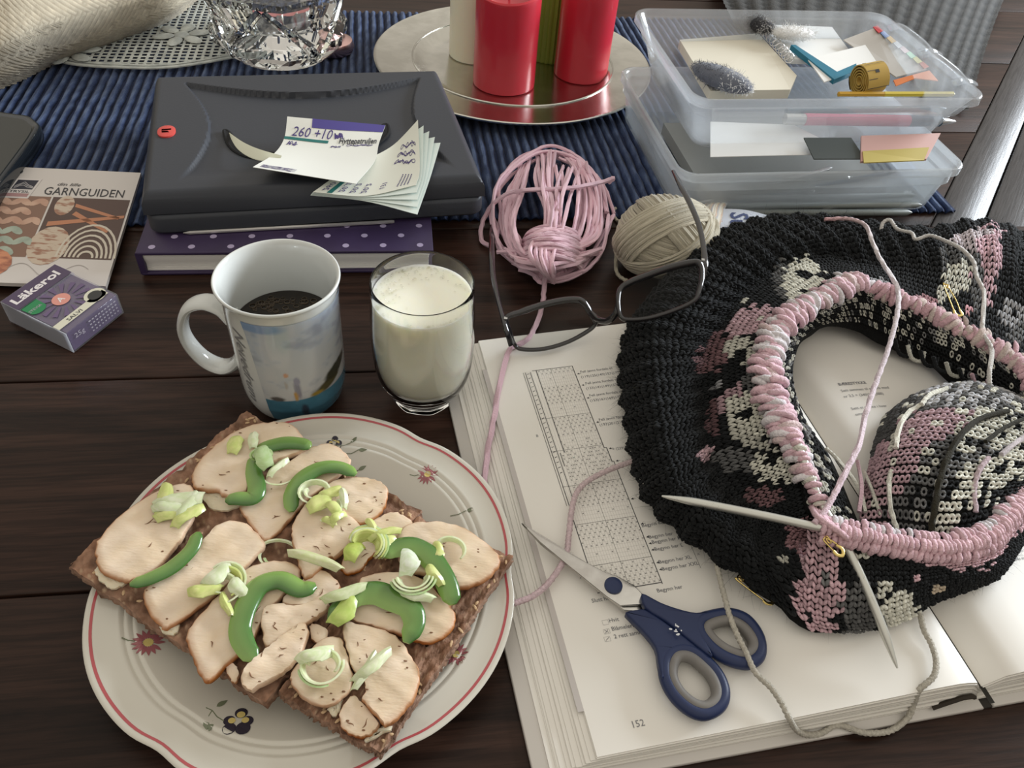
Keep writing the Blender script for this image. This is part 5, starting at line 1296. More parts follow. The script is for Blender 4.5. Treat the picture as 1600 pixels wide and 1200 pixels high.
# ---- grey ball
GREYW = np.array([.42, .385, .30])
bc_ = at(1040, 372, 3.1); bc_[2] = 3.15; R3 = np.array([4.05, 3.7, 3.05])
ball = thing('yarn_ball', bc_*[1, 1, 0], 'beige grey wound yarn ball behind the right lens of the glasses', 'yarn')
mk('core', MB().ball(bc_, R3*.96, 32, 20, GREYW*.6), WOOL, ball)
def windings(axis, lo, hi, cnt, arc0, arc1, lift, c, jit=.02):
    axis = unit(np.array(axis, float)); a = unit(np.cross(axis, [0, .3, 1])); b = np.cross(axis, a)
    for k in range(cnt):
        h = lo+(hi-lo)*k/(cnt-1)+rng.normal()*.008; rr_ = math.sqrt(max(0, 1-h*h)); th_ = np.linspace(arc0, arc1, 40)
        P = (axis*h+rr_*(np.cos(th_)[:, None]*a+np.sin(th_)[:, None]*b))*(1+lift+rng.normal()*.008)
        mb.tube(bc_+P*R3, .145, 6, c=c*(.85+.3*rng.random()), twist=9, lobes=3, lob=.17)
mb = MB()
windings((.2, .3, 1), -.85, .97, 34, 0, 2*pi, .0, GREYW)
windings((.75, .35, .55), .05, .75, 18, 0, 2*pi, .05, GREYW)
windings((-.55, .75, .3), -.25, .40, 15, 0, 2*pi, .085, GREYW*1.05)
windings((.6, .0, -.8), -.2, .15, 7, 0, 2*pi, .10, GREYW)
mk('windings', mb, WOOL, ball, kind='stuff')
mb = MB(); yarn(mb, pts([(990, 335, 3), (972, 365, 2), (963, 400, .8), (965, 428, .3), (985, 440, .3), (1000, 436, .4)]), .16, GREYW); yarn(mb, pts([(962, 325, .4), (958, 332, .3), (966, 345, .3), (985, 338, 1.5)]), .14, GREYW); mk('loose_loop', mb, WOOL, ball)
# second skein with paper band
sk = thing('yarn_skein', at(1115, 350, 0), 'cream and grey multicoloured skein right of the yarn ball, with paper band', 'yarn')
mb = MB()
for k in range(15):
    t = k/14; x = 1098+30*t
    yarn(mb, pts([(x+14, 318, .5), (x+4, 322, 2.0+.8*math.sin(pi*t)), (x-2, 345, 2.9+.9*math.sin(pi*t)), (x-8, 370, 2.6+.9*math.sin(pi*t)), (x-14, 395, 1.2)]), .17, [(.60, .56, .46), (.55, .42, .32), (.40, .40, .40), (.62, .58, .5)][k % 4], n=6)
mk('strands', mb, WOOL, sk, kind='stuff')
G = sheet([[(1124, 326, 2.6), (1165, 328, 2.8), (1206, 338, 2.3)], [(1122, 355, 3.0), (1165, 358, 3.2), (1206, 364, 2.7)], [(1120, 392, 2.2), (1165, 396, 2.4), (1206, 398, 2.0)]], 8)
lb = thing('yarn_band', G.mean((0, 1)), 'pale blue printed paper yarn band half hidden behind the black knitting', 'paper band')
mb = MB(); solid(mb, G, .03, (.56, .60, .68)); mk('band', mb, MEMO, lb)
fb = gfn(G); mb = MB(); quad(fb, .0, .35, .07, 1, mb, 2); quad(fb, .95, .0, .97, 1, mb, 2); mk('red_stripe', mb, mat('red_print', (.5, .05, .03), .6), lb)
mb = MB()
V, F = text_tris('Sup', .0, .02); k_ = .5/.72
mb.add(fb(np.column_stack([.22+V[:, 1]*.34/.72, .10+V[:, 0]*.40]), .05), F); mk('lettering', mb, mat('navy_print', (.06, .08, .18), .6), lb)
# ============================================================ SPECTACLES
FR = mat('dark_acetate', (.014, .013, .014), .16, coat=.6)
gl = thing('eyeglasses', at(950, 495, 2), 'black rectangular framed eyeglasses resting on the open book and black knitting', 'glasses')
Lr = [(791, 497, 3.9), (815, 487, 4.0), (845, 477, 4.15), (875, 470, 4.3), (900, 468, 4.4), (913, 474, 4.35), (924, 492, 3.7), (930, 503, 3.2), (922, 515, 2.7), (888, 534, 2.1), (850, 545, 1.9), (818, 546, 1.8), (805, 540, 2.0), (797, 520, 3.0)]
Rr = [(969, 453, 6.6), (985, 441, 7.0), (1010, 431, 7.3), (1044, 419, 7.7), (1078, 411, 8.0), (1093, 413, 8.1), (1097, 432, 7.7), (1092, 455, 7.3), (1084, 470, 7.0), (1054, 485, 6.6), (1015, 497, 6.3), (985, 500, 6.1), (971, 496, 6.1), (966, 476, 6.3)]
for rim_ in (Lr, Rr):
    P = cr(pts(rim_), 5, closed=True)
    nrm_ = unit(np.cross(P[len(P)//3]-P[0], P[2*len(P)//3]-P[0]))
    n = len(P); top = np.array([1 if i < n*.45 else .62 for i in range(n)]); top = (np.roll(top, 3)+np.roll(top, -3)+top+np.roll(top, 6)+np.roll(top, -6))/5
    mk('rim', MB().tube(P, .25*top, 10, closed=True, up=nrm_, flat=1.3), FR, gl)
    c = P.mean(0); q = c+(P-c)*.985
    m_ = np.concatenate([q+nrm_*.03, q-nrm_*.03, c+(q-c)*.5+nrm_*.10, [c+nrm_*.12], c+(q-c)*.5-nrm_*.0, [c-nrm_*.02]])
    f = [(3*n*0+i, (i+1) % n, 2*n+(i+1) % n, 2*n+i) for i in range(n)]+[(2*n+i, 2*n+(i+1) % n, 3*n) for i in range(n)]+[(n+i, 3*n+1+i, 3*n+1+(i+1) % n, n+(i+1) % n) for i in range(n)]+[(3*n+1+i, 4*n+1, 3*n+1+(i+1) % n) for i in range(n)]
    mk('lens', MB().add(m_, f), clear_plastic('lens_tint', (.84, .84, .83), .0, .03, .05, .006), gl)
mk('bridge', MB().tube(cr(pts([(924, 490, 3.9), (936, 500, 4.3), (950, 501, 4.9), (962, 490, 5.7), (967, 476, 6.2)]), 5), [.28]+[.24]*19+[.28], 10) if False else MB().tube(cr(pts([(924, 490, 3.9), (936, 500, 4.3), (950, 501, 4.9), (962, 490, 5.7), (967, 476, 6.2)]), 5), .24, 10), FR, gl)
def temple(l, r0):
    P = cr(pts(l), 8); n = len(P); r = np.interp(np.linspace(0, 1, n), [0, .08, .4, .8, 1], [1.0, .9, .72, .95, .6])*r0
    h = thing_part = mk('temple', MB().tube(P, r, 10, flat=.6), FR, gl)
temple([(799, 538, 2.6), (792, 517, 3.6), (786, 497, 3.9), (777, 462, 3.6), (770, 425, 3.0), (768, 387, 2.2), (769, 350, .9)], .30)
temple([(1097, 432, 7.6), (1101, 412, 8.2), (1099, 385, 8.1), (1092, 352, 8.0), (1079, 320, 7.8), (1064, 291, 7.5), (1052, 267, 6.8)], .27)
mk('hinge', MB().box((-.12, -.12, -.2), (.12, .12, .2), fr=(at(1098, 409, 8.15), EX, EY, UZ)).box((-.12, -.12, -.2), (.12, .12, .2), fr=(at(790, 500, 3.9), EX, EY, UZ)), mat('hinge_metal', (.6, .6, .6), .25, 1), gl)

# ============================================================ PLASTIC BOXES
ba = math.atan2(6.4, 26.5); BX = np.array([math.cos(ba), math.sin(ba), 0]); BY = np.array([-math.sin(ba), math.cos(ba), 0])
def tray_box(org, Wd, Dp, z0, z1, taper, label, m, lipw=.55, handles=False):
    fr_ = (np.array([org[0], org[1], 0]), BX, BY, UZ)
    t = thing('plastic_box', org+BX*Wd/2+BY*Dp/2+[0, 0, z0-org[2]], label, 'box', 'clear plastic storage boxes')
    def ringo(ins, z, r): o = rr(ins, ins, Wd-ins, Dp-ins, r, 8); return xf(fr_, np.column_stack([o, np.full(len(o), z)]))
    H = z1-z0
    seq = [ringo(taper+.9, z0, 1.2), ringo(taper+.15, z0+.0, 1.6), ringo(taper, z0+.25, 1.7), ringo(taper*.45, z0+H*.62, 1.7), ringo(taper*.42-.25, z0+H*.64, 1.8), ringo(.1, z1-.8, 1.8), ringo(-lipw*.6, z1-.75, 1.9), ringo(-lipw*.6, z1-.1, 1.9), ringo(-lipw*.5, z1, 1.9), ringo(.0, z1, 1.7), ringo(.12, z1-.25, 1.7), ringo(taper*.45+.15, z0+H*.6, 1.6), ringo(taper+.15, z0+.4, 1.6), ringo(taper+.8, z0+.18, 1.2)]
    n = len(seq[0]); V = np.concatenate(seq)
    f = [(k*n+i, k*n+(i+1) % n, (k+1)*n+(i+1) % n, (k+1)*n+i) for k in range(len(seq)-1) for i in range(n)]+[tuple(range(n-1, -1, -1)), tuple((len(seq)-1)*n+i for i in range(n))]
    mk('tub', MB().add(V, f), m, t, ang=60)
    if handles:
        for (lx_, ly_) in ((Wd+.3, Dp*.70), (Wd+.1, Dp*.36)):
            P = xf(fr_, np.array([(lx_-.6, ly_-3.0, z1-.5), (lx_+.6, ly_-2.9, z1-.3), (lx_+2.6, ly_-1.6, z1-1.2), (lx_+3.0, ly_, z1-1.6), (lx_+2.6, ly_+1.6, z1-1.2), (lx_+.6, ly_+2.9, z1-.3), (lx_-.6, ly_+3.0, z1-.5)]))
            mk('clip_handle', MB().tube(cr(P, 6), .55, 8, flat=.45), m, t)
    return t, fr_
PL = clear_plastic('clear_plastic', (.94, .955, .97), .21, .18)
PL2 = clear_plastic('cloudy_plastic', (.90, .92, .92), .34, .25)
F0 = at(1090, 155, 11.3)
lower, fL = tray_box(F0-BX*0.5-BY*2.0-[0, 0, 11.3], 27.6, 21.0, .55, 5.5, .7, 'lower clear plastic box under the open one, holding grey needles', PL2)
upper, fU = tray_box(F0-[0, 0, 11.3], 27.2, 19.4, 5.62, 11.3, 1.9, 'upper open clear plastic box with tape measure, pens and cards', PL, handles=True)
# contents of the upper box : base level
zb_ = 6.4
def card(name, corners, m, label, cat, th_=.12, z=None, parent=None, group=None):
    P = pts(corners); n = len(P); mb = MB().add(np.concatenate([P, P-[0, 0, th_]]), [tuple(range(n)), tuple(range(2*n-1, n-1, -1))]+[(i, n+i, n+(i+1) % n, (i+1) % n) for i in range(n)])
    if parent is not None: return mk(name, mb, m, parent, smooth=False)
    return mk(name, mb, m, label=label, cat=cat, smooth=False, group=group)
WHITE = mat('bright_card', (.80, .80, .78), .6); CREAMP = mat('cream_sheet', (.70, .66, .55), .7)
card('note_pad', [(1062, 62, 8.6), (1185, 52, 8.9), (1245, 118, 8.3), (1235, 140, 8.0), (1110, 142, 8.0)], CREAMP, 'cream note pages at the left inside the upper plastic box', 'paper', .9)
sp = thing('spiral_pad', at(1210, 75, 8.9), 'small spiral bound pad near the far wall of the upper plastic box', 'notepad')
card('cover', [(1190, 38, 9.0), (1300, 42, 9.0), (1340, 96, 8.8), (1236, 92, 8.8)], WHITE, '', '', .5, parent=sp)
mb = MB()
for k in range(10):
    c = at(1190+4.8*k, 44+5.2*k, 9.0); mb.tube([c+[.45*math.cos(a), .1*math.sin(a), .45*math.sin(a)] for a in np.linspace(0, 2*pi, 13)[:-1]], .06, 5, closed=True)
mk('spiral_wire', mb, mat('wire', (.75, .75, .75), .25, 1), sp)
card('white_card', [(1262, 92, 9.25), (1352, 70, 9.6), (1372, 100, 9.2), (1288, 128, 8.9)], WHITE, 'white card under the blue rim in the middle of the upper box', 'card', .1)
bt = mat('teal_plastic', (.01, .16, .25), .3)
mb = MB(); 
tr = thing('teal_case', at(1290, 105, 9), 'teal blue edged sleeve crossing the upper plastic box', 'case')
card('edge', [(1236, 70, 9.5), (1243, 70, 9.5), (1308, 112, 9.2), (1304, 124, 9.1)], bt, '', '', .5, parent=tr)
card('edge', [(1304, 124, 9.1), (1308, 112, 9.2), (1345, 96, 9.2), (1347, 106, 9.1)], bt, '', '', .5, parent=tr)
fs = thing('swatch_card', at(1390, 85, 9), 'grey sample card with coloured index tabs leaning at the right in the upper box', 'card')
card('card', [(1318, 62, 9.6), (1366, 44, 10.2), (1448, 108, 9.0), (1400, 120, 8.8)], mat('grey_card', (.50, .47, .43), .6), '', '', .1, parent=fs)
for k, (c, c2) in enumerate((((.55, .04, .04), 0), ((.15, .22, .40), 0), ((.60, .36, .08), 0), ((.50, .50, .50), 0), ((.60, .45, .45), 0), ((.35, .60, .40), 0), ((.65, .60, .25), 0), ((.50, .15, .10), 0))):
    x, y, z = 1366+10.2*k, 42+8*k, 10.2-.15*k
    card('index_tab', [(x-2, y, z+.05), (x+5, y-2, z+.05), (x+14, y+6, z), (x+7, y+9, z)], mat('tab', c, .5), '', '', .05, parent=fs)
mb = MB()
o_ = at(1330, 60, 9.9)
card('orange_ribbon', [(1396, 125, 8.9), (1452, 110, 9.3), (1466, 126, 9.0), (1430, 122, 9.0), (1400, 134, 8.7)], mat('orange_satin', (.75, .22, .06), .4), 'orange ribbon beside the tape measure', 'ribbon', .08)
# tape measure
tmz = thing('tape_measure', at(1370, 128, 8.7), 'rolled yellow tape measure in the upper plastic box', 'tape measure')
c = at(1358, 124, 9.3); ax_ = unit(np.array([1, .35, .15])); u_ = unit(np.cross(ax_, UZ)); v_ = np.cross(ax_, u_)
TAPE = mat('yellow_tape', (.50, .33, .07), .45)
mb = MB(); n = 150; th_ = np.linspace(0, 2*pi*5, n); rad = .35+1.25*th_/th_[-1]
V = np.stack([c+ax_*a+u_*(rad*np.cos(th_))[:, None]+v_*(rad*np.sin(th_))[:, None] for a in (-1.1, 1.1)], 1)
V2 = np.stack([c+ax_*a+u_*((rad-.1)*np.cos(th_))[:, None]+v_*((rad-.1)*np.sin(th_))[:, None] for a in (-1.1, 1.1)], 1)
W = np.concatenate([V, V2[:, ::-1]], 1)
mb.add(W, [(i*4+k, i*4+(k+1) % 4, (i+1)*4+(k+1) % 4, (i+1)*4+k) for i in range(n-1) for k in range(4)]); mk('tape', mb, TAPE, tmz, ang=50)
mb = MB()
for k in range(12):
    a = k*2*pi/12; p = lambda b, s_: c+ax_*s_+u_*(1.62*math.cos(b))+v_*(1.62*math.sin(b))
    mb.add([p(a, -1.1), p(a+.035, -1.1), p(a+.035, 1.1 if k % 3 == 0 else -.2), p(a, 1.1 if k % 3 == 0 else -.2)], [(0, 1, 2, 3)])
    if k % 3 == 1: mb.add([p(a, -.3), p(a+.2, -.3), p(a+.2, .1), p(a, .1)], [(0, 1, 2, 3)])
mk('tape_marks', mb, INK, tmz, smooth=False)
mk('metal_tip', MB().add([c+ax_*a+u_*(1.66*math.cos(b))+v_*(1.66*math.sin(b)) for a in (-1.1, 1.1) for b in (2.2, 2.6, 3.0)], [(0, 1, 4, 3), (1, 2, 5, 4)]), mat('tip_metal', (.35, .3, .25), .3, 1), tmz)
# pens
def pen(name, a, b, segs, label, r=.42, cat='pen', n=12):
    A, B = at(*a), at(*b); t = thing(name, (A+B)/2-[0, 0, r], label, cat, 'pens in the upper plastic box')
    for nm, s0, s1, r0, r1, m in segs: mk(nm, MB().tube([A+(B-A)*s0, A+(B-A)*(s0+.001), A+(B-A)*(s1-.001), A+(B-A)*s1], [r0*.9, r0, r1, r1*.9], n), m, t)
pk_ = mat('pink_plastic', (.62, .10, .19), .3); sl_ = mat('slate_plastic', (.045, .09, .14), .35); sv = mat('silver_tip', (.6, .6, .6), .3, .8); yl_ = mat('yellow_lacquer', (.70, .55, .06), .4)
pen('pink_pen', (1226, 186, 7.5), (1492, 190, 7.2), [('cap', 0, .11, .5, .52, sv), ('barrel', .11, .72, .55, .52, pk_), ('grip', .72, .91, .52, .48, sl_), ('tip', .91, 1, .42, .12, sv)], 'thick pink pen with slate grip seen through the front wall of the upper box')
pen('slate_pen', (1228, 173, 7.9), (1478, 170, 7.9), [('barrel', 0, .95, .3, .3, sl_), ('tip', .95, 1, .28, .1, sl_)], 'thin slate blue pen just behind the thick pink pen')
pen('yellow_pencil', (1310, 147, 8.6), (1492, 147, 8.4), [('body', 0, .38, .25, .25, mat('orange_lacquer', (.62, .36, .04), .4)), ('body', .38, .98, .26, .26, yl_), ('point', .98, 1, .2, .05, yl_)], 'yellow pencil below the tape measure', cat='pencil', n=6)
card('black_card', [(1256, 215, 7.0), (1330, 215, 7.0), (1352, 248, 6.3), (1272, 248, 6.3)], mat('charcoal_card', (.055, .065, .06), .6), 'dark charcoal card on the floor of the upper box', 'card', .1)
ye = thing('needle_packet', at(1400, 240, 6.3), 'pinkish packet with yellow lower half at the right front inside the upper box', 'packet')
card('packet', [(1346, 212, 7.3), (1470, 208, 7.3), (1448, 248, 6.3), (1345, 252, 6.3)], mat('salmon_card', (.60, .36, .32), .6), '', '', .2, parent=ye)
card('yellow_strip', [(1348, 236, 6.75), (1452, 230, 6.9), (1444, 250, 6.35), (1350, 254, 6.35)], mat('mustard_card', (.52, .42, .10), .6), '', '', .1, parent=ye)
card('white_slip', [(1110, 190, 6.6), (1240, 195, 6.6), (1330, 240, 6.0), (1110, 245, 6.0)], WHITE, 'white slip at the bottom left of the upper box', 'paper', .05)
# knitted toy bird like grey-white bundles of fluff yarn
def bundle(name, cpx, z, rad, rot, cols, label, seed, cnt=420):
    r_ = np.random.default_rng(seed); c = at(*cpx, z); mb = MB(); R = np.array([(math.cos(rot), math.sin(rot), 0), (-math.sin(rot), math.cos(rot), 0), (0, 0, 1)])
    t = thing(name, c-[0, 0, rad[2]], label, 'yarn', 'yarn scraps in the upper plastic box')
    d = unit(r_.standard_normal((900, 3))); P = (d*rad)@R
    cc = np.where((P@np.array([1, -.6, 0]) > .35)[:, None], np.array(cols[1]), np.array(cols[0]))
    mb.ball(c, np.array(rad)*.97, 22, 14, cols[0], fr=R); mk('core', mb, WOOL, t)
    mb = MB(); fuzz(mb, c+P, unit(d@R), .12+.16*r_.random(900), cc, .07); mk('fluff', mb, WOOL, t, kind='stuff')
bundle('yarn_scrap', (1128, 122), 8.9, (3.4, 1.6, .9), -.7, ((.12, .13, .16), (.80, .80, .80)), 'slate grey fluffy yarn scrap, blown-out highlight painted white, at left in the upper box', 3)  # white fibres paint the blown-out highlight on the slate bundle
bundle('yarn_scrap', (1184, 38), 10.0, (1.9, 1.1, .8), -.5, ((.04, .04, .045), (.5, .5, .5)), 'small black fluffy yarn scrap near the far rim of the upper box', 4)
bundle('yarn_scrap', (1240, 52), 9.9, (2.3, 1.2, .6), .2, ((.75, .75, .74), (.82, .82, .82)), 'white fluffy yarn scrap right of the black one', 5)
# lower box contents
for k, (a, b, r, m) in enumerate((((1090, 318, 1.2), (1300, 262, 3.2), .22, sv), ((1100, 326, 1.2), (1400, 268, 3.0), .22, sl_), ((1150, 310, 1.8), (1430, 305, 1.8), .28, mat('grey_rod', (.22, .24, .24), .4)), ((1130, 322, 1.3), (1440, 320, 1.3), .30, mat('grey_rod', (.25, .27, .26), .4)), ((1120, 333, 1.0), (1425, 332, 1.0), .32, mat('grey_rod', (.20, .22, .21), .4)))):
    A, B = at(*a), at(*b); mk('knitting_needle', MB().tube([A, A+(B-A)*.04, A+(B-A)*.97, B], [r, r, r, .06], 10), m, group='needles in the lower plastic box',
        label=['slim silver needle slanting across the left of the lower box', 'slim slate needle slanting beside the silver one in the lower box', 'uppermost horizontal grey needle in the lower box', 'middle horizontal grey needle in the lower box', 'thickest grey needle at the bottom of the lower box'][k], cat='needle')
gg = thing('plastic_bag', at(1260, 300, 1), 'crumpled clear bag inside the lower plastic box', 'bag')
G = np.array([[at(1130+42*i, 275+11*j, 3.4-.5*j+.35*math.sin(i*2.1+j*1.3)+.2*rng.normal()) for i in range(8)] for j in range(6)]); G = cr(G, 5); G = cr(G.transpose(1, 0, 2), 5).transpose(1, 0, 2)
mk('film', MB().grid(G), clear_plastic('thin_film', (.97, .98, .98), .08, .08), gg)
mk('backing_card', MB().box((3.5, 2, 1.2), (22, 15, 2.4), fr=fL), mat('dull_card', (.30, .31, .30), .7), gg)
# ============================================================ KNITTING
KW = mat('knit_wool', attr=True, rough=.92, sheen=.05, spec=.12, bump=.8, bs=1100, c2=(.80, .80, .80), ns=700)
BLK_ = np.array([.011, .012, .013]); PK = np.array([.72, .49, .54]); PK2 = np.array([.42, .24, .26]); WH = np.array([.72, .71, .62]); GY = np.array([.13, .13, .13]); LG = np.array([.34, .34, .35])
sweater = thing('knitting', at(1290, 640, 2.4), 'black, pink and white knitted sweater yoke in progress, heaped on the open book', 'knitting')

def surf(ctrl, nu, nv):
    """ctrl[i][j] = (px,py,z) -> dense sampler S(u in [0,nu], v in [0,nv]) as grid of points"""
    G = np.array([pts(r) for r in ctrl]); G = cr(G, 12); G = cr(G.transpose(1, 0, 2), 12).transpose(1, 0, 2)
    a, b = G.shape[:2]
    # reparametrise by mean arc length in both directions
    lu = np.concatenate([[0], np.cumsum(np.linalg.norm(np.diff(G, axis=0), axis=2).mean(1))]); lu /= lu[-1]
    lv = np.concatenate([[0], np.cumsum(np.linalg.norm(np.diff(G, axis=1), axis=2).mean(0))]); lv /= lv[-1]
    U = np.interp(np.linspace(0, 1, nu+1), lu, np.arange(a)); V = np.interp(np.linspace(0, 1, nv+1), lv, np.arange(b))
    i = np.minimum(U.astype(int), a-2); j = np.minimum(V.astype(int), b-2); u = (U-i)[:, None, None]; v = (V-j)[None, :, None]
    H = G[i][:, j]*(1-u)*(1-v)+G[i+1][:, j]*u*(1-v)+G[i][:, j+1]*(1-u)*v+G[i+1][:, j+1]*u*v
    N = unit(np.cross(np.gradient(H, axis=1), np.gradient(H, axis=0)))
    if N[..., 2].mean() < 0: N = -N
    return H, N
def tmpl_tube(cl, rad, n=5, asp=1.0):
    """template in (a,b,c) cell coords: centreline cl (k,3), radii; returns ring points expressed as centre + radial (da,dc in cm)"""
    cl = np.array(cl, float); k = len(cl); th_ = np.arange(n)/n*2*pi
    T = unit(np.gradient(cl[:, :2], axis=0)); S_ = np.stack([-T[:, 1], T[:, 0]], -1)
    cen = np.repeat(cl, n, axis=0); rad = np.repeat(np.array(rad), n)
    off = np.column_stack([np.repeat(S_, n, axis=0)*(rad*np.tile(np.cos(th_), k))[:, None], rad*np.tile(np.sin(th_), k)*asp])
    f = [(i*n+q, i*n+(q+1) % n, (i+1)*n+(q+1) % n, (i+1)*n+q) for i in range(k-1) for q in range(n)]+[tuple(range(n-1, -1, -1)), tuple((k-1)*n+q for q in range(n))]
    return cen, off, f
LEG = [tmpl_tube([(s*.06, -.12, .0), (s*.14, .12, .10), (s*.28, .45, .14), (s*.40, .80, .08), (s*.46, 1.02, -.02)], [.05, .19, .235, .19, .06], 6) for s in (-1, 1)]
PURL = [tmpl_tube([(.5*math.cos(t)*-1, s*(.42*math.sin(t)-.1), .02+.14*math.sin(t)) for t in np.linspace(0, pi, 6)], [.16, .21, .24, .24, .21, .16], 6) for s in (1, -1)]
def stitches(mb, H, N, cells, colf, T_, jit=.04, size=1.0, cs=None):
    """cells: (m,2) integer cells; vectorised placement of templates"""
    i, j = cells[:, 0], cells[:, 1]
    P = (H[i, j]+H[i+1, j]+H[i, j+1]+H[i+1, j+1])/4*0+H[i, j]*.5+H[i+1, j]*.5
    Tu = H[i+1, j]-H[i, j]; Tv = (H[i, j+1]-H[i, j]+H[i+1, j+1]-H[i+1, j])/2; Nn = N[i, j]
    lu = np.linalg.norm(Tu, axis=1, keepdims=True); lv = np.linalg.norm(Tv, axis=1, keepdims=True)
    lu_ = np.clip(lu, .2, .75)
    col_ = colf(P)
    for k, (cen, off, f) in enumerate(T_):
        m = len(cells); jt = rng.standard_normal((m, 3))*jit
        sc_ = lu_[:, :, None]*size*(1+.10*rng.standard_normal((m, 1, 1)))
        V = P[:, None]+Tu[:, None]*cen[None, :, 0:1]+Tv[:, None]*cen[None, :, 1:2]+Nn[:, None]*(cen[None, :, 2:3]*sc_)
        V = V+unit(Tu)[:, None]*off[None, :, 0:1]*sc_+unit(Tv)[:, None]*off[None, :, 1:2]*sc_+Nn[:, None]*off[None, :, 2:3]*sc_+jt[:, None]*lu_[:, :, None]
        nv_ = V.shape[1]; base = np.arange(m)*nv_
        F = []
        for q in f: F.append(base[:, None]+np.array(q)[None])
        faces = [tuple(r) for A in F for r in A.tolist()]
        c = np.repeat(col_*(1+.12*rng.standard_normal((m, 1))), nv_, axis=0)
        mb.add(V.reshape(-1, 3), faces, np.clip(c, .003, 1))
def zones(base, zl_):
    def f(P):
        q = pj(P); C = np.tile(np.asarray(base, float), (len(P), 1)) if not callable(base) else base(P, q)
        for (x, y, rx, ry, rot, c) in zl_:
            a = math.radians(rot); dx, dy = q[:, 0]-x, q[:, 1]-y
            u = (dx*math.cos(a)+dy*math.sin(a))/rx; v = (-dx*math.sin(a)+dy*math.cos(a))/ry
            m = (u*u+v*v) < 1+.25*rng.standard_normal(len(P)); C[m] = c
        return C
    return f

# ---- ring (yoke) : stations round the neck opening, hem side -> neck side -> inside
RING = [
 [(1345, 975, 2.3), (1340, 955, 2.6), (1325, 915, 3.3), (1315, 885, 3.7), (1312, 865, 3.6), (1310, 850, 3.9), (1308, 835, 4.4), (1310, 825, 4.8), (1330, 828, 4.5), (1360, 840, 3.8)],
 [(1262, 985, 2.5), (1255, 955, 3.0), (1232, 905, 4.2), (1215, 865, 4.4), (1212, 840, 4.0), (1228, 820, 4.2), (1255, 806, 5.0), (1278, 800, 5.6), (1310, 806, 5.0), (1352, 832, 4.0)],
 [(1165, 908, 2.5), (1158, 893, 3.1), (1150, 858, 4.6), (1160, 825, 4.6), (1175, 800, 3.7), (1205, 780, 4.1), (1240, 765, 5.2), (1264, 752, 6.0), (1292, 752, 5.1), (1338, 800, 3.8)],
 [(1062, 838, 2.4), (1062, 826, 3.1), (1080, 800, 5.0), (1105, 775, 5.0), (1130, 750, 3.6), (1180, 735, 4.4), (1220, 712, 5.6), (1243, 695, 6.2), (1266, 695, 5.2), (1300, 715, 3.6)],
 [(1010, 775, 2.3), (1006, 765, 3.0), (1040, 740, 5.3), (1085, 715, 5.0), (1108, 698, 3.4), (1160, 680, 4.4), (1198, 655, 5.7), (1222, 645, 6.3), (1244, 645, 5.2), (1258, 655, 3.6)],
 [(990, 690, 2.2), (984, 680, 3.0), (1022, 660, 5.5), (1075, 640, 5.2), (1102, 630, 3.4), (1148, 615, 4.4), (1182, 600, 5.8), (1205, 592, 6.4), (1228, 590, 5.3), (1240, 592, 3.8)],
 [(976, 600, 2.0), (971, 590, 2.8), (1010, 575, 5.4), (1068, 570, 5.2), (1100, 565, 3.6), (1142, 555, 4.6), (1185, 545, 5.9), (1208, 540, 6.5), (1232, 538, 5.4), (1250, 545, 3.8)],
 [(985, 535, 1.2), (978, 520, 2.2), (1012, 500, 5.2), (1080, 510, 5.4), (1118, 515, 3.8), (1160, 510, 4.8), (1205, 505, 6.1), (1232, 502, 6.7), (1256, 508, 5.5), (1272, 522, 3.8)],
 [(1018, 490, .8), (1015, 470, 1.8), (1055, 440, 4.8), (1115, 455, 5.2), (1155, 468, 3.8), (1195, 470, 4.8), (1238, 478, 6.2), (1265, 480, 6.8), (1288, 492, 5.6), (1302, 512, 3.8)],
 [(1090, 410, .8), (1090, 392, 1.8), (1120, 372, 4.4), (1170, 400, 5.0), (1205, 430, 3.8), (1238, 438, 4.8), (1285, 452, 6.3), (1312, 455, 6.8), (1330, 478, 5.5), (1340, 520, 3.6)],
 [(1180, 362, .8), (1180, 350, 1.6), (1195, 345, 3.8), (1245, 372, 4.8), (1275, 402, 3.9), (1295, 415, 4.6), (1320, 432, 6.0), (1345, 445, 6.7), (1362, 480, 5.4), (1368, 535, 3.4)],
 [(1275, 350, .8), (1275, 342, 1.6), (1282, 342, 3.4), (1320, 365, 4.6), (1345, 408, 4.0), (1352, 425, 4.5), (1372, 450, 5.6), (1390, 465, 6.2), (1400, 500, 5.2), (1402, 550, 3.2)],
 [(1370, 355, .8), (1370, 350, 1.5), (1375, 352, 3.2), (1400, 372, 4.4), (1418, 415, 4.2), (1418, 440, 4.5), (1430, 470, 5.3), (1442, 488, 5.8), (1448, 525, 5.0), (1450, 572, 3.0)],
 [(1455, 362, .8), (1455, 358, 1.6), (1462, 362, 3.2), (1480, 385, 4.6), (1488, 425, 4.8), (1478, 460, 4.8), (1482, 495, 5.2), (1490, 515, 5.6), (1498, 545, 4.9), (1485, 600, 2.9)],
 [(1530, 345, .8), (1532, 345, 1.8), (1540, 355, 3.6), (1545, 385, 5.0), (1545, 435, 5.2), (1535, 480, 4.9), (1535, 520, 5.0), (1542, 545, 5.3), (1548, 580, 4.6), (1530, 625, 2.9)],
 [(1600, 362, .8), (1602, 368, 1.8), (1605, 390, 3.6), (1600, 425, 4.8), (1598, 460, 5.0), (1592, 505, 4.6), (1588, 550, 4.8), (1592, 580, 5.1), (1594, 615, 4.4), (1575, 650, 2.9)],
 [(1690, 420, .8), (1690, 430, 1.8), (1685, 450, 3.6), (1670, 480, 4.8), (1660, 510, 4.8), (1650, 550, 4.4), (1640, 600, 4.6), (1640, 640, 4.9), (1640, 680, 4.2), (1620, 700, 2.9)],
]
NU, NV = 150, 38
Hg, Ng = surf(RING, NU, NV)
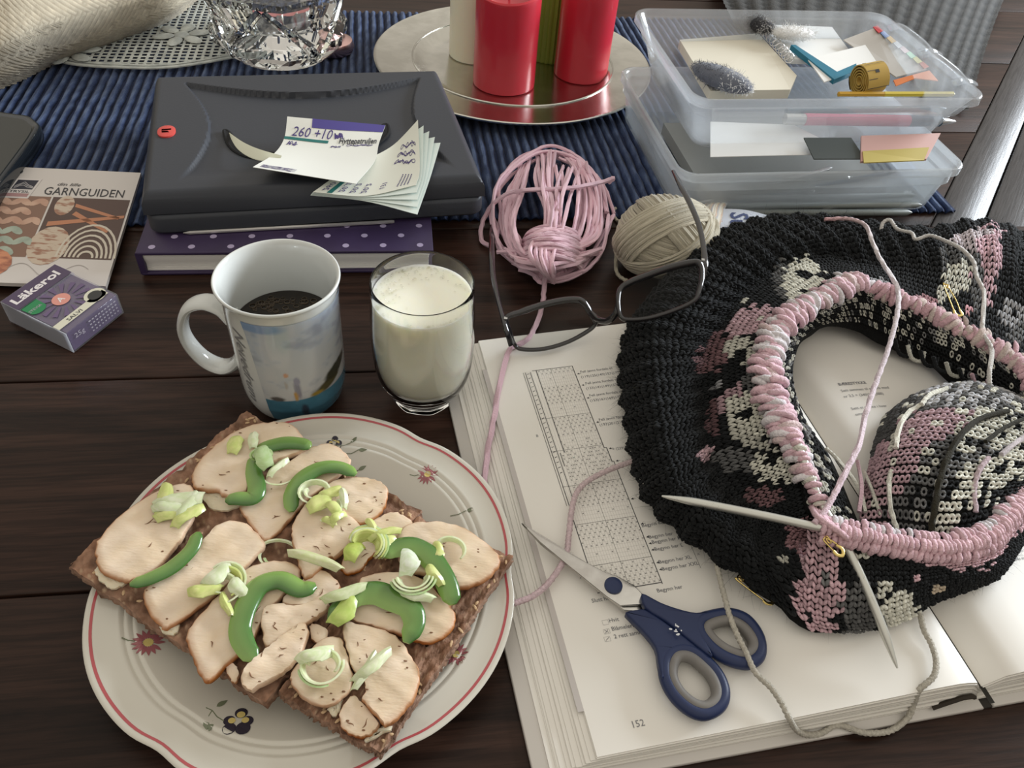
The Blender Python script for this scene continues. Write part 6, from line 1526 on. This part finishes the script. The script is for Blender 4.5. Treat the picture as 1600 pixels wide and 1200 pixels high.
# v index of the neck edge
G0 = np.array([pts(r) for r in RING]); lv_ = np.concatenate([[0], np.cumsum(np.linalg.norm(np.diff(G0, axis=1), axis=2).mean(0))]); lv_ /= lv_[-1]
vE, vV = int(lv_[7]*NV), int(lv_[4]*NV)
print('rows', vV, vE, 'cell', np.linalg.norm(Hg[1:, 20]-Hg[:-1, 20], axis=1).mean(), np.linalg.norm(Hg[60, 1:]-Hg[60, :-1], axis=1).mean())
# ribbing relief on the outer part
uu = np.arange(NU+1)[:, None]; vv = np.arange(NV+1)[None]
rel = .20*np.cos(uu*2*pi/4)*np.clip((vV-vv)/4+.5, 0, 1)
low = .18*(vnoise((NU+1, NV+1), (24, 8), 4)-.5)
Hr = Hg+Ng*(rel+low)[..., None]
ZR = [(1190, 778, 34, 14, 10, PK2*.5), (1165, 505, 40, 20, -30, PK*.72), (1112, 555, 36, 24, -50, PK2*.5), (1140, 625, 34, 15, -30, PK*.65), (1107, 712, 20, 13, 10, PK*.75), (1110, 660, 12, 30, 0, PK2*.35),
      (1180, 600, 22, 26, 0, GY), (1150, 722, 46, 18, 10, GY), (1152, 552, 28, 22, 30, WH*.85), (1150, 562, 9, 16, 10, BLK_),
      (1165, 655, 44, 34, 45, WH), (1163, 648, 15, 7, -25, BLK_), (1208, 732, 44, 24, 15, WH), (1200, 722, 7, 14, 10, BLK_), (1170, 690, 40, 10, 25, WH*.7),
      (1215, 435, 14, 30, 0, GY), (1250, 438, 34, 36, 0, WH), (1253, 430, 12, 6, 15, BLK_), (1250, 452, 4, 4, 0, BLK_), (1307, 436, 30, 20, 15, BLK_), (1375, 446, 26, 12, 20, LG), (1392, 452, 14, 8, 0, WH*.8),
      (1440, 474, 22, 14, 0, PK2), (1500, 398, 34, 22, 0, GY), (1506, 428, 30, 26, 0, WH), (1480, 452, 14, 22, 30, WH*.9), (1500, 475, 28, 22, 0, BLK_), (1514, 477, 6, 9, 20, PK2*1.6),
      (1540, 415, 22, 66, 8, PK*.85), (1520, 372, 34, 15, -10, (.62, .55, .57)), (1540, 378, 16, 12, 0, PK), (1528, 440, 10, 50, 0, GY), (1588, 488, 26, 24, 0, LG), (1580, 486, 8, 6, 0, BLK_), (1600, 520, 30, 16, 0, GY), (1385, 520, 0.1, .1, 0, PK),
      (1120, 604, 6, 4, 0, LG), (1158, 468, 5, 5, 0, WH), (1185, 500, 5, 4, 0, WH*.8), (1112, 612, 6, 4, 0, LG*.5), (1222, 880, 6, 6, 0, WH*.8), (1275, 870, 24, 50, 8, PK*.85), (1268, 925, 26, 40, 5, PK*.9), (1262, 965, 26, 26, 0, PK*.85), (1250, 840, 20, 30, 10, PK2*.8)]
def ringcol(P, q):
    C = np.tile(BLK_, (len(P), 1)); return C*(1+.5*rng.random((len(P), 1)))
cf = zones(ringcol, ZR)
cells = np.array([(i, j) for i in range(NU) for j in range(1, vV)]); mb = MB(); stitches(mb, Hr, Ng, cells, cf, LEG, .05, 1.15)
mk('outer_ribbing', mb, KW, sweater, kind='stuff', ang=0)
cells = np.array([(i, j) for i in range(NU) for j in range(vV, vE-1)]); mb = MB(); stitches(mb, Hr, Ng, cells, cf, LEG, .04, 1.1)
mk('patterned_yoke', mb, KW, sweater, kind='stuff', ang=0)
def innercol(P, q):
    r = rng.random(len(P)); C = np.tile(BLK_, (len(P), 1)); C[r > .72] = WH*.7; C[(r > .60) & (r < .72)] = GY*1.4; return C
Nin = -Ng.copy(); 
cells = np.array([(i, j) for i in range(NU) for j in range(vE, NV-1)]); mb = MB(); stitches(mb, Hg, Ng, cells, zones(innercol, [(1330, 760, 30, 30, 0, BLK_)]), PURL, .06, 1.1)
mk('inside_loops', mb, KW, sweater, kind='stuff', ang=0)
mk('fabric_ground', MB().grid(Hr-Ng*.10, np.array([.008, .008, .008])).grid((Hr-Ng*.22)[:, ::-1], np.array([.008, .008, .008])), KW, sweater, ang=0)
# ---- pink garter edge wrapped round the neck line
edge = Hg[:, vE]; eN = Ng[:, vE]
def wraps(mb, C, up_, R, r, step, cf_, a0=-.7, a1=3.6, tilt=.35, jit=.08):
    L = np.concatenate([[0], np.cumsum(np.linalg.norm(np.diff(C, axis=0), axis=1))]); s = 0.0
    while s < L[-1]-.05:
        c = np.array([np.interp(s, L, C[:, k]) for k in range(3)]); c2 = np.array([np.interp(min(s+.1, L[-1]), L, C[:, k]) for k in range(3)]); c1 = np.array([np.interp(max(s-.1, 0), L, C[:, k]) for k in range(3)])
        t = unit(c2-c1); n = unit(up_-t*(up_@t)); b = np.cross(t, n)
        R_ = R*(1+jit*2*rng.normal()); th_ = np.linspace(a0+.2*rng.normal(), a1+.2*rng.normal(), 12); ti = tilt*(1+.5*rng.normal())
        P = c+np.array([b*R_*math.cos(a)+n*R_*math.sin(a)*.85+t*(ti*(a-1.5)*.22) for a in th_])+rng.standard_normal(3)*jit*.4
        rr_ = r*(1+.12*rng.normal())
        mb.tube(P, rr_*np.array([.7, .95, 1, 1.05, 1.1, 1.1, 1.1, 1.1, 1.05, 1, .95, .7]), 7, c=cf_(c), twist=7, lobes=3, lob=.12)
        s += step*(1+.15*rng.normal())
def pinkc(c):
    q = pj(c[None])[0]; r = rng.random()
    base = PK*np.array([1.0, 1.02, 1.03])
    if q[0] > 1360 and q[1] < 620: base = PK*.55+PK2*.45 if r < .7 else np.array([.58, .48, .44])  # brownish pink paints the shadow into the far right of the edge
    elif r < .28: base = np.array([.74, .70, .72])
    elif r < .4: base = np.array([.66, .52, .52])
    return base*(.9+.2*rng.random())
mb = MB()
wraps(mb, edge[14:], UZ, .48, .205, .29, pinkc, -.7, 3.6, .6, .11); wraps(mb, edge[14:]+eN[14:]*.12+np.array([.12, -.1, -.25]), UZ, .62, .215, .42, pinkc, -.4, 2.1, -.9, .14)
wraps(mb, edge[22:]-np.array([.38, .1, .15]), UZ, .46, .20, .44, pinkc, .6, 3.6, .9, .14)
mk('garter_edge', mb, KW, sweater, kind='stuff', ang=0)
# teeth of pink running out into the black
mb = MB()
for i in range(24, NU-3, 2):
    p0 = Hr[i, vE-1]+Ng[i, vE-1]*.15; k = 1 if i % 6 else 2
    p1 = Hr[i, vE-1-k]+Ng[i, vE-1-k]*.18
    mb.tube(cr(np.array([p0, (p0+p1)/2+Ng[i, vE-1]*.08, p1]), 4), [.1, .17, .19, .2, .19, .17, .14, .1, .05], 6, c=pinkc(p0)*.92)
mk('pink_teeth', mb, KW, sweater, kind='stuff', ang=0)

# ---- front panel hanging from the needle
FRONT = [
 [(1262, 808, 5.4), (1262, 840, 5.0), (1258, 900, 4.2), (1255, 950, 3.2), (1262, 985, 2.5)],
 [(1300, 822, 5.6), (1302, 860, 5.2), (1300, 915, 4.6), (1296, 962, 3.4), (1305, 988, 2.6)],
 [(1350, 838, 5.6), (1352, 870, 5.3), (1352, 915, 4.8), (1350, 962, 3.6), (1358, 985, 2.7)],
 [(1400, 848, 5.5), (1404, 875, 5.2), (1406, 912, 4.7), (1404, 950, 3.8), (1408, 972, 2.8)],
 [(1450, 854, 5.3), (1456, 878, 5.1), (1458, 902, 4.7), (1456, 925, 4.0), (1458, 942, 3.0)],
 [(1505, 852, 5.1), (1514, 874, 4.9), (1516, 894, 4.6), (1514, 910, 4.0), (1514, 922, 3.1)],
 [(1550, 835, 4.9), (1562, 856, 4.7), (1566, 876, 4.4), (1562, 892, 3.9), (1558, 903, 3.2)],
 [(1575, 800, 4.8), (1590, 822, 4.6), (1594, 845, 4.2), (1588, 862, 3.7), (1580, 872, 3.2)],
 [(1590, 770, 4.7), (1608, 790, 4.4), (1612, 808, 4.0), (1604, 822, 3.6), (1596, 830, 3.2)],
]
FU, FV = 40, 19
Hf, Nf = surf(FRONT, FU, FV)
def frontcol(P, q):
    C = np.tile(BLK_, (len(P), 1))*(1+.5*rng.random((len(P), 1)))
    top = np.interp(q[:, 0], [1260, 1300, 1350, 1400, 1450, 1505, 1550, 1590], [808, 822, 838, 848, 854, 852, 835, 790])
    d = q[:, 1]-top
    lim = np.interp(q[:, 0], [1260, 1340, 1400, 1450, 1500, 1560, 1600], [12, 14, 18, 30, 40, 46, 40])+4*rng.standard_normal(len(P))
    C[d < lim] = PK*.92
    return C
ZF = [(1283, 900, 33, 100, -4, PK*.88), (1300, 830, 30, 10, 20, PK), (1290, 905, 7, 12, 0, GY*1.5), (1345, 960, 32, 40, 0, GY), (1402, 952, 30, 26, -10, WH), (1378, 925, 12, 18, 30, WH), (1348, 873, 8, 6, 0, WH), (1430, 905, 7, 9, 0, PK), (1497, 935, 9, 4, 0, WH), (1462, 922, 16, 5, 0, (.60, .50, .38)), (1334, 940, 4, 6, 0, LG)]
mb = MB(); cells = np.array([(i, j) for i in range(FU) for j in range(0, FV-1)])
stitches(mb, Hf[:, ::-1], Nf[:, ::-1], cells, zones(frontcol, ZF), LEG, .04, 1.15)
mk('front_panel', mb, KW, sweater, kind='stuff', ang=0)
mk('fabric_ground', MB().grid(Hf-Nf*.1, np.array([.01, .01, .01])).grid((Hf-Nf*.22)[:, ::-1], np.array([.01, .01, .01])), KW, sweater, ang=0)

# ---- wrong side of the fabric seen through the opening (striped dome)
DOME = [
 [(1340, 838, 3.9), (1348, 780, 4.1), (1360, 720, 4.2), (1378, 662, 3.7), (1392, 648, 2.8)],
 [(1378, 842, 4.2), (1378, 770, 5.0), (1388, 700, 5.3), (1412, 636, 4.6), (1425, 625, 3.0)],
 [(1420, 848, 4.4), (1420, 768, 5.6), (1434, 690, 6.0), (1465, 614, 5.2), (1478, 605, 3.2)],
 [(1465, 850, 4.4), (1470, 775, 5.8), (1488, 695, 6.2), (1520, 608, 5.3), (1530, 600, 3.4)],
 [(1515, 843, 4.4), (1524, 775, 5.6), (1546, 705, 5.9), (1575, 625, 5.1), (1585, 615, 3.4)],
 [(1556, 815, 4.4), (1575, 770, 5.2), (1600, 715, 5.5), (1625, 645, 4.8), (1640, 635, 3.4)],
 [(1590, 790, 4.2), (1625, 760, 4.7), (1655, 715, 4.9), (1680, 655, 4.2), (1695, 645, 3.2)],
]
DU, DV = 34, 24
Hd, Nd = surf(DOME, DU, DV)
def domecol(P, q):
    # concentric arcs round the front right corner
    d = np.hypot((q[:, 0]-1620)/1.0, (q[:, 1]-860)/.92)
    C = np.zeros((len(P), 3)); r = rng.random(len(P))
    bands = [(0, 62, PK*.95), (62, 90, WH*.8), (90, 132, BLK_), (132, 176, WH), (176, 205, GY*1.3), (205, 238, GY*.9), (238, 300, PK*.62), (300, 400, GY*.6)]
    for a, b, c in bands:
        m = (d+6*rng.standard_normal(len(P)) >= a) & (d+0 < b+8); C[m] = c
    # bright part at the upper right
    m = (q[:, 0] > 1495) & (q[:, 1] < 705) & (q[:, 1] > 640) & (r < .8); C[m] = WH*.95
    m = (q[:, 1] < 640) & (q[:, 0] > 1430); C[m] = np.where(rng.random((m.sum(), 1)) < .45, LG*1.4, GY)
    m = (r > .88) & (d < 230); C[m] = BLK_; m = (r < .10); C[m] = WH*.9
    return C
mb = MB(); cells = np.array([(i, j) for i in range(DU) for j in range(DV)]); stitches(mb, Hd, Nd, cells, zones(domecol, []), PURL, .05, 1.25)
mk('inside_panel', mb, KW, sweater, kind='stuff', ang=0)
mk('fabric_ground', MB().grid(Hd-Nd*.12, np.array([.02, .02, .02])), KW, sweater, ang=0)
# floats carried over the wrong side
def fl(l, r, c): 
    mb = MB(); yarn(mb, pts(l), r, c, n=7, sub=8); mk('carried_strand', mb, KW, sweater)
fl([(1402, 830, 5.0), (1392, 795, 5.2), (1389, 755, 5.4), (1393, 735, 5.5)], .14, WH*.9)
fl([(1400, 700, 5.8), (1404, 672, 5.8), (1418, 646, 5.6), (1440, 632, 5.6)], .15, WH*1.05)
fl([(1440, 632, 5.8), (1452, 618, 5.7), (1480, 606, 5.5)], .15, WH*1.05)
fl([(1454, 835, 5.2), (1460, 795, 5.9), (1470, 745, 6.4), (1485, 705, 6.6), (1503, 678, 6.6), (1530, 655, 6.2), (1575, 642, 5.8)], .17, (.03, .027, .018))
fl([(1525, 800, 5.4), (1522, 765, 5.8), (1530, 735, 6.2), (1545, 715, 6.3)], .15, (.58, .46, .50))
fl([(1565, 710, 6.1), (1590, 690, 6.0), (1620, 670, 5.8)], .15, (.60, .54, .56))
fl([(1540, 690, 6.4), (1570, 668, 6.2), (1610, 650, 5.8)], .13, (.03, .027, .018))
fl([(1290, 700, 4.9), (1310, 720, 4.8), (1340, 760, 4.7), (1352, 800, 4.6)], .12, WH*.8)
fl([(1340, 720, 4.8), (1346, 760, 4.8), (1342, 800, 4.7)], .12, PK*.75)
fl([(1350, 735, 4.8), (1366, 775, 4.8), (1376, 805, 4.6)], .11, WH*.8)
#fl([(1256, 565, 4.9), (1270, 585, 4.4), (1295, 575, 4.5), (1305, 555, 4.8)], .14, WH*.75)
#fl([(1312, 555, 4.8), (1325, 578, 4.4), (1342, 560, 4.6), (1345, 545, 4.8)], .13, WH*.65)
for k in range(7): fl([(1398+20*k, 530+9*k, 4.9), (1405+20*k, 552+8*k, 4.3), (1420+20*k, 556+8*k, 4.3), (1424+20*k, 540+9*k, 4.8)], .14, [BLK_, WH*.7, BLK_, BLK_*1.5, WH*.6, BLK_, PK*.6][k])

# ---- fluff of the mohair
mb = MB(); r_ = np.random.default_rng(5)
ii_ = r_.integers(0, NU, 6500); jj_ = r_.integers(1, vV+3, 6500)
fuzz(mb, Hr[ii_, jj_]+Ng[ii_, jj_]*.12, Ng[ii_, jj_], .30+.45*r_.random(6500), BLK_*2.2, .016)
mk('mohair_fluff', mb, KW, sweater, kind='stuff', ang=0)
mb = MB(); ii_ = r_.integers(0, FU, 900); jj_ = r_.integers(1, FV, 900)
fuzz(mb, Hf[ii_, jj_]+Nf[ii_, jj_]*.12, Nf[ii_, jj_], .15+.25*r_.random(900), BLK_*3, .012)
mk('mohair_fluff', mb, KW, sweater, kind='stuff', ang=0)

# ---- circular needle
ALU = mat('pearl_aluminium', (.60, .60, .55), .28, .75, bump=.05, bs=200)
nd = thing('circular_needle', at(1278, 815, 5.5), 'pearl grey circular knitting needle whose two tips cross at the front of the knitting', 'knitting needle')
def tip(l, r, nm):
    P = cr(pts(l), 8); L = np.concatenate([[0], np.cumsum(np.linalg.norm(np.diff(P, axis=0), axis=1))])
    mk(nm, MB().tube(P, np.interp(L, [0, .25, 1.6, 99], [.05, .10, r, r]), 16), ALU, nd)
tip([(1034, 775, 5.2), (1120, 791, 5.6), (1200, 807, 6.0), (1275, 823, 6.2), (1350, 838, 6.1), (1420, 850, 5.7)], .235, 'needle_tip')
tip([(1402, 1044, 2.95), (1370, 958, 4.2), (1330, 868, 5.4), (1285, 790, 5.95), (1262, 735, 6.5), (1245, 690, 6.9)], .235, 'needle_tip')
mk('cable', MB().tube(cr(pts([(1420, 850, 5.7), (1480, 855, 5.5), (1540, 840, 5.2), (1580, 800, 5.0)]), 6), .12, 8), mat('clear_cable', (.5, .5, .48), .3, trans=.5), nd)
# live stitches round the needles
mb = MB()
nl = cr(pts([(1285, 826, 6.15), (1350, 838, 6.05), (1420, 850, 5.7), (1480, 856, 5.5), (1540, 842, 5.2), (1582, 802, 5.0), (1600, 765, 4.8)]), 14)
wraps(mb, nl, UZ, .34, .145, .30, lambda c: PK*(.92+.2*rng.random()), -.9, 3.5, .2, .05)
mk('live_stitches', mb, KW, sweater, kind='stuff', ang=0)
mb = MB(); nl2 = nl+np.array([.0, -.42, -.30]); wraps(mb, nl2, UZ, .26, .15, .31, lambda c: PK*(.85+.2*rng.random()), -.6, 2.6, .3, .06)
wraps(mb, nl+np.array([0, .5, -.1]), UZ, .36, .15, .33, lambda c: (PK if rng.random() < .7 else np.array([.7, .66, .68]))*(.85+.2*rng.random()), .2, 3.4, .3, .08)
mk('live_stitches', mb, KW, sweater, kind='stuff', ang=0)
mb = MB(); nl3 = cr(pts([(1243, 685, 6.9), (1258, 728, 6.5), (1272, 762, 6.15), (1284, 795, 5.9)]), 10); wraps(mb, nl3, UZ, .35, .15, .33, lambda c: (PK if rng.random() < .75 else WH)*(.9+.2*rng.random()), -1.2, 2.6, .2, .08)
for k in range(6): mb.tube(cr(pts([(1268+5*k, 792+3*k, 5.7), (1276+6*k, 806+4*k, 6.5), (1290+6*k, 818+4*k, 6.4), (1296+6*k, 832+3*k, 5.6)]), 5), .17, 7, c=PK*(.9+.15*rng.random()), lobes=3, twist=7)
mk('live_stitches', mb, KW, sweater, kind='stuff', ang=0)

# ---- loose yarn ends
def loose(l, r, c, label, name='yarn_strand'):
    mb = MB(); yarn(mb, pts(l), r, c, n=9, tw=8, sub=10); mk(name, mb, KW, label=label, cat='yarn')
loose([(1288, 343, 4.4), (1325, 342, 4.8), (1352, 352, 5.2), (1362, 375, 5.6), (1374, 402, 6.0), (1390, 428, 6.6), (1403, 452, 7.0), (1402, 490, 7.2), (1388, 545, 6.8), (1368, 600, 6.5), (1352, 650, 6.5), (1342, 695, 6.6), (1325, 730, 6.7), (1305, 770, 6.6), (1288, 800, 6.5), (1272, 818, 6.4)], .165,
      [(.60, .36, .38), (.66, .60, .60), (.72, .68, .70), (.72, .62, .67), (.74, .60, .66), (.74, .55, .62)], 'long pale pink working yarn running down across the neck opening to the needle tips')
loose([(1376, 362, 4.2), (1380, 348, 4.6), (1391, 344, 4.8), (1402, 358, 4.7), (1424, 364, 4.8), (1431, 374, 4.9), (1452, 368, 5.2), (1476, 376, 5.6), (1502, 389, 6.0), (1521, 409, 6.2), (1526, 432, 6.2), (1537, 456, 6.2), (1536, 490, 6.1), (1536, 520, 6.0), (1549, 545, 5.9), (1546, 580, 5.8), (1546, 600, 5.5)], .15, (.60, .58, .55), 'wavy greyish white yarn end lying over the right side of the knitting')
loose([(1004, 716, 3.0), (985, 722, 2.4), (950, 735, 2.2), (918, 752, 2.1), (900, 772, 2.0), (893, 800, 1.95), (889, 835, 1.9), (884, 868, 1.85), (862, 905, 1.75), (835, 930, 1.6), (803, 943, 1.5)], .17, [(.62, .50, .50), (.66, .52, .54), (.68, .52, .56)], 'fluffy pale pink yarn end on the printed chart passing under the scissor blades')
loose([(1118, 868, 3.0), (1124, 900, 2.6), (1133, 935, 2.6), (1140, 962, 2.6), (1152, 992, 2.6), (1165, 1018, 2.6), (1180, 1050, 2.65), (1205, 1075, 2.5), (1222, 1100, 2.35), (1233, 1122, 2.2), (1244, 1140, 1.3), (1260, 1148, .6), (1282, 1146, .4), (1310, 1133, .5), (1350, 1145, .5), (1390, 1142, .4), (1418, 1122, .5), (1428, 1098, 1.2), (1436, 1078, 2.3), (1458, 1058, 2.7), (1463, 1035, 2.8), (1456, 1008, 2.8), (1444, 985, 2.9), (1438, 960, 3.0)], .15, (.52, .49, .42), 'grey beige yarn end looping over the lower edge of the book')
# ---- safety pins
GOLD = mat('brass_wire', (.72, .55, .20), .2, 1)
def pin(a, b, label, w_=.30):
    A, B = at(*a), at(*b); d = unit(B-A); s = unit(np.cross(d, UZ)); L = np.linalg.norm(B-A)
    t = thing('safety_pin', (A+B)/2, label, 'safety pin', 'small brass safety pins')
    P = [A+d*L+s*w_*.9, A+s*w_*.7, A-d*.08+s*w_*.3+UZ*.02, A-d*.10-s*w_*.3, A-s*w_*.55, A+d*.28-s*w_*.2, A+d*.2+s*w_*.3, A-s*w_*.1, A+d*L*.5-s*w_*.75, A+d*L-s*w_*.6]
    mk('wire', MB().tube(cr(np.array(P), 5), .045, 7), GOLD, t)
    Q = [B-d*.35-s*w_*.65, B-s*w_*.85, B+d*.18-s*w_*.3, B+d*.2+s*w_*.4, B+s*w_*.95, B-d*.25+s*w_*.9]
    mk('clasp', MB().tube(cr(np.array(Q), 5), .10, 8, flat=.6), GOLD, t)
pin((1155, 903, 3.0), (1202, 937, 2.8), 'brass safety pin lying at the lower left edge of the black knitting')
pin((1479, 446, 6.2), (1498, 490, 6.0), 'brass safety pin fastened to the white and black patch at the upper right')
pin((1291, 842, 6.2), (1312, 862, 6.0), 'brass safety pin half hidden behind the crossing needle tips')
